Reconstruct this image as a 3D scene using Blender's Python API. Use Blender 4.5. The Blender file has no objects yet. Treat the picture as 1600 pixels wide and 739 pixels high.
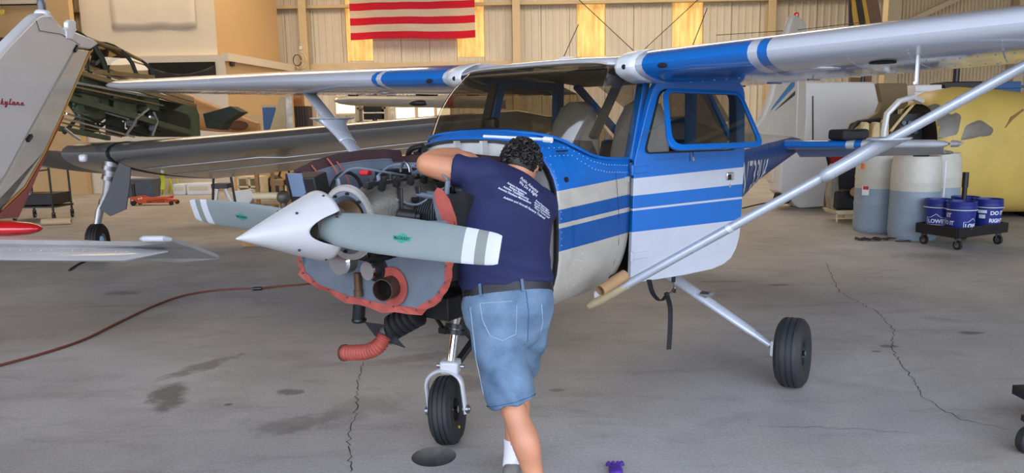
import bpy, bmesh, math, random
from mathutils import Vector, Matrix, Euler
from mathutils.bvhtree import BVHTree
PI = math.pi
R = math.radians
random.seed(7)
SC = bpy.context.scene
COL = SC.collection

# ---------------------------------------------------------------- camera
CAM_Z = 1.67014
PITCH, ROLL, FPX = R(-8.688), R(-0.9824), 1121.21
_fw = Vector((0, math.cos(PITCH), math.sin(PITCH)))
_r = _fw.cross(Vector((0, 0, 1))).normalized()
_u = _r.cross(_fw)
_r2 = _r * math.cos(ROLL) + _u * math.sin(ROLL)
_u2 = -_r * math.sin(ROLL) + _u * math.cos(ROLL)
cam = bpy.data.cameras.new('camera')
camo = bpy.data.objects.new('camera', cam)
COL.objects.link(camo)
m = Matrix((( _r2.x, _u2.x, -_fw.x, 0), (_r2.y, _u2.y, -_fw.y, 0), (_r2.z, _u2.z, -_fw.z, CAM_Z), (0, 0, 0, 1)))
camo.matrix_world = m
cam.sensor_width = 36.0
cam.lens = FPX / 1600 * 36
cam.clip_end = 200
SC.camera = camo
def at(px, py, Y):
    d = _fw + _r2 * ((px - 800) / FPX) - _u2 * ((py - 369.5) / FPX)
    return Vector((0, 0, CAM_Z)) + d * (Y / d.y)
def atz(px, py, z=0.0):
    d = _fw + _r2 * ((px - 800) / FPX) - _u2 * ((py - 369.5) / FPX)
    return Vector((0, 0, CAM_Z)) + d * ((z - CAM_Z) / d.z)
def atplane(px, py, p0, n):
    d = _fw + _r2 * ((px - 800) / FPX) - _u2 * ((py - 369.5) / FPX)
    o = Vector((0, 0, CAM_Z))
    return o + d * ((Vector(p0) - o).dot(n) / d.dot(n))

# ---------------------------------------------------------------- world, lights, exposure
w = bpy.data.worlds.new('world'); SC.world = w; w.use_nodes = True
nt = w.node_tree; nt.nodes.clear()
_o = nt.nodes.new('ShaderNodeOutputWorld'); _b = nt.nodes.new('ShaderNodeBackground')
_tc = nt.nodes.new('ShaderNodeTexCoord'); _sp = nt.nodes.new('ShaderNodeSeparateXYZ')
_rp = nt.nodes.new('ShaderNodeValToRGB')
_rp.color_ramp.elements[0].position = 0.0; _rp.color_ramp.elements[0].color = (.13, .125, .12, 1)
_rp.color_ramp.elements[1].position = 1.0; _rp.color_ramp.elements[1].color = (.42, .60, 1.0, 1)
e = _rp.color_ramp.elements.new(.02); e.color = (.9, .93, 1.0, 1)
nt.links.new(_tc.outputs['Generated'], _sp.inputs[0]); nt.links.new(_sp.outputs['Z'], _rp.inputs[0])
nt.links.new(_rp.outputs[0], _b.inputs[0]); nt.links.new(_b.outputs[0], _o.inputs[0])
_b.inputs[1].default_value = 4.0
def area(name, loc, rot, sx, sy, power, color):
    l = bpy.data.lights.new(name, 'AREA'); l.shape = 'RECTANGLE'; l.size = sx; l.size_y = sy
    l.energy = power; l.color = color
    o = bpy.data.objects.new(name, l); COL.objects.link(o); o.location = loc; o.rotation_euler = rot
    return o
# added warm fill lights, unseen, high under the roof to brighten the back
area('back_fill_light', (-8, 20, 8.0), (0, 0, 0), 10, 4, 560, (1.0, .78, .55))
area('back_fill_light.001', (4, 20, 8.0), (0, 0, 0), 10, 4, 560, (1.0, .84, .66))
SC.view_settings.view_transform = 'Standard'
SC.view_settings.look = 'None'
SC.view_settings.gamma = 1.0
SC.view_settings.use_curve_mapping = False
SC.view_settings.exposure = 0.35

# ---------------------------------------------------------------- materials
def lin(h):
    if not isinstance(h, str): return tuple(h)
    h = h.lstrip('#'); out = []
    for i in (0, 2, 4):
        c = int(h[i:i + 2], 16) / 255
        out.append(c / 12.92 if c <= .04045 else ((c + .055) / 1.055) ** 2.4)
    return tuple(out)
def bsdf_of(m): return m.node_tree.nodes['Principled BSDF']
MATS = {}
def M(name, col, rough=.5, metal=0.0, var=.10, scale=6.0, bump=0.0, bscale=None, emit=0.0, coat=0.0, spec=.5, detail=4.0):
    """procedural surface: two-tone noise colour, noise roughness, optional noise relief"""
    if name in MATS: return MATS[name]
    m = bpy.data.materials.new(name); m.use_nodes = True; n = m.node_tree; b = bsdf_of(m)
    c = lin(col)
    tc = n.nodes.new('ShaderNodeTexCoord'); no = n.nodes.new('ShaderNodeTexNoise')
    no.inputs['Scale'].default_value = scale; no.inputs['Detail'].default_value = detail
    n.links.new(tc.outputs['Object'], no.inputs['Vector'])
    rp = n.nodes.new('ShaderNodeValToRGB')
    rp.color_ramp.elements[0].position = .3; rp.color_ramp.elements[1].position = .7
    rp.color_ramp.elements[0].color = tuple(x * (1 - var) for x in c) + (1,)
    rp.color_ramp.elements[1].color = tuple(min(1, x * (1 + var)) for x in c) + (1,)
    n.links.new(no.outputs[0], rp.inputs[0]); n.links.new(rp.outputs[0], b.inputs['Base Color'])
    mr = n.nodes.new('ShaderNodeMapRange'); mr.inputs[3].default_value = max(.02, rough - .07); mr.inputs[4].default_value = min(1, rough + .07)
    n.links.new(no.outputs[0], mr.inputs[0]); n.links.new(mr.outputs[0], b.inputs['Roughness'])
    b.inputs['Metallic'].default_value = metal; b.inputs['Specular IOR Level'].default_value = spec
    if coat: b.inputs['Coat Weight'].default_value = coat; b.inputs['Coat Roughness'].default_value = .08
    if bump:
        n2 = n.nodes.new('ShaderNodeTexNoise'); n2.inputs['Scale'].default_value = bscale or scale * 8; n2.inputs['Detail'].default_value = 3
        n.links.new(tc.outputs['Object'], n2.inputs['Vector'])
        bp = n.nodes.new('ShaderNodeBump'); bp.inputs['Strength'].default_value = bump; bp.inputs['Distance'].default_value = .01
        n.links.new(n2.outputs[0], bp.inputs['Height']); n.links.new(bp.outputs[0], b.inputs['Normal'])
    if emit:
        n.links.new(rp.outputs[0], b.inputs['Emission Color']); b.inputs['Emission Strength'].default_value = emit
    MATS[name] = m
    return m
def math_node(n, op, a, b=None, c=None):
    k = n.nodes.new('ShaderNodeMath'); k.operation = op
    for i, v in enumerate((a, b, c)):
        if v is None: continue
        if isinstance(v, (int, float)): k.inputs[i].default_value = v
        else: n.links.new(v, k.inputs[i])
    return k.outputs[0]
def band_mat(name, stops, fn, rough=.3, metal=0.0, lo=0.0, hi=1.0, coat=0.0, dirt=.08, dirt_scale=9, offset=(0, 0, 0), bump=0.0, objcoord=None):
    """flat bands of paint: stops = [(value, colour), ...] along the scalar fn(node_tree, x, y, z)"""
    m = bpy.data.materials.new(name); m.use_nodes = True; n = m.node_tree; b = bsdf_of(m)
    tc = n.nodes.new('ShaderNodeTexCoord'); ad = n.nodes.new('ShaderNodeVectorMath'); ad.operation = 'ADD'
    ad.inputs[1].default_value = offset; n.links.new(tc.outputs['Object'], ad.inputs[0])
    sp = n.nodes.new('ShaderNodeSeparateXYZ'); n.links.new(ad.outputs[0], sp.inputs[0])
    t = fn(n, sp.outputs[0], sp.outputs[1], sp.outputs[2])
    mr = n.nodes.new('ShaderNodeMapRange'); mr.inputs[1].default_value = lo; mr.inputs[2].default_value = hi
    n.links.new(t, mr.inputs[0])
    rp = n.nodes.new('ShaderNodeValToRGB'); rp.color_ramp.interpolation = 'CONSTANT'
    els = rp.color_ramp.elements
    while len(els) > 1: els.remove(els[-1])
    for i, (v, c) in enumerate(stops):
        p = min(1, max(0, (v - lo) / (hi - lo)))
        el = els[0] if i == 0 else els.new(p)
        el.position = p; el.color = lin(c) + (1,)
    n.links.new(mr.outputs[0], rp.inputs[0])
    no = n.nodes.new('ShaderNodeTexNoise'); no.inputs['Scale'].default_value = dirt_scale; no.inputs['Detail'].default_value = 6
    n.links.new(tc.outputs['Object'], no.inputs['Vector'])
    m2 = n.nodes.new('ShaderNodeMapRange'); m2.inputs[1].default_value = .3; m2.inputs[2].default_value = .75
    m2.inputs[3].default_value = 1.0; m2.inputs[4].default_value = 1 - 2 * dirt; n.links.new(no.outputs[0], m2.inputs[0])
    mx = n.nodes.new('ShaderNodeMix'); mx.data_type = 'RGBA'; mx.blend_type = 'MULTIPLY'; mx.inputs[0].default_value = 1
    n.links.new(rp.outputs[0], mx.inputs[6]); n.links.new(m2.outputs[0], mx.inputs[7])
    n.links.new(mx.outputs[2], b.inputs['Base Color'])
    m3 = n.nodes.new('ShaderNodeMapRange'); m3.inputs[3].default_value = max(.03, rough - .06); m3.inputs[4].default_value = rough + .1
    n.links.new(no.outputs[0], m3.inputs[0]); n.links.new(m3.outputs[0], b.inputs['Roughness'])
    b.inputs['Metallic'].default_value = metal
    if coat: b.inputs['Coat Weight'].default_value = coat; b.inputs['Coat Roughness'].default_value = .1
    MATS[name] = m
    return m
def glass_mat(name, tint, gloss=.06, rough=.03):
    m = bpy.data.materials.new(name); m.use_nodes = True; n = m.node_tree; n.nodes.clear()
    o = n.nodes.new('ShaderNodeOutputMaterial'); t = n.nodes.new('ShaderNodeBsdfTransparent'); g = n.nodes.new('ShaderNodeBsdfGlossy')
    t.inputs[0].default_value = lin(tint) + (1,); g.inputs['Roughness'].default_value = rough
    lw = n.nodes.new('ShaderNodeLayerWeight'); lw.inputs[0].default_value = .35
    ma = n.nodes.new('ShaderNodeMapRange'); ma.inputs[3].default_value = gloss; ma.inputs[4].default_value = .28
    n.links.new(lw.outputs['Facing'], ma.inputs[0])
    p = n.nodes.new('ShaderNodeMath'); p.operation = 'POWER'; p.inputs[1].default_value = 1.5
    n.links.new(ma.outputs[0], p.inputs[0])
    mx = n.nodes.new('ShaderNodeMixShader'); n.links.new(ma.outputs[0], mx.inputs[0])
    n.links.new(t.outputs[0], mx.inputs[1]); n.links.new(g.outputs[0], mx.inputs[2]); n.links.new(mx.outputs[0], o.inputs[0])
    MATS[name] = m
    return m

# ---------------------------------------------------------------- mesh builder
def V(*a): return Vector(a[0] if len(a) == 1 else a)
def frame_of(d):
    d = V(d).normalized(); a = Vector((0, 0, 1)) if abs(d.z) < .9 else Vector((1, 0, 0))
    u = a.cross(d).normalized(); return u, d.cross(u).normalized(), d
class G:
    def __init__(s): s.v = []; s.f = []
    def add(s, vs, fs):
        k = len(s.v); s.v += [Vector(q) for q in vs]; s.f += [tuple(i + k for i in f) for f in fs]; return s
    def box(s, c, size, rot=None):
        x, y, z = (q / 2 for q in size); c = V(c)
        vs = [V(a, b, d) for a in (-x, x) for b in (-y, y) for d in (-z, z)]
        if rot is not None:
            mt = rot if isinstance(rot, Matrix) else Euler(rot).to_matrix()
            vs = [mt @ q for q in vs]
        return s.add([q + c for q in vs], [(0, 1, 3, 2), (4, 6, 7, 5), (0, 4, 5, 1), (2, 3, 7, 6), (0, 2, 6, 4), (1, 5, 7, 3)])
    def bar(s, a, b, w, h=None, up=(0, 0, 1)):
        a, b = V(a), V(b); d = (b - a).normalized(); up = V(up)
        if abs(d.dot(up)) > .98: up = V(1, 0, 0)
        u = up.cross(d).normalized(); n = d.cross(u); h = h or w; w, h = w / 2, h / 2
        vs = [p + u * i * w + n * j * h for p in (a, b) for (i, j) in ((-1, -1), (1, -1), (1, 1), (-1, 1))]
        return s.add(vs, [(3, 2, 1, 0), (4, 5, 6, 7), (0, 1, 5, 4), (1, 2, 6, 5), (2, 3, 7, 6), (3, 0, 4, 7)])
    def loft(s, rings, closed=True, cap=True, wrap=False):
        n = len(rings[0]); k = len(s.v); s.v += [Vector(q) for r in rings for q in r]
        m = len(rings); e = n if closed else n - 1
        for i in range(m if wrap else m - 1):
            for j in range(e):
                a = k + i * n + j; b = k + i * n + (j + 1) % n; c = k + ((i + 1) % m) * n + (j + 1) % n; d = k + ((i + 1) % m) * n + j
                s.f.append((a, b, c, d))
        if cap and closed and not wrap:
            s.f.append(tuple(k + j for j in reversed(range(n)))); s.f.append(tuple(k + (m - 1) * n + j for j in range(n)))
        return s
    def tube(s, path, r, n=8, cap=True, sq=1.0):
        path = [V(p) for p in path]; m = len(path); rr = r if isinstance(r, (list, tuple)) else [r] * m
        rings = []; u = None
        for i, p in enumerate(path):
            t = (path[min(i + 1, m - 1)] - path[max(i - 1, 0)]).normalized()
            if u is None: u, vv, _ = frame_of(t)
            else:
                u = (u - t * u.dot(t)).normalized(); vv = t.cross(u)
            rings.append([p + (u * math.cos(a) + vv * math.sin(a) * sq) * rr[i] for a in (2 * PI * k / n for k in range(n))])
        return s.loft(rings, True, cap)
    def cyl(s, a, b, r, n=16, r2=None): return s.tube([a, b], [r, r if r2 is None else r2], n)
    def lathe(s, prof, o, ax=(0, 0, 1), n=24, cap=True):
        u, v, d = frame_of(ax); o = V(o)
        return s.loft([[o + d * t + (u * math.cos(a) + v * math.sin(a)) * max(r, 1e-5) for a in (2 * PI * k / n for k in range(n))] for r, t in prof], True, cap)
    def prism(s, poly, th):
        """poly: 3D points of a planar outline; th: extrusion vector"""
        th = V(th); poly = [V(p) for p in poly]; n = len(poly); k = len(s.v)
        s.v += poly + [p + th for p in poly]
        s.f.append(tuple(k + i for i in reversed(range(n)))); s.f.append(tuple(k + n + i for i in range(n)))
        for i in range(n): s.f.append((k + i, k + (i + 1) % n, k + n + (i + 1) % n, k + n + i))
        return s
    def ring(s, outer, inner, th):
        """frame between two outlines of the same point count, extruded by th"""
        th = V(th); o = [V(p) for p in outer]; i_ = [V(p) for p in inner]
        return s.loft([o, i_, [p + th for p in i_], [p + th for p in o]], True, False, True)
    def ball(s, c, rad, nu=16, nv=10, rot=None):
        rx, ry, rz = rad if isinstance(rad, (tuple, list)) else (rad,) * 3; c = V(c); rings = []
        mt = (rot if isinstance(rot, Matrix) else Euler(rot).to_matrix()) if rot is not None else Matrix.Identity(3)
        for i in range(nv + 1):
            a = -PI / 2 + PI * i / nv; ca = max(math.cos(a), 1e-4)
            rings.append([c + mt @ V(rx * ca * math.cos(t), ry * ca * math.sin(t), rz * math.sin(a)) for t in (2 * PI * k / nu for k in range(nu))])
        return s.loft(rings, True, True)
    def mesh(s, name, org=None, smooth=35):
        me = bpy.data.meshes.new(name)
        vs = s.v if org is None else [q - org for q in s.v]
        me.from_pydata([tuple(q) for q in vs], [], s.f); me.validate(clean_customdata=False)
        bm = bmesh.new(); bm.from_mesh(me)
        bmesh.ops.remove_doubles(bm, verts=bm.verts, dist=1e-5)
        bmesh.ops.recalc_face_normals(bm, faces=bm.faces); bm.to_mesh(me); bm.free()
        if smooth:
            me.polygons.foreach_set('use_smooth', [True] * len(me.polygons)); me.set_sharp_from_angle(angle=R(smooth))
        return me
ORG = {}
def root_loc(o):
    while o is not None and o.name not in ORG: o = o.parent
    return ORG[o.name] if o is not None else None
def put(g, name, mat, parent=None, smooth=35, bevel=0, solid=0, subsurf=0, label=None, seg=2):
    """one mesh object; a child part of `parent` if given"""
    org = root_loc(parent) if parent is not None else None
    if parent is None:
        lo = [min(q[i] for q in g.v) for i in range(3)]; hi = [max(q[i] for q in g.v) for i in range(3)]
        org = V((lo[0] + hi[0]) / 2, (lo[1] + hi[1]) / 2, lo[2])
    me = g.mesh(name, org, smooth)
    o = bpy.data.objects.new(name, me); COL.objects.link(o)
    me.materials.append(MATS[mat] if isinstance(mat, str) else mat)
    if parent is not None: o.parent = parent
    else: o.location = org; ORG[o.name] = org
    if solid: md = o.modifiers.new('s', 'SOLIDIFY'); md.thickness = solid; md.offset = 0
    if bevel: md = o.modifiers.new('b', 'BEVEL'); md.width = bevel; md.segments = seg; md.limit_method = 'ANGLE'; md.angle_limit = R(40)
    if subsurf: md = o.modifiers.new('u', 'SUBSURF'); md.levels = subsurf; md.render_levels = subsurf
    if label: o['label'] = label
    return o
def tag(o, label, cat, group=None):
    o['label'] = label; o['category'] = cat
    if group: o['group'] = group
    return o
def thing(name, label, cat, loc=(0, 0, 0), rotz=0.0, group=None, local=False):
    o = bpy.data.objects.new(name, None); COL.objects.link(o); o.location = loc; o.rotation_euler = (0, 0, rotz); o.empty_display_size = .1
    ORG[o.name] = V(0, 0, 0) if local else V(loc)
    return tag(o, label, cat, group)
def struct(o): o['kind'] = 'structure'; return o
def dup(o, loc=None, rotz=None, label=None, parent=None):
    c = o.copy(); COL.objects.link(c)
    if parent is not None: c.parent = parent
    if loc is not None: c.location = loc
    if rotz is not None: c.rotation_euler = (0, 0, rotz)
    if label: c['label'] = label
    for ch in [k for k in o.children]: dup(ch, parent=c)
    return c
def rquad(pts, r, n=5):
    """round the corners of a polygon (3D points): returns points"""
    out = []; pts = [V(p) for p in pts]; m = len(pts); rs = r if isinstance(r, (list, tuple)) else [r] * m
    for i in range(m):
        a, b, c = pts[i - 1], pts[i], pts[(i + 1) % m]; ri = rs[i]
        d1 = (a - b).normalized(); d2 = (c - b).normalized()
        p1 = b + d1 * ri; p2 = b + d2 * ri
        for k in range(n + 1):
            t = k / n; out.append(p1 * (1 - t) ** 2 + b * 2 * t * (1 - t) + p2 * t * t)
    return out
TMP = bpy.data.scenes.new('workshop')                        # scratch scene, removed at the end
def evaluated_mesh(o):
    """mesh of an object with its modifiers, evaluated apart from the big scene"""
    TMP.collection.objects.link(o); vl = TMP.view_layers[0]; vl.update(); dg = vl.depsgraph
    me = bpy.data.meshes.new_from_object(o.evaluated_get(dg))
    TMP.collection.objects.unlink(o); return me
def text_geo(body, size, bold=0.0, shear=0.0, align='LEFT'):
    """flat text outline as (verts2d, faces)"""
    cu = bpy.data.curves.new('t', 'FONT'); cu.body = body; cu.size = size; cu.offset = bold; cu.shear = shear; cu.align_x = align; cu.resolution_u = 3
    o = bpy.data.objects.new('t', cu); me = evaluated_mesh(o)
    vs = [tuple(q.co) for q in me.vertices]; fs = [tuple(p.vertices) for p in me.polygons]
    bpy.data.objects.remove(o); bpy.data.curves.remove(cu); bpy.data.meshes.remove(me)
    return vs, fs
def spline(pts, n=8):
    """Catmull-Rom through the points"""
    pts = [V(p) for p in pts]; out = []
    for i in range(len(pts) - 1):
        p0 = pts[max(i - 1, 0)]; p1 = pts[i]; p2 = pts[i + 1]; p3 = pts[min(i + 2, len(pts) - 1)]
        for k in range(n):
            t = k / n
            out.append(.5 * ((2 * p1) + (p2 - p0) * t + (2 * p0 - 5 * p1 + 4 * p2 - p3) * t * t + (3 * p1 - p0 - 3 * p2 + p3) * t ** 3))
    return out + [pts[-1]]
def lerp(a, b, t): return a + (b - a) * t
def interp(tab, x):
    """piecewise-linear table of rows [x, a, b, ...]"""
    if x <= tab[0][0]: return tab[0][1:]
    for r0, r1 in zip(tab, tab[1:]):
        if x <= r1[0]:
            t = (x - r0[0]) / (r1[0] - r0[0]); return [lerp(a, b, t) for a, b in zip(r0[1:], r1[1:])]
    return tab[-1][1:]
# ================================================================ setting
M('wall_sheet', '#cfc6b4', .55, 0, .05, 1.2)
M('wall_frame', '#c9b48f', .55, 0, .06, 2)
M('office_white', '#d8cdb8', .7, 0, .03, 1.0)
M('office_beige', '#c8a87a', .7, 0, .04, .8)
M('roof_sheet', '#8d8475', .6, 0, .08, 1)
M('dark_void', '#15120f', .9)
M('black_paint', '#111214', .4)
M('black_rubber', '#17171a', .65, 0, .12, 20)
M('steel', '#8c8f93', .32, .9, .08, 14)
M('dark_steel', '#3d3f42', .4, .8, .1, 14)
M('white_paint', '#dfe2e6', .3, 0, .03, 4)
M('cream_plastic', '#d9c9a4', .5)
M('wood', '#9a7446', .6, 0, .2, 5)

def floor_mat():
    m = bpy.data.materials.new('concrete'); m.use_nodes = True; n = m.node_tree; b = bsdf_of(m); MATS['concrete'] = m
    tc = n.nodes.new('ShaderNodeTexCoord')
    def noise(sc, det=6, rough=.6, vec=None, dist=0.0):
        k = n.nodes.new('ShaderNodeTexNoise'); k.inputs['Scale'].default_value = sc; k.inputs['Detail'].default_value = det; k.inputs['Roughness'].default_value = rough
        k.inputs['Distortion'].default_value = dist
        n.links.new(vec or tc.outputs['Object'], k.inputs['Vector']); return k.outputs[0]
    def ramp(fac, p0, c0, p1, c1):
        r = n.nodes.new('ShaderNodeValToRGB'); r.color_ramp.elements[0].position = p0; r.color_ramp.elements[1].position = p1
        r.color_ramp.elements[0].color = lin(c0) + (1,); r.color_ramp.elements[1].color = lin(c1) + (1,); n.links.new(fac, r.inputs[0]); return r.outputs[0]
    def mix(fac, a, c, mode='MIX'):
        k = n.nodes.new('ShaderNodeMix'); k.data_type = 'RGBA'; k.blend_type = mode
        if isinstance(fac, float): k.inputs[0].default_value = fac
        else: n.links.new(fac, k.inputs[0])
        n.links.new(a, k.inputs[6])
        if isinstance(c, str): k.inputs[7].default_value = lin(c) + (1,)
        else: n.links.new(c, k.inputs[7])
        return k.outputs[2]
    base = ramp(noise(.55, 8, .62), .33, '#a39f9b', .68, '#c2beb8')
    mp = n.nodes.new('ShaderNodeMapping'); mp.inputs['Scale'].default_value = (.8, 2.2, 1); mp.inputs['Rotation'].default_value = (0, 0, .35)
    n.links.new(tc.outputs['Object'], mp.inputs[0])
    smear = ramp(noise(1.6, 9, .68, mp.outputs[0], .6), .50, '#000000', .80, '#ffffff')
    base = mix(math_node(n, 'MULTIPLY', smear, .68), base, '#79736a')
    warm = ramp(noise(.35, 5, .6), .5, '#000000', .75, '#ffffff')
    base = mix(math_node(n, 'MULTIPLY', warm, .45), base, '#aa9a80')
    pale = ramp(noise(1.1, 8, .7, None, .4), .56, '#000000', .74, '#ffffff')
    base = mix(math_node(n, 'MULTIPLY', pale, .45), base, '#cfcdca')
    grain = ramp(noise(60, 4, .7), .3, '#d8d8d8', .7, '#ffffff')
    base = mix(1.0, base, grain, 'MULTIPLY')
    # oil stains: centre, radii, turn, strength
    wob = noise(5, 5, .7)
    sp = n.nodes.new('ShaderNodeSeparateXYZ'); gp = n.nodes.new('ShaderNodeNewGeometry'); n.links.new(gp.outputs['Position'], sp.inputs[0])
    for px, py, rx, ry, rot, st in STAINS:
        c = atz(px, py); ca, sa = math.cos(rot), math.sin(rot)
        dx = math_node(n, 'SUBTRACT', sp.outputs[0], c.x); dy = math_node(n, 'SUBTRACT', sp.outputs[1], c.y)
        u = math_node(n, 'DIVIDE', math_node(n, 'ADD', math_node(n, 'MULTIPLY', dx, ca), math_node(n, 'MULTIPLY', dy, sa)), rx)
        v = math_node(n, 'DIVIDE', math_node(n, 'SUBTRACT', math_node(n, 'MULTIPLY', dy, ca), math_node(n, 'MULTIPLY', dx, sa)), ry)
        d = math_node(n, 'ADD', math_node(n, 'POWER', u, 2.0), math_node(n, 'POWER', v, 2.0))
        d = math_node(n, 'ADD', d, math_node(n, 'MULTIPLY', math_node(n, 'SUBTRACT', wob, .5), 4.0))
        mr = n.nodes.new('ShaderNodeMapRange'); mr.inputs[1].default_value = 1.1; mr.inputs[2].default_value = .3; mr.inputs[3].default_value = 0; mr.inputs[4].default_value = st
        n.links.new(d, mr.inputs[0])
        base = mix(mr.outputs[0], base, '#4d4a45')
    n.links.new(base, b.inputs['Base Color'])
    rr = n.nodes.new('ShaderNodeMapRange'); rr.inputs[3].default_value = .42; rr.inputs[4].default_value = .72
    n.links.new(noise(2.5, 5), rr.inputs[0]); n.links.new(rr.outputs[0], b.inputs['Roughness'])
    bp = n.nodes.new('ShaderNodeBump'); bp.inputs['Strength'].default_value = .12; bp.inputs['Distance'].default_value = .01
    n.links.new(noise(35, 6, .7), bp.inputs['Height']); n.links.new(bp.outputs[0], b.inputs['Normal'])
STAINS = [(262, 620, .13, .30, .3, .75), (310, 575, .10, .34, -.6, .6), (455, 612, .09, .06, 0, .7), (357, 632, .03, .02, 0, .8),
          (190, 458, .22, .10, 0, .45), (470, 660, .30, .12, .5, .35), (720, 600, .25, .18, 0, .45), (640, 560, .3, .1, .4, .35),
          (1218, 445, .12, .05, 0, .7), (1515, 520, .11, .05, 0, .65), (1388, 541, .07, .04, 0, .6), (1368, 549, .05, .03, 0, .6),
          (870, 610, .05, .03, 0, .5), (1450, 400, .5, .3, 0, .3), (1125, 440, .3, .06, 0, .35), (560, 640, .4, .2, .6, .3)]
floor_mat()

BW = 25.0            # back wall depth
XL, XR, ZR, YF = -20.0, 19.0, 8.4, -3.0
hole = atz(678, 713); HR = .115
def build_floor():
    g = G(); n = 32
    circ = [V(hole.x + HR * math.cos(2 * PI * k / n), hole.y + HR * math.sin(2 * PI * k / n), 0) for k in range(n)]
    sq = []
    for k in range(n):
        a = 2 * PI * k / n; c, s_ = math.cos(a), math.sin(a); q = 1 / max(abs(c), abs(s_)); sq.append(V(hole.x + c * q, hole.y + s_ * q, 0))
    g.loft([circ, sq], True, False)
    x0, x1, y0, y1 = hole.x - 1, hole.x + 1, hole.y - 1, hole.y + 1
    for a, b, c, d in ((XL, XR, YF - 1.5, y0), (XL, XR, y1, BW + .6), (XL, x0, y0, y1), (x1, XR, y0, y1)):
        g.add([(a, c, 0), (b, c, 0), (b, d, 0), (a, d, 0)], [(0, 1, 2, 3)])
    fl = struct(put(g, 'floor', 'concrete', smooth=0))
    g = G(); low = [V(p.x, p.y, -.16) for p in circ]
    g.loft([circ, low], True, False); g.f.append(tuple(range(n, 2 * n)))
    me = put(g, 'drain_hole', M('hole_concrete', '#5d5a55', .9, 0, .3, 12, .4), fl, smooth=0)
    # cracks: thin irregular ribbons on the slab
    def crack(pix, wd, seed):
        rnd = random.Random(seed); pts = [atz(*p) for p in pix]; fine = []
        for a, b in zip(pts, pts[1:]):
            m_ = max(3, int((b - a).length / .035))
            for k in range(m_):
                q = a.lerp(b, k / m_); fine.append(q + V(rnd.uniform(-.014, .014), rnd.uniform(-.014, .014), 0))
        fine.append(pts[-1]); g = G(); L = []
        for i, p in enumerate(fine):
            t = (fine[min(i + 1, len(fine) - 1)] - fine[max(i - 1, 0)]).normalized(); s_ = V(-t.y, t.x, 0)
            h = wd * rnd.uniform(.4, 1.2) * (.35 if i in (0, len(fine) - 1) else 1)
            L.append([p + s_ * h + V(0, 0, .0012), p - s_ * h + V(0, 0, .0012)])
        g.loft(L, False, False); put(g, 'floor_crack', M('crack_dark', '#4a4741', .95), fl, smooth=0)
    crack([(549, 739), (545, 690), (556, 640), (560, 595), (566, 565)], .004, 1)
    crack([(1290, 410), (1310, 455), (1370, 487), (1397, 515), (1393, 545), (1425, 590), (1440, 620), (1500, 655), (1580, 672)], .0035, 2)
    crack([(1180, 666), (1290, 668), (1420, 676)], .0016, 3)
    return fl
floor_o = build_floor()

# ---- roof and side walls (seen only in reflections)
struct(put(G().box((-.5, (BW + YF) / 2, ZR + .1), (XR - XL + 1, BW - YF + 1, .2)), 'ceiling', 'roof_sheet', smooth=0))
struct(put(G().box((XR + .1, (BW + YF) / 2 + 0, ZR / 2), (.2, BW - YF, ZR)), 'wall_right', 'wall_sheet', smooth=0))
struct(put(G().box((XL - .1, (BW + YF) / 2, ZR / 2), (.2, BW - YF, ZR)), 'wall_left', 'office_beige', smooth=0))
# header above the open hangar door behind the camera
struct(put(G().box((-.5, YF, ZR - .4), (XR - XL, .2, .8)), 'trim_1', 'wall_frame', smooth=0))

# ---- back wall of ribbed sheets, translucent strips between them
TR = []
for xa, xb, yb in ((543, 584, 95), (715, 758, 89), (902, 946, 88), (1050, 1098, 82)):
    a, b = at(xa, yb, BW), at(xb, yb, BW); TR.append((a.x, b.x, (a.z + b.z) / 2))
wall = struct(put(G().box((-.5, BW + .35, ZR / 2), (XR - XL, .1, ZR)), 'wall_back', 'wall_sheet', smooth=0))
def sheet_mesh(wd, z0, z1):
    g = G(); prof = []
    k = max(2, int(round(wd / .24)))
    for i in range(k):
        x = i * wd / k; q = wd / k
        prof += [(x, 0), (x + q * .60, 0), (x + q * .70, -.022), (x + q * .90, -.022)]
    prof.append((wd, 0))
    g.loft([[V(x, y, z0) for x, y in prof], [V(x, y, z1) for x, y in prof]], False, False)
    return g
def lit_panel_mat():
    m = bpy.data.materials.new('translucent_panel'); m.use_nodes = True; n = m.node_tree; b = bsdf_of(m); MATS['translucent_panel'] = m
    tc = n.nodes.new('ShaderNodeTexCoord'); mp = n.nodes.new('ShaderNodeMapping'); mp.inputs['Scale'].default_value = (5, 1, .9)
    n.links.new(tc.outputs['Object'], mp.inputs[0])
    no = n.nodes.new('ShaderNodeTexNoise'); no.inputs['Scale'].default_value = 1.3; no.inputs['Detail'].default_value = 5; n.links.new(mp.outputs[0], no.inputs['Vector'])
    rp = n.nodes.new('ShaderNodeValToRGB'); rp.color_ramp.elements[0].position = .32; rp.color_ramp.elements[1].position = .68
    rp.color_ramp.elements[0].color = lin('#c07c2c') + (1,); rp.color_ramp.elements[1].color = lin('#f2cf7a') + (1,)
    n.links.new(no.outputs[0], rp.inputs[0]); b.inputs['Base Color'].default_value = lin('#b39a66') + (1,)
    n.links.new(rp.outputs[0], b.inputs['Emission Color']); b.inputs['Emission Strength'].default_value = .8
lit_panel_mat()
x = XL; k = 0
cuts = sorted(TR)
spans = []
while x < XR - .05:
    nxt = min([c[0] for c in cuts if c[0] > x + .01] + [XR])
    wd = min(.96, nxt - x)
    spans.append((x, x + wd, 0, ZR, False)); x += wd
    for c in cuts:
        if abs(c[0] - x) < .005:
            spans.append((c[0], c[1], 0, c[2], False)); spans.append((c[0], c[1], c[2], ZR, True)); x = c[1]
cache = {}
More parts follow.
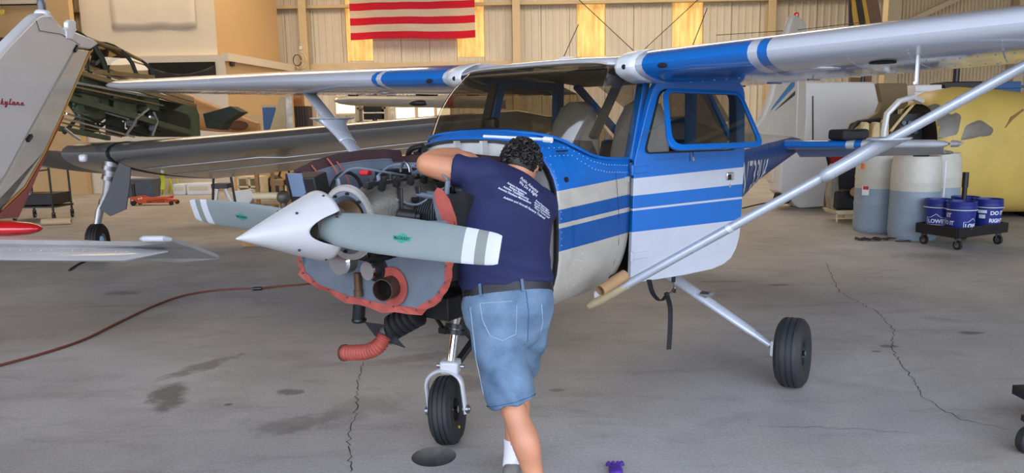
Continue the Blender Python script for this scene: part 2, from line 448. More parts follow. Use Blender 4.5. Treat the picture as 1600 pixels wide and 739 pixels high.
for a, b, z0, z1, lit in spans:
    key = (round(b - a, 3), round(z0, 3), round(z1, 3), lit)
    if key not in cache:
        me = sheet_mesh(b - a - .012, z0, z1 - .01).mesh('panel', None, 0); me.materials.append(MATS['translucent_panel' if lit else 'wall_sheet']); cache[key] = me
    o = bpy.data.objects.new('translucent_panel' if lit else 'wall_panel', cache[key]); COL.objects.link(o)
    o.parent = wall; o.location = V(a, BW + (.03 if lit else 0), 0) - wall.location
# girts, columns and cross-bracing cables on the back wall
for i, (p, dz) in enumerate((((600, 103), .20), ((600, 9), .10), ((600, 240), .15))):
    z = at(p[0], p[1], BW - .1).z
    struct(put(G().box((-.5, BW - .11, z), (XR - XL - .1, .14, dz)).box((-.5, BW - .15, z - dz / 2), (XR - XL - .1, .22, .02)), 'trim_%d' % (i + 2), 'wall_frame', smooth=0))
for i, px in enumerate((476, 807, 1203, 1560)):
    c = at(px, 60, BW - .25)
    g = G().box((c.x, BW - .08, ZR / 2), (.26, .03, ZR)).box((c.x, BW - .38, ZR / 2), (.26, .03, ZR)).box((c.x, BW - .23, ZR / 2), (.03, .3, ZR))
    struct(put(g, 'trim_%d' % (i + 5), 'wall_frame', smooth=0))
for i, (a, b) in enumerate((((905, 0), (997, 86)), ((1090, 0), (997, 86)), ((1203, 55), (1330, 45)))):
    a, b = at(*a, BW - .3), at(*b, BW - .3); d = (a - b).normalized()
    struct(put(G().cyl(b, a + d * 2.5 if i < 2 else a, .014, 6), 'trim_%d' % (i + 9), 'dark_steel'))
# daylight windows low in the back wall, behind the parked wings
for i, (xa, xb, ya, yb) in enumerate(((617, 650, 167, 186), (652, 680, 167, 185), (523, 560, 152, 178), (682, 705, 168, 184))):
    a, b = at(xa, ya, BW - .06), at(xb, yb, BW - .06); c = (a + b) / 2; wx, wz = b.x - a.x, a.z - b.z
    pane = M('day_pane', '#fff6e2', .4, 0, .06, 2, emit=1.0)
    wn = struct(put(G().box((c.x, BW - .05, c.z), (wx, .02, wz)), 'window_%d' % (i + 1), pane, smooth=0))
    o = [V(a.x - .03, BW - .09, a.z + .03), V(b.x + .03, BW - .09, a.z + .03), V(b.x + .03, BW - .09, b.z - .03), V(a.x - .03, BW - .09, b.z - .03)]
    q = [V(a.x + .03, BW - .09, a.z - .03), V(b.x - .03, BW - .09, a.z - .03), V(b.x - .03, BW - .09, b.z + .03), V(a.x + .03, BW - .09, b.z + .03)]
    put(G().ring(o, q, (0, .06, 0)), 'window_frame', 'wall_frame', wn, 0)

# ---- office block on the left
OD = 20.6
c1, c0, c2 = at(338, 60, OD), at(129, 60, OD), None
zc = at(345, 87, OD).z                                       # cornice height
# right face recedes to the back wall along the cornice line
p_far = at(455, 101, 24.9)
g = G().box(((c0.x + c1.x) / 2, OD + .1, (zc + ZR) / 2), (c1.x - c0.x, .2, ZR - zc))
struct(put(g, 'wall_office', 'office_white', smooth=0))
fa = at(435, 60, 24.2)
g = G().add([(c1.x, OD + .02, zc), (fa.x, 24.2, zc), (fa.x, 24.2, ZR), (c1.x, OD + .02, ZR), (c1.x - .3, OD + .3, zc), (fa.x - .3, 24.4, zc), (fa.x - .3, 24.4, ZR), (c1.x - .3, OD + .3, ZR)],
            [(0, 1, 2, 3), (7, 6, 5, 4), (1, 5, 6, 2), (0, 3, 7, 4), (0, 4, 5, 1), (3, 2, 6, 7)])
struct(put(g, 'wall_office_side', 'office_beige', smooth=0))
g = G().box(((XL + c0.x) / 2, OD - .4, ZR / 2), (c0.x - XL, .2, ZR))
struct(put(g, 'wall_office_corner', 'office_beige', smooth=0))
# lower storey, standing a little proud, with its cornice
l0, l1 = at(225, 110, OD - .25), at(352, 110, OD - .25)
struct(put(G().box(((l0.x - 3 + l1.x) / 2, OD - .1, zc / 2), (l1.x - l0.x + 3, .3, zc)), 'wall_lower', 'office_white', smooth=0))
f2 = at(455, 101, 24.4)
g = G().add([(l1.x, OD - .2, 0), (f2.x, 24.4, 0), (f2.x, 24.4, zc), (l1.x, OD - .2, zc), (l1.x - .4, OD + .1, 0), (f2.x - .4, 24.6, 0), (f2.x - .4, 24.6, zc), (l1.x - .4, OD + .1, zc)],
            [(0, 1, 2, 3), (7, 6, 5, 4), (1, 5, 6, 2), (0, 3, 7, 4), (0, 4, 5, 1), (3, 2, 6, 7)])
struct(put(g, 'wall_lower_side', 'office_beige', smooth=0))
g = G().bar((l1.x + .03, OD - .25, zc - .06), (f2.x + .03, 24.4, zc - .06), .16, .22)
struct(put(g, 'trim_12', 'office_white', smooth=0))
# door in the receding lower face
def face_pt(px, py):
    a = V(l1.x, OD - .2, 0); b = V(f2.x, 24.4, 0); n = (b - a).cross(V(0, 0, 1)).normalized()
    return atplane(px, py, a + n * .02, n)
da, db = face_pt(374, 150), face_pt(410, 150)
n_ = (db - da).cross(V(0, 0, 1)).normalized(); n_ = n_ if n_.y < 0 else -n_
dr = struct(put(G().prism([V(da.x, da.y, .02), V(db.x, db.y, .02), V(db.x, db.y, 2.15), V(da.x, da.y, 2.15)], n_ * .04), 'door_1', M('door_paint', '#b9a58a', .5, 0, .04), smooth=0))
put(G().ball((lerp(da.x, db.x, .85) + n_.x * .07, lerp(da.y, db.y, .85) + n_.y * .07, 1.0), .035), 'door_knob', 'steel', dr)
# ================================================================ blue and white high-wing airplane (local frame: X to the nose, Y to its left, Z up, firewall at X = 0)
BLUE, BLUE2, PWHITE, CREAM = '#0d66b8', '#0c5299', '#bcc1ca', '#b9b3a7'
def zpaint(n, x, y, z):
    k = math_node(n, 'ADD', 1.0, math_node(n, 'MULTIPLY', math_node(n, 'MAXIMUM', math_node(n, 'MULTIPLY', x, -1.0), 0.0), .10))
    return math_node(n, 'ADD', math_node(n, 'DIVIDE', math_node(n, 'SUBTRACT', z, 1.03), k), 1.03)
SIDE_STOPS = [(0, CREAM), (1.035, BLUE2), (1.156, CREAM), (1.172, BLUE2), (1.245, CREAM), (1.34, BLUE)]
band_mat('fuselage_paint', SIDE_STOPS, zpaint, .38, lo=0, hi=3, dirt=.10)
DOOR_STOPS = [(0, PWHITE), (1.035, BLUE), (1.150, PWHITE), (1.166, BLUE), (1.232, PWHITE), (1.325, BLUE)]
HX, HY = -.765, .552
band_mat('door_paint_stripes', DOOR_STOPS, zpaint, .3, lo=0, hi=3, dirt=.04, offset=(HX, HY, 0))
band_mat('tail_paint', [(0, CREAM), (.2, '#123a72'), (.78, CREAM)], lambda n, x, y, z: math_node(n, 'ADD', math_node(n, 'MULTIPLY', math_node(n, 'ADD', z, math_node(n, 'MULTIPLY', math_node(n, 'ADD', x, 3.0), .02)), .55), 0.0), .35, lo=0, hi=1.4)
absy = lambda n, x, y, z: math_node(n, 'ABSOLUTE', y)
band_mat('wing_paint', [(0, PWHITE), (.665, PWHITE), (.70, BLUE), (1.262, PWHITE), (1.30, BLUE), (1.352, PWHITE), (5.45, BLUE)], absy, .22, metal=.0, lo=0, hi=6, dirt=.015, dirt_scale=2.5, coat=.8)
band_mat('stab_paint', [(0, BLUE), (.78, PWHITE), (.86, BLUE), (.93, PWHITE)], absy, .3, lo=0, hi=3, coat=.4)
M('silver_paint', '#bcc3cd', .28, .15, .04, 5, coat=.5)
M('white_alloy', '#d6dade', .3, .1, .04, 6)
M('grey_baffle', '#77828e', .45, .35, .12, 9)
M('firewall_steel', '#b9bab8', .4, .25, .15, 7)
M('red_seal', '#a94f44', .65, 0, .22, 14, .15)
M('maroon_rubber', '#3a2326', .7, 0, .2, 10)
M('engine_alloy', '#67635c', .5, .5, .25, 12, .2)
M('engine_dark', '#2b2b2c', .5, .4, .25, 12, .2)
M('fin_alloy', '#5d6165', .45, .75, .15, 20)
M('chrome', '#d8d8d8', .12, 1.0, .02)
M('brass', '#5f4630', .5, .5, .25, 10)
M('exhaust', '#5a4a40', .5, .8, .2, 12)
M('blade_paint', '#939c9b', .42, .1, .04, 5)
M('tire_rubber', '#232528', .62, 0, .12, 30, .05)
M('dark_interior', '#2c2926', .8)
M('seat_fabric', '#b3b5b8', .8, 0, .06, 8)
M('headliner', '#b0a891', .8)
glass_mat('windshield_glass', '#cfc8bb', .08, .07)
glass_mat('side_glass', '#d8d4c6', .05, .03)
plane = thing('light_airplane', 'blue and white high-wing airplane with engine uncowled and cabin door open', 'airplane', (-.203, 3.870, 0), R(-125.5612), local=True)

# ---- fuselage shell
def sec(X, wd, zb, zt, n=3.2, a0=-90, a1=270, N=40, pts=None):
    zc, h = (zb + zt) / 2, (zt - zb) / 2; out = []
    for k in range(N + 1):
        a = R(lerp(a0, a1, k / N)); c, s_ = math.cos(a), math.sin(a)
        out.append(V(X, wd * math.copysign(abs(c) ** (2 / n), c), zc + h * math.copysign(abs(s_) ** (2 / n), s_)))
    return out
BODY = [[-6.75, .05, 1.30, 1.46], [-6.2, .10, 1.24, 1.50], [-4.5, .25, 1.03, 1.57], [-3.2, .41, .79, 1.66], [-2.6, .50, .68, 1.80], [-1.75, .548, .635, 2.02],
        [-1.2, .552, .635, 2.05], [-.78, .55, .64, 2.0], [-.3, .54, .65, 1.75], [-.08, .535, .66, 1.645], [0, .53, .67, 1.605]]
def body_at(X): return interp(BODY, X)
def cut_angle(X, zs, n=3.2):
    wd, zb, zt = body_at(X); zc, h = (zb + zt) / 2, (zt - zb) / 2; q = (zs - zc) / h
    q = max(-1, min(1, q)); s_ = math.copysign(abs(q) ** (n / 2), q); return math.degrees(math.asin(s_))
def shell(stations, sill, name, mat, N=44):
    g = G(); rings = []
    for X in stations:
        wd, zb, zt = body_at(X); zs = sill(X); a = 90 if zs >= zt else cut_angle(X, zs)
        rings.append(sec(X, wd, zb, zt, 3.2, -180 - a, a, N))
    g.loft(rings, False, False); return put(g, name, mat, plane, 40, solid=.006)
sill = lambda X: interp([[-.80, 1.475], [-.72, 1.475], [-.5, 1.49], [-.36, 1.515], [-.25, 1.565], [-.16, 1.62], [-.1, 1.7]], X)[0]
boot = shell([0, -.04, -.085, -.12, -.16, -.2, -.25, -.31, -.38, -.46, -.56, -.66, -.72, HX], sill, 'boot_cowl', 'fuselage_paint')
# belly and right cabin side behind the hinge line; the left doorway is open
def cabin_side():
    g = G(); rings = []
    for X in (HX - .004, -1.0, -1.3, -1.6, -1.72):
        wd, zb, zt = body_at(X); a = cut_angle(X, 1.47); al = cut_angle(X, .735)
        rings.append(sec(X, wd, zb, zt, 3.2, -180 - a, al, 44))
    g.loft(rings, False, False); put(g, 'cabin_side', 'fuselage_paint', plane, 40, solid=.006)
    g = G(); rings = []
    for X in (-1.72, -1.9, -2.2, -2.5, -2.62, -2.75, -2.9, -3.0):
        wd, zb, zt = body_at(X); zs = interp([[-3.0, 2], [-2.9, 1.75], [-2.75, 1.60], [-2.62, 1.50], [-2.4, 1.47], [-1.7, 1.47]], X)[0]
        a = 90 if zs >= zt else cut_angle(X, zs); rings.append(sec(X, wd, zb, zt, 3.2, -180 - a, a, 44))
    g.loft(rings, False, False); put(g, 'rear_cabin', 'tail_paint', plane, 40, solid=.006)
    g = G(); g.loft([sec(X, *body_at(X), 2.6, -90, 270, 44)[:-1] for X in (-3.0, -3.2, -3.8, -4.5, -5.4, -6.2, -6.6, -6.75)], True, True)
    put(g, 'tail_cone', 'tail_paint', plane, 40)
    g = G()                                                  # roof over the cabin, between the wings
    rings = []
    for X, z in ((-.59, 2.02), (-.75, 2.06), (-1.1, 2.10), (-1.7, 2.09), (-2.15, 2.04)):
        rings.append([V(X, y, z - .02 * abs(y / .56) ** 3) for y in (-.58, -.45, -.25, 0, .25, .45, .58)])
    g.loft(rings, False, False); put(g, 'cabin_roof', 'wing_paint', plane, 40, solid=.012)
    put(G().loft([[V(-.62, y, 1.99), V(-1.3, y, 2.03), V(-2.1, y, 1.98)] for y in (-.53, 0, .53)], False, False), 'headliner', 'headliner', plane, 40, solid=.012)
cabin_side()
# door posts, sills and frames
def post(a, b, w1, w2, name='door_post', mat='fuselage_paint'): put(G().bar(a, b, w1, w2, up=(0, 1, 0)), name, mat, plane, 0, bevel=.006)
for s in (1, -1):
    post((-.80, s * .535, 1.46), (-.985, s * .535, 1.95), .075, .05)
    post((-1.72, s * .538, .72 if s > 0 else 1.4), (-1.73, s * .53, 2.0), .10, .05)
    post((-.84, s * .55, 1.965), (-1.76, s * .55, 1.965), .06, .05, 'door_header')
    post((-1.95, s * .50, 1.98), (-2.70, s * .47, 1.55), .05, .05, 'rear_window_post')
    post((-1.76, s * .54, 1.45), (-2.62, s * .49, 1.46), .05, .04, 'window_sill')
    q = [V(-1.78, s * .53, 1.49), V(-1.78, s * .53, 1.93), V(-1.98, s * .515, 1.93), V(-2.62, s * .49, 1.52)]
    put(G().prism(rquad(q, .05), (0, .004 * s, 0)), 'rear_side_window', 'side_glass', plane, 0)
q = [V(-2.13, -.46, 2.02), V(-2.13, .46, 2.02), V(-2.95, .40, 1.68), V(-2.95, -.40, 1.68)]
put(G().prism(rquad(q, .08), (0, 0, .005)), 'rear_window', 'side_glass', plane, 0)
# right cabin door window
q = [V(-.87, -.55, 1.49), V(-1.0, -.55, 1.93), V(-1.66, -.55, 1.93), V(-1.68, -.55, 1.49)]
put(G().prism(rquad(q, .06), (0, .004, 0)), 'side_window', 'side_glass', plane, 0)

# ---- windshield: ruled sheet wrapped from the deck to the wing roots
def windshield():
    base, top = [], []
    half_b = spline([(-.095, 0, 1.648), (-.095, .20, 1.644), (-.11, .36, 1.628), (-.16, .455, 1.60), (-.25, .51, 1.552), (-.38, .532, 1.508), (-.56, .541, 1.486), (-.775, .543, 1.478)], 6)
    half_t = spline([(-.555, 0, 2.025), (-.555, .20, 2.025), (-.56, .38, 2.02), (-.58, .475, 2.01), (-.64, .525, 1.99), (-.74, .538, 1.965), (-.85, .542, 1.95), (-.965, .543, 1.94)], 6)
    def mir(h): return [V(p.x, -p.y, p.z) for p in reversed(h[1:])] + h
    b, t = mir(half_b), mir(half_t); rings = []
    for k in range(9):
        f = k / 8; bul = .035 * math.sin(PI * f)
        rings.append([p.lerp(q, f) + V(bul * .8, bul * .5 * (1 if p.y > 0 else -1) * (abs(p.y) > .3), bul * .6) for p, q in zip(b, t)])
    put(G().loft(rings, False, False), 'windshield', 'windshield_glass', plane, 60)
    put(G().tube(b, .008, 6), 'windshield_seal', 'fuselage_paint', plane)
    put(G().tube(t, .007, 6), 'windshield_trim', 'firewall_steel', plane)
    for s in (1, -1):
        put(G().bar((-.79, s * .553, 1.475), (-.975, s * .553, 1.95), .04, .012, up=(0, 1, 0)), 'windshield_retainer', 'firewall_steel', plane, 0)
windshield()
def body_y(X, z, n=3.2):
    hw, zb, zt = body_at(X); zc, h = (zb + zt) / 2, (zt - zb) / 2; q = min(.995, abs((z - zc) / h)); return hw * (1 - q ** n) ** (1 / n)
def skin_details():
    g = G()
    def rv(X, z): g.ball((X, body_y(X, z) + .0035, z), (.0028, .0022, .0028), 6, 4)
    for k in range(24):
        X = -.06 - k * .029; rv(X, min(sill(X) - .035, 1.56)); rv(X, min(sill(X) - .075, 1.52))
    for k in range(22): rv(-.03, .80 + k * .034)
    for k in range(9): rv(-.10 - k * .02, 1.00 - k * .006)
    for X in (-.16, -.24):
        for k in range(5): rv(X, .82 + k * .045)
    o = put(g, 'rivet_rows', 'silver_paint', boot); o['kind'] = 'stuff'
    pts = [V(-.60 + .05 * (z - 1.37) * 3, 0, z) for z in (1.42, 1.3, 1.15, 1.0, .88, .80)]
    put(G().tube([V(p.x + (.0 if p.z > 1 else .10 * (1 - p.z)), body_y(p.x, p.z) + .003, p.z) for p in pts], .0022, 5), 'panel_seam', 'dark_steel', boot)
    put(G().lathe([(0, 0), (.014, 0), (.014, .012), (0, .012)], (-.10, body_y(-.10, 1.40), 1.40), (0, 1, 0), 12), 'vent_plug', 'dark_steel', boot)
    put(G().box((-.72, .556, 1.36), (.05, .006, .03)), 'hinge_cover', 'firewall_steel', boot, 0)
skin_details()
# chrome strip and wiper-like tube on the deck
put(G().box((-.10, .50, 1.545), (.10, .012, .008)), 'deck_hinge', 'dark_steel', plane)

# ---- interior
def interior():
    put(G().loft([[V(-.16, -.42, 1.50), V(-.16, -.40, 1.585), V(-.16, 0, 1.625), V(-.16, .40, 1.585), V(-.16, .42, 1.50)],
                  [V(-.48, -.5, 1.50), V(-.48, -.46, 1.585), V(-.48, 0, 1.61), V(-.48, .46, 1.585), V(-.48, .5, 1.50)],
                  [V(-.50, -.5, 1.2), V(-.50, -.46, 1.2), V(-.50, 0, 1.2), V(-.50, .46, 1.2), V(-.50, .5, 1.2)]], False, False), 'instrument_panel', 'dark_interior', plane, 30)
    g = G().box((-.30, -.10, 1.68), (.07, .085, .09)); cp = put(g, 'compass', 'black_paint', plane, bevel=.015)
    put(G().box((-.262, -.10, 1.68), (.004, .06, .05)), 'compass_face', 'side_glass', cp, 0)
    put(G().box((-1.2, 0, .78), (1.0, 1.0, .02)), 'cabin_floor', 'dark_interior', plane, 0)
    for s in (1, -1):
        st = put(G().box((-1.22, s * .26, 1.06), (.46, .42, .14)), 'seat', 'seat_fabric', plane, bevel=.04, seg=3)
        g = G(); rings = []
        for z, wd, dx in ((1.10, .21, 0), (1.25, .22, -.03), (1.5, .215, -.08), (1.68, .19, -.11), (1.80, .13, -.13), (1.84, .05, -.135)):
            rings.append([V(-1.42 + dx + .06 * math.sin(a), s * .26 + wd * math.copysign(abs(math.cos(a)) ** .7, math.cos(a)), z) for a in (2 * PI * k / 20 for k in range(20))])
        put(g.loft(rings), 'seat_back', 'seat_fabric', plane, 50)
        put(G().box((-1.22, s * .26, .88), (.40, .34, .2)), 'seat_frame', 'dark_interior', plane, 0)
        yo = G().cyl((-.50, s * .27, 1.38), (-.68, s * .27, 1.38), .012, 8)
        pts = [V(-.68, s * .27 + .14 * math.sin(a), 1.38 + .12 * math.cos(a) * (-1)) for a in (R(q) for q in range(-120, 121, 15))]
        yo.tube(pts, .013, 8).bar((-.68, s * .27 - .12, 1.42), (-.68, s * .27 + .12, 1.42), .03, .02)
        put(yo, 'control_yoke', 'dark_interior', plane)
    put(G().box((-2.05, 0, 1.05), (.45, .95, .14)).box((-2.30, 0, 1.30), (.12, .95, .5), (0, -.2, 0)), 'rear_bench', 'dark_interior', plane, bevel=.03)
    put(G().box((-2.45, 0, 1.12), (.02, .96, .8)), 'baggage_bulkhead', 'dark_interior', plane, 0)
    for s in (1, -1):     # overhead spar braces behind the windshield
        put(G().bar((-.82, s * .46, 1.94), (-.60, s * .40, 1.60), .05, .03), 'cabin_brace', 'dark_interior', plane, 0)
    put(G().tube([(-.62, .30, 1.985), (-.62, .47, 1.985)], .014, 8).tube([(-.62, .10, 1.96), (-.62, .30, 1.985)], .006, 6), 'air_gauge', 'chrome', plane)
interior()

# ---- cabin door, swung open on its front hinges
def make_door():
    th = R(-24.0)
    d = bpy.data.objects.new('door', None)
    L = lambda x, z, y=0.0: V(x - HX, y, z)                  # closed-door frame, origin on the hinge
    low = [L(-.775, .765), L(-.80, 1.47), L(-1.715, 1.47), L(-1.70, 1.0)] + [L(*p) for p in ((-1.69, .93), (-1.665, .86), (-1.62, .80), (-1.55, .765), (-1.45, .745), (-1.2, .735), (-.9, .735), (-.80, .74))]
    g = G().prism(low, (0, -.03, 0))
    N = 6
    outer = rquad([L(-.80, 1.462), L(-.952, 1.945), L(-1.70, 1.925), L(-1.715, 1.462)], [.01, .11, .10, .01], N)
    inner = rquad([L(-.868, 1.50), L(-.985, 1.875), L(-1.62, 1.86), L(-1.64, 1.50)], [.05, .06, .06, .05], N)
    g.ring(outer, inner, (0, -.04, 0))
    me = g.mesh('door', None, 35)
    o = bpy.data.objects.new('door', me); bpy.data.objects.remove(d); COL.objects.link(o); me.materials.append(MATS['door_paint_stripes'])
    o.parent = plane; o.location = (HX, HY, 0); o.rotation_euler = (0, 0, th)
    md = o.modifiers.new('b', 'BEVEL'); md.width = .004; md.segments = 2; md.limit_method = 'ANGLE'; md.angle_limit = R(50)
    ORG[o.name] = V(0, 0, 0)
    # swing-out window hinged along the top rail
    def tilt(p):
        a = R(27); zt = 1.868; dz = zt - p.z; return V(p.x, p.y + .012 + dz * math.sin(a), zt - dz * math.cos(a))
    wo = rquad([L(-.872, 1.475), L(-.992, 1.872), L(-1.628, 1.858), L(-1.66, 1.475)], [.10, .06, .06, .07], N)
    wi = rquad([L(-.915, 1.508), L(-1.015, 1.848), L(-1.603, 1.836), L(-1.628, 1.508)], [.09, .05, .05, .06], N)
    nn = tilt(V(0, 0, 1.0)) - tilt(V(0, 0, 1.5)); nrm = V(0, nn.z, -nn.y).normalized(); nrm = nrm if nrm.y > 0 else -nrm
    put(G().ring([tilt(p) for p in wo], [tilt(p) for p in wi], nrm * .018), 'window_frame', M('frame_blue', BLUE, .3, 0, .05), o, 0, bevel=.003)
    put(G().prism([tilt(p) + nrm * .006 for p in wi], nrm * .003), 'window_pane', 'side_glass', o, 0)
    put(G().ring([p + V(0, .002, 0) for p in inner], [p.lerp(L(-1.27, 1.69), .035) + V(0, .002, 0) for p in inner], (0, -.05, 0)), 'window_gasket', 'engine_dark', o, 0)
    c = L(-1.58, 1.335); put(G().box(c + V(0, .006, 0), (.06, .014, .05)), 'handle', 'chrome', o, bevel=.006)
    put(G().box(c + V(.012, .014, -.005), (.028, .006, .034)), 'latch_recess', 'black_paint', o, 0)
    put(G().lathe([(.0, 0), (.011, 0), (.011, .006), (0, .006)], c + V(-.005, 0, -.062), (0, 1, 0), 12), 'key_lock', 'chrome', o)
    put(G().bar(L(-1.24, 1.50) + V(0, .01, 0), L(-1.24, 1.445) + V(0, .02, 0), .018, .012), 'window_latch', 'chrome', o, 0)
    put(G().bar(L(-.84, 1.60) + V(0, .01, 0), tilt(L(-.92, 1.66)), .005, .004), 'window_stay', 'dark_steel', o, 0)
    for zz in (.90, 1.41):
        put(G().cyl(L(-.772, zz - .03) + V(0, .012, 0), L(-.772, zz + .03) + V(0, .012, 0), .011, 8).box(L(-.84, zz) + V(0, .003, 0), (.13, .008, .04)), 'hinge', 'door_paint_stripes', o, bevel=.002)
    return o
door = make_door()

# ---- wings
def naca(n=22, t=.12, m=.02, p=.4):
    up, lo = [], []
    for k in range(n + 1):
        x = (1 - math.cos(PI * k / n)) / 2
        yt = 5 * t * (.2969 * math.sqrt(x) - .126 * x - .3516 * x * x + .2843 * x ** 3 - .1036 * x ** 4)
        yc = m / p ** 2 * (2 * p * x - x * x) if x < p else m / (1 - p) ** 2 * (1 - 2 * p + 2 * p * x - x * x)
        up.append((x, yc + yt)); lo.append((x, yc - yt))
    return up[::-1] + lo[1:-1]                                 # TE over the top to LE and back
AF = naca()
WZ = 1.985
def wing_ring(y, s, chord, le, z, x0=0.0, x1=1.0, inc=R(2.2), scale=1.0, prof=None):
    out = []
    for x, t in (prof or AF):
        x = min(max(x, x0), x1); px = x * chord; pz = t * chord * scale
        out.append(V(le - px * math.cos(inc) + pz * math.sin(inc) * 0, s * y, z + pz - px * math.sin(inc)))
    return out
def wing_z(y): return WZ + (y - .55) * .036
STW = [(.60, 1.63, -.585), (1.3, 1.63, -.585), (2.55, 1.63, -.585), (4.0, 1.37, -.665), (5.2, 1.16, -.735)]
def sub_prof(xa, xb):
    """closed airfoil strip between chord fractions xa and xb"""
    def yy(x):
        t = .12; yt = 5 * t * (.2969 * math.sqrt(x) - .126 * x - .3516 * x * x + .2843 * x ** 3 - .1036 * x ** 4)
        p = .4; yc = .02 / p ** 2 * (2 * p * x - x * x) if x < p else .02 / (1 - p) ** 2 * (1 - 2 * p + 2 * p * x - x * x); return yc, yt
    n = 14; xs = [xa + (xb - xa) * ((1 - math.cos(PI * k / n)) / 2 if xa == 0 else k / n) for k in range(n + 1)]
    return [(x, sum(yy(x))) for x in reversed(xs)] + [(x, yy(x)[0] - yy(x)[1]) for x in xs[(1 if xa == 0 else 0):]]
MAIN, FLAP = sub_prof(0, .74), sub_prof(.752, 1.0)
def chord_at(y): c, le = interp([list(r) for r in STW], y); return c, le
def lower_pt(s, y, fx, off=0.0):
    """point on the lower wing surface at span y, chord fraction fx"""
    c, le = chord_at(y); p = [q for q in MAIN[len(MAIN) // 2:]]; tt = interp(sorted([list(q) for q in p]), fx)[0]
    return V(le - fx * c, s * y, wing_z(y) + tt * c - fx * c * math.sin(R(2.2)) - off)
def wing(s):
    g = G(); rings = [wing_ring(y, s, c, le, wing_z(y), prof=MAIN) for y, c, le in STW]
    for y, f, sc in ((5.36, .98, .98), (5.44, .95, .90), (5.49, .90, .70), (5.51, .84, .35)):
        c, le = 1.14 * f, -.735 - .10 * (1 - f) * 2; rings.append(wing_ring(y, s, c, le, wing_z(y) + .01, prof=MAIN, scale=sc))
    w_ = put(g.loft(rings), 'wing', 'wing_paint', plane, 40)
    for nm, y0, y1 in (('flap', .64, 2.5), ('aileron', 2.53, 5.2)):
        g = G(); rings = []
        for k in range(4):
            y = lerp(y0, y1, k / 3); c, le = chord_at(y); rings.append(wing_ring(y, s, c, le, wing_z(y), prof=FLAP))
        put(g.loft(rings), nm, 'wing_paint', w_, 40)
    # corrugation beads across flap underside
    g = G()
    for k in range(18):
        y = lerp(.75, 5.0, k / 17); c, le = chord_at(y); a = wing_ring(y, s, c, le, wing_z(y), prof=FLAP)
        h = len(a) // 2; g.cyl(a[h + 2] + V(0, 0, -.002), a[-2] + V(0, 0, -.001), .006, 6)
    put(g, 'stiffening_beads', 'wing_paint', w_)
    # root cuff at the leading edge
    g = G(); rings = []
    for y, gr in ((.545, .004), (.56, .007), (.62, .007), (.665, .004)):
        c, le = chord_at(.6); pr = [(x, t) for x, t in MAIN if x < .20]
        rings.append([V(le - x * c + (gr if x < .02 else gr * .4), s * y, wing_z(y) + t * c - x * c * math.sin(R(2.2)) + (gr if t > 0.01 else -gr)) for x, t in pr])
    put(g.loft(rings, False, False), 'root_fairing', 'white_alloy', w_, 40, solid=.004)
    # rivet rows along spar and ribs
    g = G()
    for fx in (.28, .70):
        for k in range(60):
            p = lower_pt(s, .8 + k * .07, fx, .0); g.ball(p, (.006, .006, .003), 6, 4)
    for y in (1.7, 1.95, 2.3, 2.65, 3.1, 3.6):
        for k in range(24): g.ball(lower_pt(s, y, .06 + k * .027), (.005, .005, .003), 6, 4)
    r_ = put(g, 'rivet_rows', 'silver_paint', w_); r_['kind'] = 'stuff'
    for y, fx, r in ((1.55, .22, .075), (3.2, .3, .07)):
        p = lower_pt(s, y, fx); put(G().lathe([(0, .004), (r, .004), (r, -.004), (0, -.005)], p, (0, .036 * s, 1), 28), 'inspection_cover', 'wing_paint', w_)
    for y, fx, rx, ry in ((1.82, .20, .07, .06),) if s > 0 else ((1.5, .45, .11, .07), (2.35, .45, .05, .04), (1.1, .5, .05, .05)):
        p = lower_pt(s, y, fx); ring = [p + V(rx * math.cos(a), ry * math.sin(a), .0) for a in (2 * PI * k / 24 for k in range(24))]
        inner = [p + (q - p) * .85 + V(0, 0, .03) for q in ring]
        put(G().loft([[q + V(0, 0, -.006) for q in ring], inner, [q + V(0, 0, .002) for q in inner]], True, True), 'access_hole', 'dark_void', w_)
    # leading-edge openings near the root
    c, le = chord_at(.8)
    p = V(le + .002, s * .60, wing_z(.6) - .005); put(G().ball(p, (.012, .014, .014), 12, 8), 'fairing_screw_hole', 'dark_void', w_)
    p = V(le - .004, s * .82, wing_z(.82) - .018); put(G().ball(p, (.012, .028, .014), 12, 8), 'stall_vent', 'dark_void', w_)
    if s > 0:
        p = lower_pt(1, 1.98, .14); put(G().bar(p + V(0, 0, .01), p + V(0, 0, -.13), .012, .05, up=(1, 0, 0)).cyl(p + V(-.02, 0, -.125), p + V(.07, 0, -.125), .008, 8), 'pitot_mast', 'white_paint', w_, bevel=.003)
        for dx in ((2.60, .45), (3.4, .3)):
            p = lower_pt(1, *dx); put(G().tube([p + V(.025 * math.cos(a), 0, -.02 + .025 * math.sin(a)) for a in (2 * PI * k / 10 for k in range(11))], .004, 6), 'tie_down_ring', 'steel', w_)
    return w_
wl, wr = wing(1), wing(-1)

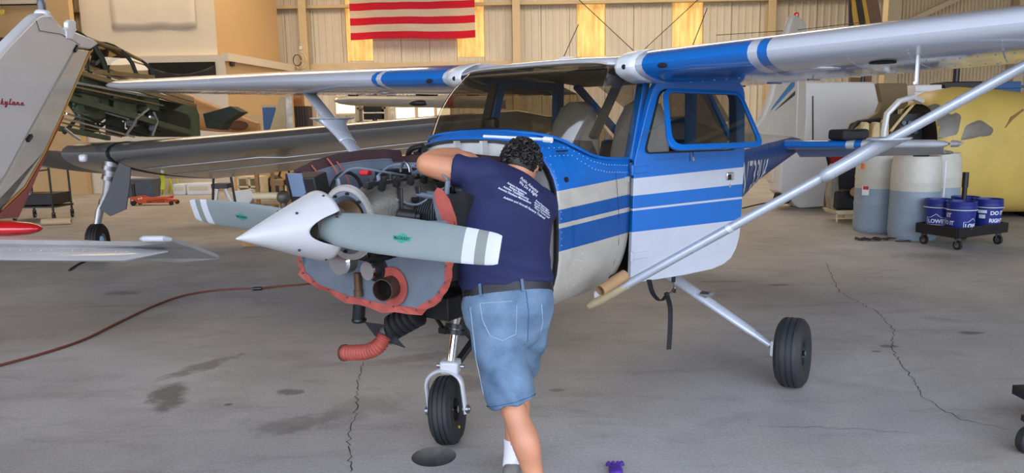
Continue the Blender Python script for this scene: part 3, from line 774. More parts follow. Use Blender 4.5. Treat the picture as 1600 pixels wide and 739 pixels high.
# ---- struts with their upper cuffs slid down
def strut(s):
    a, b = V(-.47, s * .545, .715), V(-.97, s * 2.50, 1.975); d = (b - a).normalized()
    ch = (V(1, 0, 0) - d * d.x).normalized(); th = d.cross(ch)
    def ring(p, c, t, n=20): return [p + ch * (c * math.cos(q)) + th * (t * math.sin(q)) for q in (2 * PI * k / n for k in range(n))]
    L = (b - a).length
    fs = (.055, .10, .2, .5, .85, 1.0)
    o = put(G().loft([ring(a + d * L * f, .062, .024) for f in fs]), 'wing_strut', 'silver_paint', plane, 50)
    put(G().loft([ring(a + d * L * f, c, t) for f, c, t in ((-.045, .03, .02), (-.02, .05, .027), (.02, .058, .028), (.066, .062, .026))]), 'strut_fairing', M('yellowed_fairing', '#bcae8a', .45, 0, .1, 8), o, 50)
    put(G().box(a + d * .02 + V(0, -s * .03, 0), (.09, .07, .05)), 'strut_fitting', 'white_paint', o, bevel=.008)
    put(G().loft([ring(a + d * L * f, .0645, .0265) for f in (.325, .335)]), 'strut_clamp', 'white_alloy', o, 50)
    # cuff: tight sleeve that flares into an oval flange level with the wing
    f0 = .54 if s > 0 else .68
    rings = []
    n = 28; c0 = a + d * L * f0
    for k in range(9):
        f = k / 8; p = c0 + d * (.36 * f); fl = f ** 2.6
        low = ring(p, .068, .030, n)
        hi = [c0 + d * .34 + V(.20 * math.cos(q) - .02, s * (.085 * math.sin(q)), .005) for q in (2 * PI * j / n for j in range(n))]
        # match orientation of the two outlines
        if (th.y * s) < 0: hi = [c0 + d * .34 + V(.20 * math.cos(q) - .02, -s * (.085 * math.sin(q)), .005) for q in (2 * PI * j / n for j in range(n))]
        rings.append([lo_.lerp(h_, fl) for lo_, h_ in zip(low, hi)])
    rings.append([p + (p - (c0 + d * .34)) * .10 + V(0, 0, .006) for p in rings[-1]])
    cuff = put(G().loft(rings, True, False), 'strut_cuff', 'silver_paint', o, 50, solid=.005)
    return o
sl, sr = strut(1), strut(-1)

# ---- tail surfaces
def tail():
    # fin and rudder
    fin = [(-4.6, 1.55), (-5.1, 1.72), (-5.40, 1.95), (-6.02, 2.80), (-6.14, 2.92), (-6.32, 2.95), (-6.52, 2.94), (-6.48, 1.40), (-5.5, 1.45)]
    def slab(pts, t): return G().prism([V(x, -t / 2, z) for x, z in pts], (0, t, 0))
    f_ = put(slab(fin, .075), 'fin', M('tail_cream', CREAM, .4, 0, .05), plane, 30, bevel=.03, seg=4)
    put(slab([(-6.535, 2.94), (-6.84, 2.90), (-7.02, 1.75), (-6.98, 1.36), (-6.60, 1.36)], .05), 'rudder', 'tail_cream', plane, 30, bevel=.02)
    put(G().prism([V(-5.35, .041, 1.80), V(-5.5, .041, 1.88), V(-6.35, .041, 2.22), V(-6.3, .041, 2.10)], (0, .003, 0)), 'fin_stripe', M('teal_stripe', '#1b6f9c', .4), f_, 0)
    put(G().prism([V(-5.5, .041, 1.80), V(-6.35, .041, 2.05), V(-6.35, .041, 2.0)], (0, .003, 0)), 'fin_stripe', 'dark_steel', f_, 0)
    put(G().lathe([(.03, 0), (.032, .02), (.025, .05), (.0, .062)], (-6.42, 0, 2.945), (0, 0, 1), 14), 'beacon', M('beacon_red', '#b5231c', .2, 0, .05, coat=.6), f_)
    put(G().cyl((-6.36, .04, 2.78), (-6.0, .85, 2.76), .004, 5).cyl((-6.36, -.04, 2.78), (-6.0, -.85, 2.76), .004, 5), 'navigation_antenna', 'dark_steel', f_)
    # stabiliser and drooped elevators
    SF = naca(14, .15, 0.0, .4)
    for s in (1, -1):
        g = G(); rings = []
        for y, c, le, sc in ((.06, .62, -5.52, 1), (.9, .58, -5.62, 1), (1.60, .54, -5.74, 1), (1.70, .50, -5.78, .8), (1.74, .44, -5.82, .3)):
            rings.append([V(le - min(x, .96) * c, s * y, 1.41 + t * c * sc * 1.2) for x, t in SF])
        put(g.loft(rings), 'stabilizer', 'stab_paint', plane, 40)
        g = G(); rings = []; dr = R(26)
        for y, c, le in ((.10, .40, -6.13), (.9, .36, -6.20), (1.66, .30, -6.27)):
            rings.append([V(le - x * c * math.cos(dr) + t * c * math.sin(dr), s * y, 1.405 - x * c * math.sin(dr) + t * c) for x, t in SF])
        e_ = put(g.loft(rings), 'elevator', MATS['stab_paint'], plane, 40)
        put(G().loft([[V(-5.86 - x * .66, s * y, 1.41 + t * .5 * k) for x, t in SF] for y, k in ((1.76, 1), (1.82, .9), (1.85, .3))]), 'balance_horn', 'stab_paint', e_, 40)
tail()
# registration letters along both sides of the tail cone
def registration(s):
    vs, fs = text_geo('N733UA', .44, .004, .25)
    wd = max(v[0] for v in vs); g = G(); out = []
    for x, y, _ in vs:
        X = -3.22 - (x if s > 0 else wd - x) * .88; z = 1.03 + .04 * (-3.22 - X) + y * (1 - .22 * (-3.22 - X))
        hw, zb, zt = body_at(X); nn = 3.2 if X > -3.0 else 2.6; zc, h = (zb + zt) / 2, (zt - zb) / 2
        q = max(-.98, min(.98, (z - zc) / h)); yy = hw * (1 - abs(q) ** nn) ** (1 / nn); out.append((X, s * (yy + .006), z))
    g.add(out, fs); put(g, 'registration', M('letter_silver', '#b9bcc0', .4), plane, 0)
registration(1); registration(-1)

# ---- main gear
def wheel_geo(r, wd, rim):
    h = wd / 2
    prof = [(rim, -h * .72), (rim + .01, -h * .80), (lerp(rim, r, .45), -h), (lerp(rim, r, .75), -h * .98), (r - .022, -h * .86), (r - .006, -h * .70)]
    gro = [-.42, 0.0, .42]
    for q in gro: prof += [(r - .001, (q - .06) * h), (r - .007, (q - .045) * h), (r - .007, (q + .045) * h), (r - .001, (q + .06) * h)]
    prof += [(r - .006, h * .70), (r - .022, h * .86), (lerp(rim, r, .75), h * .98), (lerp(rim, r, .45), h), (rim + .01, h * .80), (rim, h * .72)]
    return prof
def wheel(c, ax, r, wd, rim, parent, name='wheel'):
    c, ax = V(c), V(ax).normalized()
    t = put(G().lathe(wheel_geo(r, wd, rim), c, ax, 56, False), name, 'tire_rubber', parent, 28)
    put(G().lathe([(0, -wd * .30), (rim * .4, -wd * .30), (rim * .55, -wd * .18), (rim * .85, -wd * .22), (rim, -wd * .37), (rim + .006, -wd * .39), (rim + .006, wd * .39), (rim, wd * .37), (rim * .85, wd * .22), (rim * .55, wd * .18), (rim * .4, wd * .30), (0, wd * .30)], c, ax, 28), 'wheel_hub', M('hub_black', '#2a2b2d', .45, .4), t)
    put(G().cyl(c + ax * wd * .25, c + ax * wd * .47, .018, 12), 'axle_nut', 'chrome', t)
    return t
for s in (1, -1):
    a, b = V(-1.60, s * .40, .655), V(-1.555, s * 1.17, .255); d = (b - a).normalized()
    ch = (V(1, 0, 0) - d * d.x).normalized(); th = d.cross(ch)
    L = (b - a).length
    g = G().loft([[a + d * L * f + ch * c * math.cos(q) + th * t * math.sin(q) for q in (2 * PI * k / 18 for k in range(18))] for f, c, t in ((0, .062, .036), (.3, .056, .033), (.82, .042, .027), (.85, .036, .024), (1, .030, .022))])
    leg = put(g, 'main_gear_leg', 'silver_paint', plane, 50)
    put(G().box(a + d * L * .42 + ch * .02 + V(0, 0, .05), (.09, .06, .008), (0, 0, .3)).bar(a + d * L * .42 + V(.03, 0, .03), a + d * L * .42 + V(.02, s * .06, .06), .012, .02), 'gear_step', 'steel', leg)
    put(G().box(b + V(0, s * .03, -.02), (.05, .06, .10)), 'axle_block', 'white_paint', leg, bevel=.01)
    put(G().box(b + V(.03, s * .055, .02), (.05, .05, .05)), 'brake_caliper', 'engine_dark', leg, bevel=.006)
    wheel((-1.58, s * 1.30, .222), (-.05 * s, 1, .05 * s), .222, .165, .078, plane, 'main_wheel')
# belly strap rings and drain
put(G().bar((-.02, .36, .665), (-.02, .36, .60), .03, .02), 'drain_stub', 'engine_dark', plane, 0)

# ---- nose gear
def nose_gear():
    top, bot = V(.125, 0, .86), V(.235, 0, .415); d = (bot - top).normalized()
    put(G().cyl(top, top.lerp(bot, .58), .038, 20), 'oleo_cylinder', M('oleo_grey', '#8b887f', .35, .7, .15, 10), plane)
    put(G().cyl(top.lerp(bot, .55), bot, .027, 20), 'oleo_piston', 'chrome', plane)
    for f in (.53, .60):
        p = top.lerp(bot, f); put(G().lathe([(.04, -.012), (.055, -.012), (.055, .012), (.04, .012)], p, d, 20, False), 'oleo_collar', 'dark_steel', plane)
    p = top.lerp(bot, .57)
    put(G().bar(p + V(-.05, .0, .0), p + V(-.13, .02, -.09), .05, .022).bar(p + V(-.13, .02, -.09), bot + V(-.04, 0, -.01), .045, .022), 'torque_link', 'engine_dark', plane, bevel=.004)
    put(G().tube([p + V(.02, -.07, 0), p + V(.0, -.13, .04), p + V(-.03, -.15, .16), p + V(-.10, -.12, .24)], .012, 8).box(p + V(.01, -.06, -.01), (.06, .05, .03)), 'shimmy_damper', 'engine_dark', plane)
    put(G().cyl(p + V(.0, .04, .03), p + V(-.1, .16, .2), .010, 8), 'steering_rod', 'engine_dark', plane)
    # fork, steered towards the left
    st = R(25); f = V(math.cos(st), math.sin(st), 0); sd = V(-math.sin(st), math.cos(st), 0)
    wc = V(.27, 0, .182)
    ax = (sd + V(0, 0, .10)).normalized(); upv = (V(0, 0, 1) - ax * ax.z).normalized()
    put(G().box(bot + V(0, 0, .0), (.09, .10, .07), (0, 0, st)), 'fork_head', 'white_alloy', plane, bevel=.012)
    arch = []
    for k in range(13):
        a = PI * k / 12; arch.append(wc + ax * (.098 * math.cos(a)) + upv * (.135 + .085 * math.sin(a)))
    pts = [wc + ax * .098 + upv * -.02] + arch + [wc - ax * .098 + upv * -.02]
    g = G(); rings = []
    for i, p in enumerate(pts):
        t = (pts[min(i + 1, len(pts) - 1)] - pts[max(i - 1, 0)]).normalized(); n_ = f.cross(t).normalized()
        rings.append([p + f * .026 * math.cos(q) + n_ * .011 * math.sin(q) for q in (2 * PI * k / 10 for k in range(10))])
    put(g.loft(rings), 'nose_fork', 'white_alloy', plane, 50)
    for s in (1, -1): put(G().cyl(wc + ax * s * .088, wc + ax * s * .118, .024, 14).cyl(wc + ax * s * .118, wc + ax * s * .126, .013, 8), 'axle_cap', 'steel', plane)
    for s in (1, -1): put(G().cyl(bot + sd * s * .05, bot + sd * s * .075, .010, 8), 'fork_bolt', 'steel', plane)
    w_ = wheel(wc, ax, .182, .125, .062, plane, 'nose_wheel')
    put(G().cyl(wc + ax * .05 - upv * .09 + f * .02, wc + ax * .062 - upv * .09 + f * .02, .008, 8), 'valve_cap', M('valve_yellow', '#d9a21a', .5), w_)
nose_gear()

# ---- tie-down strap hanging from the belly by the gear leg
def strap():
    def ribbon(pts, wd, side):
        g = G(); side = V(side); rings = []
        for p in pts: p = V(p); rings.append([p - side * wd / 2 + V(.003, 0, 0), p + side * wd / 2 + V(.003, 0, 0), p + side * wd / 2 - V(.003, 0, 0), p - side * wd / 2 - V(.003, 0, 0)])
        return g.loft(rings)
    S = V(-.6, .8, 0).normalized()
    P = lambda px, py: PL(px, py, .62)
    m_ = M('strap_black', '#15151a', .75, 0, .1, 30)
    put(ribbon(spline([P(1014, 437), P(1020, 458), P(1032, 470), P(1042, 461)], 5), .028, S), 'hanging_strap', m_, plane, 0)
    put(ribbon(spline([P(1041, 458), P(1047, 480), P(1047, 512), P(1045, 546)], 5), .030, S), 'hanging_strap', m_, plane, 0)
    put(ribbon([P(1053, 426), P(1052, 441)], .024, S).ball(P(1042, 460), .017, 10, 8), 'strap_loop', m_, plane, 0)
    put(G().tube([P(1052, 441), P(1053, 450), P(1049, 457), P(1043, 459)], .006, 6).box(P(1054, 453), (.012, .02, .035)), 'strap_buckle', 'chrome', plane)
def PL(px, py, y):
    """pixel to airplane frame on the plane Y = y"""
    mt = plane.matrix_basis if False else Matrix.Translation(plane.location) @ Matrix.Rotation(R(-125.5612), 4, 'Z')
    inv = mt.inverted(); n = (mt.to_3x3() @ V(0, 1, 0)); p0 = mt @ V(0, y, 0)
    return inv @ atplane(px, py, p0, n)
def PX(px, py, x):
    mt = Matrix.Translation(plane.location) @ Matrix.Rotation(R(-125.5612), 4, 'Z')
    n = (mt.to_3x3() @ V(1, 0, 0)); p0 = mt @ V(x, 0, 0)
    return mt.inverted() @ atplane(px, py, p0, n)
strap()
put(G().tube([PX(756, 213, -.02), PX(853, 218, -.02)], .008, 8).cyl(PX(850, 218, -.02), PX(862, 219, -.02), .015, 8), 'deck_rod', 'white_paint', plane)  # chrome rod, its bright reflection put in as white paint
# whip antennas and dome on the cabin roof
put(G().cyl(PX(878, 95, -1.3), PX(904, 38, -1.45), .003, 5), 'whip_antenna', 'dark_steel', plane)
put(G().cyl(PX(1078, 82, -1.6), PX(1105, 13, -1.75), .003, 5), 'whip_antenna', 'dark_steel', plane)
p = PX(886, 94, -1.3); put(G().ball(p, (.09, .06, .025), 16, 8), 'antenna_dome', 'white_paint', plane)
# ================================================================ firewall forward
def firewall():
    g = G(); wd, zb, zt = body_at(0)
    ring = sec(0, wd - .012, zb + .012, zt - .012, 3.2, -90, 270, 44)[:-1]
    g.prism([V(.004, p.y, p.z) for p in ring], (-.012, 0, 0)); fw = put(g, 'firewall', 'firewall_steel', plane, 0)
    o = sec(0, wd + .004, zb - .004, zt + .004, 3.2, -90, 270, 44)[:-1]; i_ = sec(0, wd - .014, zb + .014, zt - .014, 3.2, -90, 270, 44)[:-1]
    put(G().ring([p + V(.012, 0, 0) for p in o], [p + V(.012, 0, 0) for p in i_], (-.02, 0, 0)), 'firewall_rim', 'dark_steel', fw, 0)
    for c_, s_ in (((.03, .10, 1.50), (.05, .02, .2)), ((.03, -.08, 1.52), (.05, .012, .16)), ((.02, .30, 1.52), (.03, .10, .05))): put(G().box(c_, s_), 'firewall_stiffener', 'firewall_steel', fw, 0)
    put(G().box((.06, .28, 1.36), (.10, .08, .12)).cyl((.04, .42, 1.22), (.14, .42, 1.22), .04, 14), 'fuel_strainer', 'engine_dark', fw, bevel=.006)
    put(G().box((.055, -.30, 1.48), (.09, .14, .10)), 'voltage_regulator', 'engine_dark', fw, bevel=.006)
    for k, pts in enumerate(([(.02, .40, 1.42), (.10, .42, 1.34), (.14, .38, 1.2), (.2, .28, 1.1)], [(.02, .20, 1.50), (.16, .22, 1.44), (.3, .12, 1.42)], [(.02, -.2, 1.55), (.12, -.22, 1.50), (.25, -.2, 1.46)],
                             [(.02, .46, 1.30), (.08, .48, 1.2), (.08, .44, 1.08), (.2, .3, 1.0)], [(.02, .44, 1.16), (.12, .47, 1.12), (.14, .46, 1.02), (.05, .46, .95)])):
        put(G().tube(spline(pts, 6), .011 if k != 1 else .008, 8), 'firewall_hose', 'engine_dark', fw)
    put(G().tube(spline([(.03, -.46, 1.46), (.06, -.40, 1.55), (.06, -.30, 1.575)], 5), .016, 8), 'cable_bundle', 'engine_dark', fw)
    for y in (-.42, -.36, -.30): put(G().box((.05, y, 1.555 - abs(y + .30) * .5), (.03, .022, .035)), 'cable_clamp', 'black_paint', fw, 0)
    # engine mount tubes
    for y in (-.30, .30):
        for z in (1.45, .95): put(G().cyl((.01, y, z), (.22, y * .55, lerp(z, 1.2, .35)), .012, 8), 'engine_mount', 'dark_steel', fw)
firewall()

EC = 1.265                                                    # crankshaft height
def engine():
    # crankcase with nose section
    g = G(); rings = []
    for X, wy, wz in ((.20, .10, .15), (.28, .13, .17), (.55, .13, .16), (.74, .12, .15), (.80, .085, .11), (.86, .07, .08), (.90, .065, .07)):
        rings.append([V(X, wy * math.copysign(abs(math.cos(a)) ** .6, math.cos(a)), EC + wz * math.copysign(abs(math.sin(a)) ** .6, math.sin(a))) for a in (2 * PI * k / 28 for k in range(28))])
    case = put(g.loft(rings), 'crankcase', 'engine_alloy', plane, 40)
    g = G()
    for k in range(7): g.cyl((.28 + k * .075, -.012, EC + .15), (.28 + k * .075, -.012, EC + .185), .014, 8)
    g.bar((.24, 0, EC + .165), (.78, 0, EC + .155), .035, .025); put(g, 'case_flange_bolts', 'engine_dark', case)
    put(G().box((.45, 0, EC - .20), (.5, .22, .12)), 'oil_sump', 'engine_alloy', case, bevel=.02)
    for k in range(6):
        x = .30 + k * .09; put(G().cyl((x, .07, EC + .14), (x + .01, .095, EC + .175), .017, 10).cyl((x + .01, .095, EC + .175), (x + .012, .10, EC + .19), .009, 6), 'case_stud', 'engine_dark', case)
    for k in range(4): put(G().box((.33 + k * .12, .125, EC + .03), (.012, .03, .22)), 'case_rib', 'engine_dark', case, bevel=.004)
    put(G().tube(spline([(.72, .10, EC + .10), (.62, .16, EC + .06), (.50, .20, EC + .12), (.40, .26, EC + .15)], 6), .006, 6), 'primer_line', 'grey_baffle', case)
    put(G().cyl((.70, .12, EC + .02), (.66, .19, EC + .01), .03, 14).cyl((.66, .19, EC + .01), (.65, .21, EC + .01), .02, 10), 'oil_plug', 'engine_dark', case)
    put(G().box((.22, .02, EC + .16), (.14, .18, .10)).cyl((.2, .1, EC + .2), (.3, .16, EC + .2), .03, 12), 'magneto', 'engine_dark', case, bevel=.01)
    # lifting eye
    put(G().tube([V(.52 + .0 * a, .03 * math.cos(a), EC + .20 + .045 * math.sin(a)) for a in (PI * k / 8 for k in range(9))], .007, 8), 'lifting_eye', 'steel', case)
    # cylinders
    for s in (1, -1):
        for X in ((.27, .53) if s > 0 else (.38, .65)):
            cy = put(G().cyl((X, s * .10, EC), (X, s * .26, EC), .072, 24), 'cylinder', 'engine_dark', plane)
            g = G()
            for k in range(9): y = s * (.13 + .014 * k); g.cyl((X, y, EC), (X, y + .005 * s, EC), .094, 24)
            put(g, 'barrel_fins', 'fin_alloy', cy)
            g = G()
            for k in range(9):
                y = s * (.265 + .0135 * k)
                rg = [V(X + .115 * math.copysign(abs(math.cos(a)) ** .5, math.cos(a)), 0, EC + .105 * math.copysign(abs(math.sin(a)) ** .5, math.sin(a))) for a in (2 * PI * q / 24 for q in range(24))]
                g.loft([[p + V(0, y, 0) for p in rg], [p + V(0, y + .005 * s, 0) for p in rg]])
            g.box((X, s * .325, EC), (.13, .13, .15)); put(g, 'head_fins', 'fin_alloy', cy)
            put(G().box((X, s * .41, EC + .02), (.15, .05, .11)), 'rocker_cover', 'engine_alloy', cy, bevel=.015)
            for dx in (-.035, .035): put(G().cyl((X + dx, s * .11, EC + .10), (X + dx, s * .38, EC + .085), .013, 10), 'pushrod_tube', 'grey_baffle', cy)
            put(G().cyl((X + .03, s * .29, EC + .11), (X + .03, s * .30, EC + .17), .012, 8).tube(spline([(X + .03, s * .30, EC + .17), (X + .0, s * .22, EC + .22), (X - .1, s * .12, EC + .20), (.15, s * .05, EC + .12)], 6), .006, 6), 'ignition_lead', 'grey_baffle', cy)
            for dx in (-.05, .05):
                for dz in (-.05, .05): put(G().cyl((X + dx * 1.5, s * .115, EC + dz * 1.6), (X + dx * 1.5, s * .15, EC + dz * 1.6), .013, 8), 'base_nut', 'dark_steel', cy)
    # flywheel with starter ring gear
    n = 130; g = G(); prof = []
    X0 = .893
    rings = []
    for x, rr in ((X0 - .008, 0), (X0 + .008, 0)):
        r_ = []
        for k in range(n * 4):
            a = 2 * PI * k / (n * 4); r_.append(V(x, (.167 if k % 4 < 2 else .156) * math.cos(a), EC + (.167 if k % 4 < 2 else .156) * math.sin(a)))
        rings.append(r_)
    inner = [[V(x, .140 * math.cos(2 * PI * k / (n * 4)), EC + .140 * math.sin(2 * PI * k / (n * 4))) for k in range(n * 4)] for x in (X0 + .008, X0 - .008)]
    fly = put(G().loft(rings + inner, True, False, True), 'starter_ring_gear', M('gear_steel', '#c4c2bc', .4, .4, .08, 14), plane, 20)
    put(G().lathe([(.142, -.006), (.142, .004), (.12, .006), (.085, -.03), (.085, -.045), (.11, -.02)], (X0, 0, EC), (1, 0, 0), 40, False), 'flywheel_disc', 'grey_baffle', fly)
    put(G().lathe([(.10, -.05), (.10, .0), (.075, .02), (.06, .06), (.0, .06)], (X0, 0, EC), (1, 0, 0), 28, False), 'flywheel_hub', 'brass', fly)
    for k in range(10):
        a = 2 * PI * k / 10 + .2; c = V(X0 + .006, 0.130 * math.cos(a), EC + 0.130 * math.sin(a)); put(G().cyl(c, c + V(.012, 0, 0), .007, 6), 'flywheel_bolt', 'engine_dark', fly)
    # alternator and starter below the nose
    al = put(G().cyl((.80, .06, EC - .22), (.70, .06, EC - .22), .06, 20).cyl((.84, .06, EC - .22), (.80, .06, EC - .22), .04, 20), 'starter_motor', 'engine_dark', plane)
    put(G().lathe([(.03, 0), (.042, 0), (.042, .012), (.03, .012)], (.84, .06, EC - .22), (1, 0, 0), 20), 'pinion_cap', 'chrome', al)
    al = put(G().cyl((.83, -.13, EC - .20), (.72, -.13, EC - .20), .055, 20), 'alternator', 'engine_alloy', plane)
    put(G().lathe([(.02, 0), (.058, 0), (.045, .012), (.058, .024), (.02, .024)], (.83, -.13, EC - .20), (1, 0, 0), 24), 'alternator_pulley', 'chrome', al)
    put(G().ball((.72, .20, EC - .17), (.05, .07, .05), 14, 10).cyl((.70, .2, EC - .2), (.70, .20, EC - .26), .02, 10), 'oil_filter', 'engine_dark', plane)
    put(G().cyl((.80, -.06, EC - .25), (.80, -.06, EC - .33), .018, 12).cyl((.80, -.06, EC - .33), (.80, -.06, EC - .36), .022, 12), 'breather_fitting', 'brass', plane)
engine()

# ---- cooling baffles with rubber seals
def baffles():
    # front plate: U-shaped panel under and beside the crankcase
    pix = [(472, 398), (478, 425), (500, 445), (545, 462), (600, 474), (650, 481), (682, 462), (696, 440), (697, 400), (700, 345)]
    lo = [PX(x, y, .78) for x, y in pix]
    inn = [(505, 392), (520, 398), (545, 404), (570, 408), (600, 408), (625, 400), (640, 392), (652, 385), (660, 375), (668, 345)]
    up = [PX(x, y, .78) for x, y in inn]
    g = G().loft([lo, up], False, False); pl = put(g, 'front_baffle', 'grey_baffle', plane, 0, solid=.004)
    out = []
    c = V(.78, 0, 1.2)
    for i, p in enumerate(lo): d = (p - c); d.normalize(); out.append(p + d * .036 + V(.015 * math.sin(i * 2.1), 0, 0))
    lo2 = [a.lerp(b, f) for a, b in zip(lo, lo[1:]) for f in (0, .33, .66)] + [lo[-1]]
    out2 = [a.lerp(b, f) for a, b in zip(out, out[1:]) for f in (0, .33, .66)] + [out[-1]]
    rnd = random.Random(4)
    out2 = [p + V(rnd.uniform(-.008, .012), 0, rnd.uniform(-.006, .006)) for p in out2]
    put(G().loft([[p + V(.004, 0, 0) for p in lo2], out2], False, False), 'baffle_seal', 'red_seal', pl, 0, solid=.005)
    for i in range(1, len(lo2) - 1, 2): put(G().cyl(lo2[i].lerp(out2[i], .2) + V(.004, 0, 0), lo2[i].lerp(out2[i], .2) + V(.012, 0, 0), .005, 6), 'seal_rivet', 'steel', pl)
    # heat-duct flange and pipe
    ce = PX(614, 447, .79)
    fl = put(G().lathe([(.045, 0), (.088, 0), (.088, .008), (.045, .008)], ce, (1, 0, 0), 32, False), 'duct_flange', 'red_seal', pl)
    put(G().lathe([(.050, -.02), (.050, .09), (.046, .09), (.046, -.10)], ce, (1, .25, 0), 28, False), 'duct_pipe', 'exhaust', pl)
    put(G().lathe([(0, 0), (.046, 0)], ce + V(.03, .006, 0), (1, .25, 0), 28), 'duct_bore', 'dark_void', pl)
    # right-hand side baffle with top seal
    top = [PX(470, 292, .80), PX(500, 268, .70), PX(545, 246, .52), PX(600, 236, .34), PX(650, 231, .18), PX(690, 229, .10)]
    top = [V(p.x, -.455, p.z) for p in top]
    tz = [1.43, 1.47, 1.50, 1.51, 1.51, 1.50]
    top = [V(x, -.455, z) for x, z in zip((.80, .68, .52, .36, .20, .06), tz)]
    bot = [V(p.x, -.455, 1.02) for p in top]
    sb = put(G().loft([top, bot], False, False), 'side_baffle', 'grey_baffle', plane, 0, solid=.004)
    put(G().loft([[p + V(0, 0, -.01) for p in top], [p + V(0, -.02, .05) for p in top]], False, False), 'baffle_seal', 'maroon_rubber', sb, 0, solid=.005)
    # rear baffle
    y0 = [-.455, -.25, 0, .25, .44]
    rb = put(G().loft([[V(.14, y, 1.50 if abs(y) < .4 else 1.48) for y in y0], [V(.14, y, 1.10) for y in y0]], False, False), 'rear_baffle', 'grey_baffle', plane, 0, solid=.004)
    put(G().loft([[V(.145, y, 1.49) for y in y0], [V(.155, y, 1.545 - .03 * abs(y) / .45) for y in y0]], False, False), 'baffle_seal', 'maroon_rubber', rb, 0, solid=.005)
    for k in range(8): put(G().ball((.148, -.40 + k * .1, 1.47), .006, 6, 4), 'baffle_rivet', 'steel', rb)
    # left side baffle, dark, with the red front corner piece
    top = [V(.74, .455, 1.38), V(.66, .455, 1.40), V(.58, .455, 1.38), V(.50, .455, 1.32)]
    lb = put(G().loft([top, [V(p.x, .455, 1.02) for p in top]], False, False), 'side_baffle', 'engine_dark', plane, 0, solid=.004)
    pix = [(684, 293), (692, 297), (702, 312), (712, 340), (716, 372), (716, 400)]
    o = [PX(x, y, .76) for x, y in pix]; i_ = [PX(x, y, .76) for x, y in ((679, 300), (681, 318), (688, 335), (694, 352), (697, 375), (697, 400))]
    put(G().loft([o, i_], False, False), 'corner_seal', 'red_seal', lb, 0, solid=.006)
    i2 = [PX(x, y, .755) for x, y in ((676, 308), (678, 322), (682, 338), (686, 354), (688, 376), (688, 400))]
    put(G().loft([i_, i2], False, False), 'corner_plate', 'grey_baffle', lb, 0, solid=.003)
    # right front corner: oil cooler and red tab
    oc = put(G().box((.80, -.37, 1.40), (.10, .17, .13), (0, .25, .2)), 'oil_cooler', 'engine_dark', plane, bevel=.006)
    put(G().box((.858, -.38, 1.415), (.004, .085, .115), (0, .25, .2)), 'cooler_plate', M('blue_grey_plate', '#8ca3c4', .3, .5), oc, 0)
    c = PX(474, 300, .82); put(G().ball(c, (.02, .04, .07), 16, 10), 'rubber_tab', 'red_seal', oc)
    # loose hoses and wires in the right rear corner
    put(G().tube([V(.60 - .1 * math.cos(a), -.33, 1.36 + .10 * math.sin(a)) for a in (2 * PI * k / 20 for k in range(16))], .009, 8), 'loose_hose', 'black_rubber', sb)
    for x, dz in ((.66, .0), (.56, .03), (.50, .01)):
        put(G().tube(spline([(x, -.40, 1.33 + dz), (x + .02, -.42, 1.43 + dz), (x + .05, -.45, 1.50 + dz)], 5), .004, 6), 'lead_wire', 'red_seal', sb)
    put(G().box((.44, -.36, 1.45), (.06, .05, .03), (0, 0, .4)), 'connector', M('connector_red', '#c4202a', .5), sb, bevel=.008)
    put(G().box((.50, -.30, 1.34), (.05, .04, .06), (.3, .2, .4)), 'connector', 'brass', sb, bevel=.006)
    put(G().box((.30, -.30, 1.40), (.16, .12, .12)), 'cooler_duct', 'engine_dark', rb, bevel=.01)
baffles()

# ---- underside: exhaust stub, airbox with bellows, flange plate and red hose
def underside():
    put(G().cyl(PX(562, 470, .55), PX(560, 500, .55), .033, 18).lathe([(.036, 0), (.04, .01), (.036, .02)], PX(561, 497, .55), (0, 0, -1), 18), 'exhaust_stack', 'dark_steel', plane)
    a = PX(672, 482, .42); b = PX(720, 470, .25)
    ab = put(G().box((.34, .12, .80), (.26, .16, .12)).box((.2, .1, .84), (.2, .24, .12)), 'carburetor_airbox', 'engine_dark', plane, bevel=.01)
    pA, pB = PX(655, 488, .48), PX(612, 512, .52)
    d = pB - pA; prof = []
    L = d.length
    for k in range(5):
        t0 = L * k / 5; prof += [(.050, t0), (.066, t0 + L * .05), (.066, t0 + L * .15), (.050, t0 + L * .2)]
    put(G().lathe(prof, pA, d, 28), 'intake_bellows', 'black_rubber', ab)
    c = PX(605, 523, .53); dn = d.normalized(); u, v, _ = frame_of(dn)
    A, B, C_, D = PX(571, 503, .56), PX(601, 507, .55), PX(634, 543, .55), PX(590, 528, .57)
    put(G().prism([A, B, C_, D], dn * .006), 'flange_plate', 'dark_steel', ab, 0)
    put(G().lathe([(.055, 0), (.055, .03), (.045, .03)], c - dn * .03, dn, 24), 'flange_neck', 'steel', ab)
    path = spline([PX(602, 524, .56), PX(592, 540, .59), PX(575, 549, .61), PX(555, 551, .62), PX(534, 551, .63)], 10)
    g = G(); rr = [.037 + .004 * (1 if k % 2 else -1) for k in range(len(path))]
    put(g.tube(path, rr, 20, False), 'scat_hose', 'red_seal', ab)
    put(G().tube(path, .033, 14, False), 'scat_hose_liner', 'maroon_rubber', ab)
    put(G().lathe([(.043, -.006), (.044, .0), (.043, .010)], path[-4], path[-1] - path[-4], 20, False), 'hose_clamp', 'brass', ab)
    put(G().tube(spline([(.10, .30, .80), (.25, .25, .82), (.35, .2, .86)], 6), .03, 12).box((.12, .25, .82), (.16, .2, .06)), 'muffler_shroud', 'engine_dark', plane, bevel=.006)
underside()

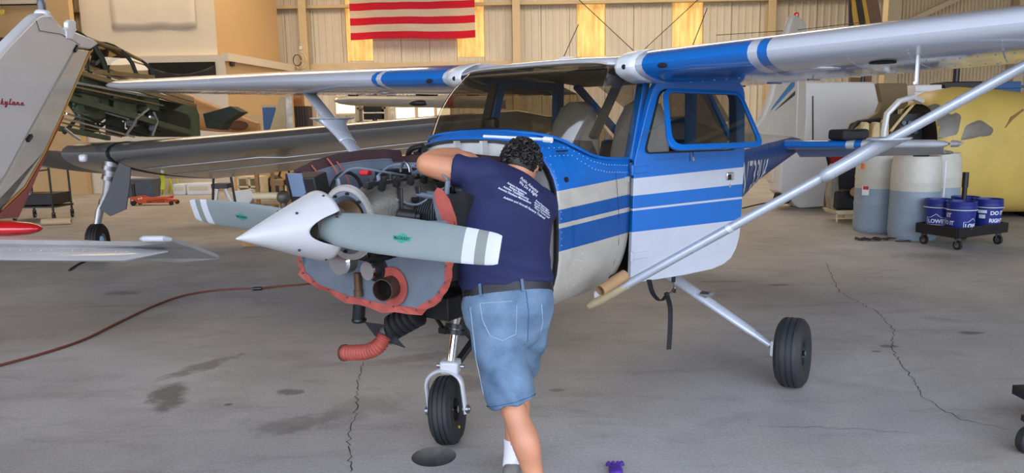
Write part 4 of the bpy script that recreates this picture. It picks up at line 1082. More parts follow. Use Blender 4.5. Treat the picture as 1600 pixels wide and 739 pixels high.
# ---- propeller
PH = V(1.055, 0, 1.268)
def propeller():
    hub = put(G().cyl(PH + V(-.11, 0, 0), PH + V(.06, 0, 0), .07, 28), 'propeller_hub', 'engine_alloy', plane)
    roll = R(-1.2)
    def P(r, c, t, s):                                        # radius, chord offset (towards leading edge), thickness offset (forward)
        y = s * r; q = V(t, y, s * c); return V(PH.x + q.x, q.y * math.cos(roll) - q.z * math.sin(roll), PH.z + q.y * math.sin(roll) + q.z * math.cos(roll))
    TAB = [[.05, .120, .075, 30], [.11, .138, .062, 31], [.16, .150, .048, 31], [.26, .160, .036, 29], [.40, .158, .028, 26], [.55, .152, .022, 22], [.70, .142, .017, 19], [.82, .130, .013, 17], [.90, .120, .010, 16], [.945, .108, .008, 16], [.952, .10, .004, 16]]
    blades = []
    for s in (1, -1):
        g = G(); rings = []
        for k in range(45):
            r = lerp(.05, .952, k / 44); ch, th, tw = interp(TAB, r); tw = R(tw); ring = []
            n = 24
            for j in range(n):
                a = 2 * PI * j / n; cc = ch / 2 * math.cos(a); tt = th / 2 * math.sin(a) * (1.3 if math.sin(a) > 0 else .5)
                # the forward face is the cambered one; the chord turns out of the disc by the twist
                ring.append(P(r, cc * math.cos(tw) + tt * math.sin(tw), tt * math.cos(tw) - cc * math.sin(tw) * 1.0, s))
            rings.append(ring)
        b = put(g.loft(rings), 'propeller_blade', 'blade_bands', plane, 50); blades.append((b, s))
        # green maker's emblem on the forward face
        me = b.data; bv = BVHTree.FromPolygons([v.co[:] for v in me.vertices], [tuple(p.vertices) for p in me.polygons])
        def proj_on(v2, r0, size, off):
            out = []
            for x, y in v2:
                rr = r0 + x * (1 if s > 0 else 1) * size; q = P(abs(rr), 0, 0, s)
                # spread along the chord: vertical in the disc
                o = V(PH.x + .3, (r0 * s + x * size) * math.cos(roll), PH.z + (r0 * s + x * size) * math.sin(roll) + y * size)
                h = bv.ray_cast(o, V(-1, 0, 0))[0]
                out.append((h if h is not None else V(PH.x, o.y, o.z)) + V(off, 0, 0))
            return out
        R0 = .50 if s > 0 else .52
        def patch(poly, mat, off, name):
            nn = 24; pts2 = poly; g = G(); vs = proj_on(pts2, R0, .105, off); g.add(vs, [tuple(range(len(vs)))]); put(g, name, mat, b, 0)
        oval = [(.26 * math.cos(a), .17 * math.sin(a)) for a in (2 * PI * k / 20 for k in range(20))]
        lw = [(-.50, .12), (-.36, .04), (-.2, .09), (-.2, -.09), (-.36, -.10), (-.42, -.02)]; rw = [(-x, y) for x, y in reversed(lw)]
        gm = M('emblem_green', '#2f8f7d', .5, 0, .1, 30)
        patch(oval, gm, .0012, 'emblem'); patch(lw, gm, .0012, 'emblem_wing'); patch(rw, gm, .0012, 'emblem_wing')
        vs, fs = text_geo('McCAULEY', .155, .003, 0, 'CENTER')
        g = G().add(proj_on([(v[0], v[1] - .05) for v in vs], R0, .105, .0022), fs); put(g, 'emblem_letters', M('emblem_ink', '#1c2f2e', .5), b, 0)
    # spinner with blade cut-outs open to the rear
    RB, LN, X0 = .150, .400, PH.x - .005
    rings = []; n = 160; rows = 26
    cut = .50
    for k in range(rows + 1):
        ring = []
        for j in range(n):
            a = 2 * PI * j / n; da = min(abs(((a - roll + PI) % (2 * PI)) - PI), abs(((a - roll) % (2 * PI)) - PI))
            t0 = .34 * math.sqrt(max(0, 1 - (da / cut) ** 2)) if da < cut else 0
            t = lerp(t0, 1.0, k / rows); prof = RB * (1 - t) ** .97 * (1 + .06 * t * (1 - t)) if t < 1 else .0
            r_ = max(prof, .004 * (1 if t < .999 else .2))
            ring.append(V(X0 + LN * t, r_ * math.cos(a), PH.z + r_ * math.sin(a)))
        rings.append(ring)
    sp = put(G().loft(rings, True, False), 'spinner', M('spinner_white', '#bdbdbe', .4, 0, .05, 7), plane, 60, solid=.003)
    put(G().lathe([(.05, -.012), (RB - .004, -.012), (RB - .004, -.004), (.05, -.004)], (X0 + .006, 0, PH.z), (1, 0, 0), 48, False), 'spinner_bulkhead', 'engine_alloy', sp)
    for k in range(8):
        a = 2 * PI * (k + .5) / 8 + roll
        for t in (.05,):
            r_ = RB * (1 - t) ** .93 + .001; c = V(X0 + LN * t, r_ * math.cos(a), PH.z + r_ * math.sin(a)); put(G().ball(c, .006, 8, 6), 'spinner_screw', 'dark_steel', sp)
    for a in (.9, 2.24, 4.04, 5.4):
        t = .40; r_ = RB * (1 - t) ** .93 * 1.02 + .001; c = V(X0 + LN * t, r_ * math.cos(a), PH.z + r_ * math.sin(a)); put(G().ball(c, .006, 8, 6), 'spinner_screw', 'dark_steel', sp)
band_mat('blade_bands', [(0, '#7f8a89'), (.792, '#c6cacf'), (.845, '#7f8680'), (.893, '#c6cacf')], absy, .42, lo=0, hi=1.2, dirt=.04)
propeller()

# ---- cardboard tube lying on the strut root
dS = (V(-.97, 2.50, 1.975) - V(-.47, .545, .715)).normalized()
mt = Matrix.Translation(plane.location) @ Matrix.Rotation(R(-125.5612), 4, 'Z')
pa, pb = mt @ PL(938, 454, .63), mt @ PL(976, 430, .68)
g = G(); d = (pb - pa)
g.lathe([(.024, 0), (.031, 0), (.031, d.length), (.024, d.length), (.024, 0)], pa, d, 24, False)
tag(put(g, 'cardboard_tube', M('cardboard', '#a5815a', .8, 0, .1, 8)), 'short brown cardboard tube resting on the wing strut root', 'tube')
# ================================================================ mechanic leaning into the engine bay
M('skin', '#bd8262', .5, 0, .08, 14, .05, 120)
M('shirt_navy', '#171d48', .8, 0, .10, 6, .10, 60)
M('leather_black', '#17151a', .5, 0, .1, 20)
M('sock_white', '#d5d5dc', .9, 0, .05, 20, .2)
M('hair_dark', '#17120f', .55, 0, .35, 25)
def denim():
    m = M('denim', '#6585a6', .85, 0, .0, 5); n = m.node_tree; b = bsdf_of(m)
    tc = n.nodes.new('ShaderNodeTexCoord')
    a = n.nodes.new('ShaderNodeTexNoise'); a.inputs['Scale'].default_value = 7; a.inputs['Detail'].default_value = 5
    c = n.nodes.new('ShaderNodeTexNoise'); c.inputs['Scale'].default_value = 260; c.inputs['Detail'].default_value = 2
    n.links.new(tc.outputs['Object'], a.inputs['Vector']); n.links.new(tc.outputs['Object'], c.inputs['Vector'])
    r = n.nodes.new('ShaderNodeValToRGB'); r.color_ramp.elements[0].position = .30; r.color_ramp.elements[1].position = .72
    r.color_ramp.elements[0].color = lin('#3a536e') + (1,); r.color_ramp.elements[1].color = lin('#7891a8') + (1,)
    s = math_node(n, 'ADD', math_node(n, 'MULTIPLY', a.outputs[0], .75), math_node(n, 'MULTIPLY', c.outputs[0], .25))
    n.links.new(s, r.inputs[0]); n.links.new(r.outputs[0], b.inputs['Base Color'])
    bp = n.nodes.new('ShaderNodeBump'); bp.inputs['Strength'].default_value = .25; bp.inputs['Distance'].default_value = .004
    n.links.new(c.outputs[0], bp.inputs['Height']); n.links.new(bp.outputs[0], b.inputs['Normal'])
denim()
PB = V(.02, 3.1, 0)
person = thing('person', 'person in navy t-shirt and denim shorts bent over the airplane engine', 'person', PB)
def remesh(g, name, mat, voxel, smooth=6, parent=person, post=None):
    """fuse overlapping lofts into one continuous surface"""
    me = bpy.data.meshes.new(name); me.from_pydata([tuple(q - PB) for q in g.v], [], g.f)
    bm = bmesh.new(); bm.from_mesh(me); bmesh.ops.recalc_face_normals(bm, faces=bm.faces); bm.to_mesh(me); bm.free()
    o = bpy.data.objects.new('tmp', me)
    r = o.modifiers.new('r', 'REMESH'); r.mode = 'VOXEL'; r.voxel_size = voxel; r.use_smooth_shade = True
    s = o.modifiers.new('s', 'SMOOTH'); s.iterations = smooth; s.factor = .5
    out = evaluated_mesh(o)
    out.name = name; bpy.data.objects.remove(o); bpy.data.meshes.remove(me)
    if post: post(out)
    out.polygons.foreach_set('use_smooth', [True] * len(out.polygons))
    out.materials.clear(); out.materials.append(MATS[mat])
    q = bpy.data.objects.new(name, out); COL.objects.link(q); q.parent = parent
    return q
def ering(c, ax, bx, a, b, n=28, p=1.0):
    return [c + ax * (a * math.copysign(abs(math.cos(t)) ** p, math.cos(t))) + bx * (b * math.copysign(abs(math.sin(t)) ** p, math.sin(t))) for t in (2 * PI * k / n for k in range(n))]
def limb(g, pts, radii, n=18, sub=5):
    ps = spline(pts, sub); rs = [q.x for q in spline([V(r, 0, 0) for r in radii], sub)]
    g.tube(ps, rs, n); g.ball(ps[0], rs[0] * .98, 14, 8); g.ball(ps[-1], rs[-1] * .98, 14, 8)
# torso stations: centre pixel, depth, half width, half thickness, roll of the cross axis (right side up positive)
TOR = [(792, 505, 3.06, .180, .130, 4), (793, 480, 3.05, .192, .145, 5), (794, 452, 3.07, .186, .135, 8), (786, 415, 3.12, .196, .138, 3), (784, 380, 3.18, .202, .138, -7),
       (789, 340, 3.25, .205, .132, -18), (793, 308, 3.31, .200, .118, -27), (796, 288, 3.36, .165, .098, -31), (800, 276, 3.39, .105, .080, -30), (804, 268, 3.41, .062, .062, -20)]
TC = [at(t[0], t[1], t[2]) for t in TOR]
def torso_ring(i, grow=0.0):
    c = TC[i]; t = (TC[min(i + 1, len(TC) - 1)] - TC[max(i - 1, 0)]).normalized()
    a = R(TOR[i][5]); ax = V(math.cos(a), .12, math.sin(a)); ax = (ax - t * ax.dot(t)).normalized(); bx = t.cross(ax)
    return ering(c, ax, bx, TOR[i][3] + grow, TOR[i][4] + grow, 32, .85)
Ls, Le, Lw, Lh = at(752, 274, 3.29), at(668, 257, 3.34), at(714, 240, 3.55), at(738, 243, 3.62)
Rs, Re, Rw, Rh = at(846, 322, 3.36), V(.10, 3.55, 1.10), V(-.10, 3.62, 1.20), V(-.17, 3.64, 1.23)
LH, LK, LA = at(766, 486, 3.05), at(801, 634, 2.95), at(846, 782, 2.86)
RH, RK, RA = at(832, 482, 3.10), at(808, 598, 3.24), at(800, 712, 3.22)
hc = at(815, 259, 3.455)                                      # head centre
def hand(g, w, h, side, grip):
    d = (h - w).normalized(); n_ = V(side).normalized(); n_ = (n_ - d * n_.dot(d)).normalized(); u = d.cross(n_)
    g.loft([ering(w, u, n_, .028, .022, 12), ering(w.lerp(h, .5), u, n_, .042, .018, 12), ering(h, u, n_, .042, .015, 12)])
    for k in range(4):
        b = h + u * (-.032 + .0215 * k); L = (.068, .078, .074, .058)[k]
        g.tube([b - d * .02, b + d * L * .4 + n_ * .006, b + d * L * .75 + n_ * (.012 + grip * .5), b + d * L * .9 + n_ * (.022 + grip)], [.0095, .0088, .008, .0065], 8)
    b = w.lerp(h, .25) + u * .035
    g.tube([b, b + u * .028 + d * .02 + n_ * .01, b + u * .036 + d * .048 + n_ * .018], [.012, .0105, .008], 8)
def body():
    g = G()
    g.loft([torso_ring(i, -.022) for i in range(2, len(TOR))])
    # neck, head with brow, nose, chin and ears; the face looks down into the bay
    g.tube([TC[-2], TC[-1], hc - V(0, -.02, .05)], [.062, .060, .058], 16)
    fdir = V(.25, .70, -.67).normalized(); up = V(.15, .65, .74); up = (up - fdir * up.dot(fdir)).normalized(); sd = fdir.cross(up)
    mt = Matrix((sd, fdir, up)).transposed()
    g.ball(hc, (.076, .096, .108), 22, 16, mt)
    g.ball(hc + fdir * .045 - up * .055, (.056, .055, .062), 16, 10, mt)          # jaw
    g.ball(hc + fdir * .105 - up * .018, (.014, .022, .026), 10, 8, mt)           # nose
    g.ball(hc + fdir * .085 + up * .025, (.055, .02, .014), 12, 8, mt)            # brow
    g.ball(hc + fdir * .088 - up * .058, (.026, .014, .010), 10, 8, mt)           # lips
    for s in (1, -1):
        g.ball(hc + sd * s * .078 - up * .008 - fdir * .005, (.012, .022, .034), 12, 8, mt)   # ears
    limb(g, [Ls, Ls.lerp(Le, .5) + V(0, 0, -.004), Le], [.066, .064, .054])
    limb(g, [Le, Le.lerp(Lw, .45) + V(-.01, 0, .006), Lw], [.055, .050, .030])
    limb(g, [Rs, Rs.lerp(Re, .5), Re], [.060, .054, .044]); limb(g, [Re, Re.lerp(Rw, .45), Rw], [.045, .042, .028])
    hand(g, Lw, Lh, (0, .3, -1), .012); hand(g, Rw, Rh, (0, .2, -1), .012)
    for H, K, A, b in ((LH, LK, LA, V(.012, -.035, 0)), (RH, RK, RA, V(.008, -.03, 0))):
        limb(g, [H, H.lerp(K, .5), K], [.085, .078, .058])
        limb(g, [K, K.lerp(A, .15) + b * .4, K.lerp(A, .36) + b, K.lerp(A, .65) + b * .3, A], [.057, .055, .061, .046, .034])
        g.ball(K + V(0, .03, .01), .05, 12, 8)
        fd = V(.12, 1, 0).normalized(); g.tube([A + V(0, -.02, -.03), A + fd * .10 + V(0, 0, -.05), A + fd * .17 + V(0, 0, -.06)], [.036, .038, .028], 12)
    return remesh(g, 'body', 'skin', .0065, 5), (fdir, up, sd, mt)
body_o, (fdir, up, sd, hm) = body()
# t-shirt: torso and two sleeves
def shirt():
    g = G(); rings = []
    for i in range(2, 9):
        rings.append(torso_ring(i, .016 if i < 8 else .006))
    hem = [p + V(0, 0, -.004) for p in torso_ring(2, .010)]
    g.loft([hem] + rings)
    limb(g, [TC[6].lerp(Ls, .6), Ls, Ls.lerp(Le, .28)], [.105, .086, .074], 20)
    g.tube([Ls, Ls.lerp(Le, .32), Ls.lerp(Le, .50)], [.084, .075, .077], 22)
    limb(g, [TC[6].lerp(Rs, .6), Rs, Rs.lerp(Re, .3)], [.10, .083, .074], 20)
    g.tube([Rs, Rs.lerp(Re, .32), Rs.lerp(Re, .55)], [.082, .074, .076], 22)
    def fold(me):
        # cloth folds: gentle ripples running from the armpit and around the waist
        nr = [v.normal.copy() for v in me.vertices]
        for v, nv in zip(me.vertices, nr):
            p = v.co + PB; d1 = (p - Ls).length; wz = max(0, 1 - abs(p.z - 1.02) / .16)
            a = .0045 * math.sin(p.x * 40 + p.z * 28) * math.exp(-((d1 - .12) / .10) ** 2) + .006 * wz * math.sin(p.z * 95 + p.x * 17 + 2 * math.sin(p.x * 9)) * .6
            v.co += nv * a
    return remesh(g, 't_shirt', 'shirt_navy', .009, 6, post=fold)
shirt_o = shirt()
# denim shorts
def shorts():
    g = G()
    g.loft([torso_ring(i, gw) for i, gw in ((0, .006), (1, .012), (2, .010))])
    for H, K, f, r0, r1 in ((LH, LK, .98, .112, .106), (RH, RK, .86, .100, .078)):
        e = H.lerp(K, f); g.tube(spline([H + V(0, 0, .05), H.lerp(K, .35) + V(0, -.012, 0), H.lerp(K, .7), e], 4), [lerp(r0, r1, k / 12) for k in range(13)], 24)
    g.ball(TC[0] + V(0, -.02, .0), (.165, .125, .12), 20, 12)
    def fold(me):
        nr = [v.normal.copy() for v in me.vertices]
        for v, nv in zip(me.vertices, nr):
            p = v.co + PB; v.co += nv * (.006 * math.sin(p.z * 38 + p.x * 34 + 2 * math.sin(p.x * 14)) * max(0, min(1, (.85 - p.z) / .2)))
    return remesh(g, 'denim_shorts', 'denim', .009, 5, post=fold)
shorts_o = shorts()
def surf_tools(o, off=PB):
    me = o.data; bv = BVHTree.FromPolygons([tuple(v.co + off) for v in me.vertices], [tuple(p.vertices) for p in me.polygons])
    cam_o = V(0, 0, CAM_Z)
    def hit(px, py, lift=.002):
        d = (at(px, py, 3.0) - cam_o).normalized(); h, n_, i, dist = bv.ray_cast(cam_o, d)
        return None if h is None else h + n_ * lift
    return bv, hit
bvS, hitS = surf_tools(shorts_o); bvT, hitT = surf_tools(shirt_o)
def seam(pix, r, mat, name, parent, hit=hitS, lift=.001):
    pts = []
    for a, b in zip(pix, pix[1:]):
        for k in range(8): pts.append(hit(lerp(a[0], b[0], k / 8), lerp(a[1], b[1], k / 8), lift))
    pts = [p for p in pts if p is not None]
    if len(pts) > 3: put(G().tube(pts, r, 6), name, mat, parent)
M('thread', '#8fa4b8', .8); M('denim_dark', '#3d5878', .85)
for pix in ([(750, 474), (808, 470)], [(750, 474), (754, 500), (766, 525), (785, 532), (806, 522), (808, 470)], [(846, 475), (848, 505), (842, 528)]):
    seam(pix, .0016, 'thread', 'pocket_seam', shorts_o)
seam([(822, 455), (826, 490), (824, 540)], .0022, 'denim_dark', 'centre_seam', shorts_o)
seam([(735, 480), (744, 560), (760, 636)], .002, 'thread', 'side_seam', shorts_o)
# rolled hem
e = LH.lerp(LK, .98); dd = (LK - LH).normalized(); u_, v_, _ = frame_of(dd)
hem = [bv for bv in ()]
pts = []
for k in range(40):
    a = 2 * PI * k / 40; o = e - dd * .018 + (u_ * math.cos(a) + v_ * math.sin(a)) * .3
    h = bvS.ray_cast(o, (e - dd * .018 - o).normalized())[0]
    if h: pts.append(h)
if len(pts) > 10: put(G().loft([[p + (u_ * math.cos(a) + v_ * math.sin(a)) * .006 for a in (2 * PI * k / 8 for k in range(8))] for p in pts], True, False, True), 'shorts_hem', 'denim_dark', shorts_o)
# belt with loop
br = torso_ring(2, .0); rings = []
c = TC[2]; t = (TC[3] - TC[1]).normalized()
belt = []
for k in range(48):
    a = 2 * PI * k / 48; ax = V(math.cos(a), math.sin(a), 0); ax = (ax - t * ax.dot(t)).normalized()
    best = None
    for bv in (bvS, bvT):
        h = bv.ray_cast(c - t * .012 + ax * .5, -ax)[0]
        if h is not None and (best is None or (h - c).length > (best - c).length): best = h
    belt.append((best if best is not None else c + ax * .19) + ax * .003)
g = G().loft([[p - t * .018, p + t * .018, p + t * .018 - (p - c).normalized() * .008, p - t * .018 - (p - c).normalized() * .008] for p in belt], True, False, True)
put(g, 'belt', 'leather_black', person, 30)
bp_ = [q for q in belt]
for px in (817, 748):
    q = min(belt, key=lambda p: (p - at(px, 452, p.y)).length + (10 if p.y > c.y else 0))
    n_ = (q - c).normalized(); put(G().bar(q - t * .026 + n_ * .006, q + t * .026 + n_ * .006, .012, .004, up=n_), 'belt_loop', 'denim', shorts_o, 0)
# hair: scalp cap covered with small curls
def hair():
    rnd = random.Random(11); g = G()
    g.ball(hc - fdir * .012 + up * .016, (.086, .098, .106), 24, 16, hm)
    for k in range(520):
        z = rnd.uniform(-.55, 1); a = rnd.uniform(0, 2 * PI); q = math.sqrt(max(0, 1 - z * z)); l = V(q * math.cos(a), q * math.sin(a), z)
        if l.y > .55 and z < .55: continue
        if z < -.25 and l.y > -.1: continue
        c = hc - fdir * .012 + up * .016 + hm @ V(l.x * .090, l.y * .102, l.z * .111); r = rnd.uniform(.008, .014)
        u, v, w_ = frame_of(V(rnd.gauss(0, 1), rnd.gauss(0, 1), rnd.gauss(0, 1)))
        pts = [c + (u * math.cos(t) + v * math.sin(t)) * r + w_ * (t * .0012) for t in (k2 * .8 for k2 in range(8))]
        g.tube(pts, [.0035, .0048, .005, .005, .005, .0048, .004, .003], 5)
    return put(g, 'hair', 'hair_dark', person, 60)
hair()
# socks and trainers
for A, K in ((LA, LK), (RA, RK)):
    d = (K - A).normalized(); put(G().tube([A - d * .05, A, A + d * .05, A + d * .085], [.042, .040, .042, .046], 16), 'sock', 'sock_white', person)
    fd = V(.12, 1, 0).normalized(); sdv = V(1, -.12, 0).normalized(); z0 = 0.0
    base = V(A.x, A.y, 0)
    rings = []
    for f, hw, hh in ((-.075, .030, .075), (-.055, .040, .10), (0, .043, .105), (.06, .046, .085), (.13, .050, .065), (.18, .046, .05), (.215, .025, .035)):
        c = base + fd * f; rings.append([c + sdv * hw * math.copysign(abs(math.cos(t)) ** .7, math.cos(t)) + V(0, 0, .022 + (hh - .022) * .5 + (hh - .022) * .5 * math.sin(t)) for t in (2 * PI * k / 18 for k in range(18))])
    sh = put(G().loft(rings), 'shoe', M('shoe_grey', '#6c6a63', .7, 0, .15, 20, .2), person, 50)
    rings = [[base + fd * f + sdv * hw * s + V(0, 0, z) for s, z in ((-1, 0), (1, 0), (1, .026), (-1, .026))] for f, hw in ((-.082, .026), (-.06, .042), (0, .046), (.07, .049), (.14, .053), (.19, .048), (.222, .028))]
    put(G().loft(rings), 'sole', M('sole_pale', '#b9b4a8', .7), sh, 20)
    put(G().prism([base - fd * .078 + sdv * q + V(0, 0, z) for q, z in ((-.02, .04), (.02, .04), (.0, .065))], -fd * .004), 'heel_patch', M('patch_pale', '#c9c8bf', .6), sh, 0)
# lettering printed on the back
def print_line(txt, p0, p1, h, bend=0.0):
    vs, fs = text_geo(txt, 1.0, .012); w_ = max(v[0] for v in vs); g = G(); out = []
    dx, dy = p1[0] - p0[0], p1[1] - p0[1]; L = math.hypot(dx, dy); ux, uy = dx / L, dy / L
    for x, y, _ in vs:
        f = x / w_; px = p0[0] + dx * f + uy * (y * h) + uy * bend * 4 * f * (1 - f); py = p0[1] + dy * f - ux * (y * h) - ux * bend * 4 * f * (1 - f)
        q = hitT(px, py, .0025)
        if q is None: return
        out.append(q)
    g.add(out, fs); put(g, 'back_print', M('print_white', '#d7dae6', .7), shirt_o, 0)
for ln in (('Public Avionics', (812, 280), (839, 302), 6.2), ('We Do It Right', (810, 286), (838, 308), 6.4),
           ('Avionics Installations', (792, 287), (822, 304), 4.6), ('Avionics Repairs', (795, 293), (818, 306), 4.6), ('Avionics Troubleshooting', (786, 293), (825, 313), 4.6), ('Avionics Database Maintenance', (778, 295), (829, 319), 4.6),
           ('Annual Inspections', (836, 314), (856, 330), 3.8), ('Aircraft Sheet Metal', (834, 317), (857, 334), 3.8), ('Engine Installations', (834, 321), (858, 338), 3.8), ('Factory Trained Staff', (834, 325), (857, 342), 3.8)):
    print_line(*ln)
print_line('Aviation and Aircraft Factory Trained', (786, 310), (850, 343), 4.9, 3.0)
# ================================================================ left side of the hangar
# ---- tail of the white and maroon airplane close on the left
M('tail_white', '#cdcdce', .35, 0, .04, 3, coat=.3)
M('maroon_paint', '#7c1527', .3, 0, .05, 4, coat=.4)
M('gold_line', '#b98a3c', .4)
M('red_gloss', '#c01319', .18, 0, .05, 4, coat=.7)
FP = at(53, 175, 4.4); AFT = V(-.18, .98, 0).normalized(); FN = V(AFT.y, -AFT.x, 0)      # FN faces the camera side
if FN.dot(V(0, 0, 0) - FP) < 0: FN = -FN
tailp = thing('airplane_tail', 'white airplane tail with maroon trim and script lettering on its fin', 'airplane', (FP.x, FP.y, 0))
def fp(px, py, off=0.0): return atplane(px, py, FP, FN) + FN * off
def fslab(pix, t, off=0.0): return G().prism([fp(*q) + FN * (off + t / 2) for q in pix], -FN * t)
fin = put(fslab([(-160, 262), (0, 72), (44, 28), (50, 23), (60, 20), (72, 22), (82, 34), (112, 66), (111, 73), (52, 179), (-1, 275), (-160, 480)], .07), 'fin', 'tail_white', tailp, 30, bevel=.02, seg=4)
put(fslab([(86, 47), (107, 48), (142, 62), (149, 68), (136, 77), (113, 73), (114, 66), (88, 57)], .05), 'rudder_cap', 'tail_white', tailp, 30, bevel=.015, seg=3)
rud = put(fslab([(114, 76), (135, 79), (91, 179), (62, 240), (32, 292), (-4, 325), (-90, 400), (-90, 440), (3, 275), (56, 179)], .045), 'rudder', M('rudder_white', '#b9b4aa', .25, 0, .05, 4, coat=.5), tailp, 30, bevel=.008)
put(fslab([(136, 79), (137.5, 80), (93, 180), (64, 241), (33, 294), (-4, 329), (-4, 325), (32, 292), (62, 240), (91, 179)], .046), 'trim_line', 'gold_line', rud, 0)
put(fslab([(94, 180), (96, 180), (66, 242), (45, 290), (22, 341), (-6, 343), (-90, 420), (-90, 402), (-4, 330), (33, 295), (64, 242)], .05), 'rudder_base', 'maroon_paint', tailp, 30, bevel=.008)
rings = []
for s_, r_, z_ in ((.52, .02, .96), (.65, .06, .95), (.85, .10, .95), (1.2, .16, .95), (1.8, .26, .98), (2.6, .38, 1.05), (3.4, .46, 1.12)):
    c = V(FP.x, FP.y, z_) - AFT * s_ - FN * .06; rings.append([c + FN * (r_ * math.cos(q)) + V(0, 0, r_ * 1.15 * math.sin(q)) for q in (2 * PI * k / 24 for k in range(24))])
put(G().loft(rings), 'tail_cone', 'maroon_paint', tailp, 50)
g = G(); c = fp(66, 20); g.lathe([(.045, -.03), (.045, .0), (.036, .012), (.034, .014)], c, (0, 0, 1), 20)
bc = put(g, 'beacon_base', 'white_alloy', tailp); put(G().lathe([(.024, .012), (.024, .06), (.02, .075), (0, .078)], c, (0, 0, 1), 18), 'beacon_lens', M('beacon_grey', '#5d5e66', .25), bc)
put(fslab([(93, 57), (93, 49), (91, 45), (95, 43), (95, 35), (99, 31), (105, 31), (108, 35), (108, 43), (110, 47), (107, 50), (103, 62), (93, 60)], .03, .03), 'tail_light_housing', M('lamp_white', '#e8eaee', .4), tailp, 20, bevel=.006)
for a, b in (((113, 72), (109, 80)), ((40, 212), (34, 220))): put(G().bar(fp(*a, .03), fp(*b, .03), .018, .02), 'rudder_hinge', 'black_paint', fin, 0)
put(G().tube([fp(45, 32, .04), fp(50, 48, .042), fp(84, 53, .042), fp(118, 70, .03)], .002, 5), 'antenna_wire', 'dark_steel', fin)
# script lettering on the fin: one pen stroke per letter
def script():
    m_ = M('script_red', '#8d2334', .4)
    S = {'S': [(6, 7), (4.5, 9), (2, 8), (2, 6), (4.5, 4), (5, 1.5), (2.5, 0), (0, 1)], 'k': [(0, 0), (2.6, 9.5), (1.0, 3), (3, 5), (3.6, 3.8), (1.6, 2.7), (3.8, 0), (5.5, 1)],
         'y': [(0, 3), (1.2, 5), (.8, 1), (2.4, .5), (4, 5), (2.4, -3.5), (.8, -4.2), (1.2, -2), (5, 1)], 'l': [(0, 1), (3, 8.5), (2.2, 9.3), (1.4, 4), (1.8, .4), (4, 1)],
         'a': [(4.2, 4.3), (2, 5), (.4, 2.5), (1.4, .2), (3.2, 2), (4.4, 4.6), (3.8, 1), (4.6, .1), (6, 1.2)], 'n': [(0, .2), (.8, 4.6), (1, 2), (3, 4.8), (3.4, 1), (4.2, .2), (6, 1.2)],
         'e': [(0, 1.2), (3.2, 2.8), (2.6, 4.8), (1, 3.6), (.8, 1), (2.6, 0), (5, 1)]}
    x = -20.0
    for ch, adv in zip('Skylane', (9.5, 6.5, 6.6, 5.0, 7.0, 7.2, 6)):
        pts = [fp(x + px, 163.5 + (x + px) * .05 - py * .92, .037) for px, py in S[ch]]
        put(G().tube(spline(pts, 5), .0032, 6), 'script_letter', m_, fin); x += adv
script()
# left stabiliser and drooped elevator with its horn
SZ = .95
def sp_(px, py, z=SZ): return atz(px, py, z)
top = [sp_(-200, 364), sp_(0, 365), sp_(120, 370), sp_(217, 377), sp_(262, 387)]
le = [sp_(-200, 400), sp_(0, 401), (sp_(120, 402)), sp_(192, 402), sp_(262, 388.5)]
g = G(); rings = []
for a, b in zip(top, le):
    n = 14; ring = []; ch = (a - b); L = ch.length; th = .055 if L > .2 else .012
    for k in range(n):
        t = 2 * PI * k / n; f = (1 - math.cos(t)) / 2; ring.append(b + ch * f + V(0, 0, th * .62 * math.sin(t) * (1 - .5 * f) - .02))
    rings.append(ring)
stb = put(g.loft(rings), 'stabilizer', 'tail_white', tailp, 50)
g = G()
for f in (.22, .5, .75):
    for k in range(26):
        a = top[0].lerp(top[3], k / 25); b = le[0].lerp(le[3], k / 25); g.ball(b.lerp(a, f) + V(0, 0, .032 * (1 - .5 * f) - .02 + .004), (.005, .005, .003), 6, 4)
r_ = put(g, 'rivet_rows', 'white_alloy', stb); r_['kind'] = 'stuff'
el = put(G().prism([at(218, 377, 4.42), at(268, 371, 4.40), at(300, 381, 4.52), at(343, 398, 4.68), at(283, 404, 4.70), at(100, 398, 4.72), at(-150, 396, 4.74), at(-150, 372, 4.60)], (0, .01, -.03)), 'elevator', M('elevator_grey', '#9a9894', .4, 0, .06), tailp, 0, bevel=.006)
put(G().tube([at(220, 373, 4.36), at(225, 373, 4.34), at(255, 373, 4.34), at(267, 374, 4.38)], [.010, .019, .019, .012], 14), 'balance_horn', 'white_alloy', el)

# ---- long red fairing on the floor behind the tail
c0, c1 = at(-160, 356, 5.7), at(66, 357, 5.5)
g = G(); rings = []
for f, r in ((0, .085), (.5, .085), (.8, .08), (.92, .062), (.975, .035), (1, .006)):
    p = c0.lerp(c1, f); rings.append([p + V(0, math.cos(t) * r * 1.3, math.sin(t) * r * .75) for t in (2 * PI * k / 20 for k in range(20))])
red = put(g.loft(rings), 'wheel_fairing', 'red_gloss', None, 50); tag(red, 'glossy red pointed fairing lying behind the white tailplane', 'fairing')
for f in (.08, .45):
    q = c0.lerp(c1, f); put(G().cyl((q.x, q.y, 0), (q.x, q.y, q.z - .05), .02, 8).lathe([(.12, 0), (.12, .02), (.03, .04)], (q.x, q.y, 0), (0, 0, 1), 16), 'support_stand', 'dark_steel', red)

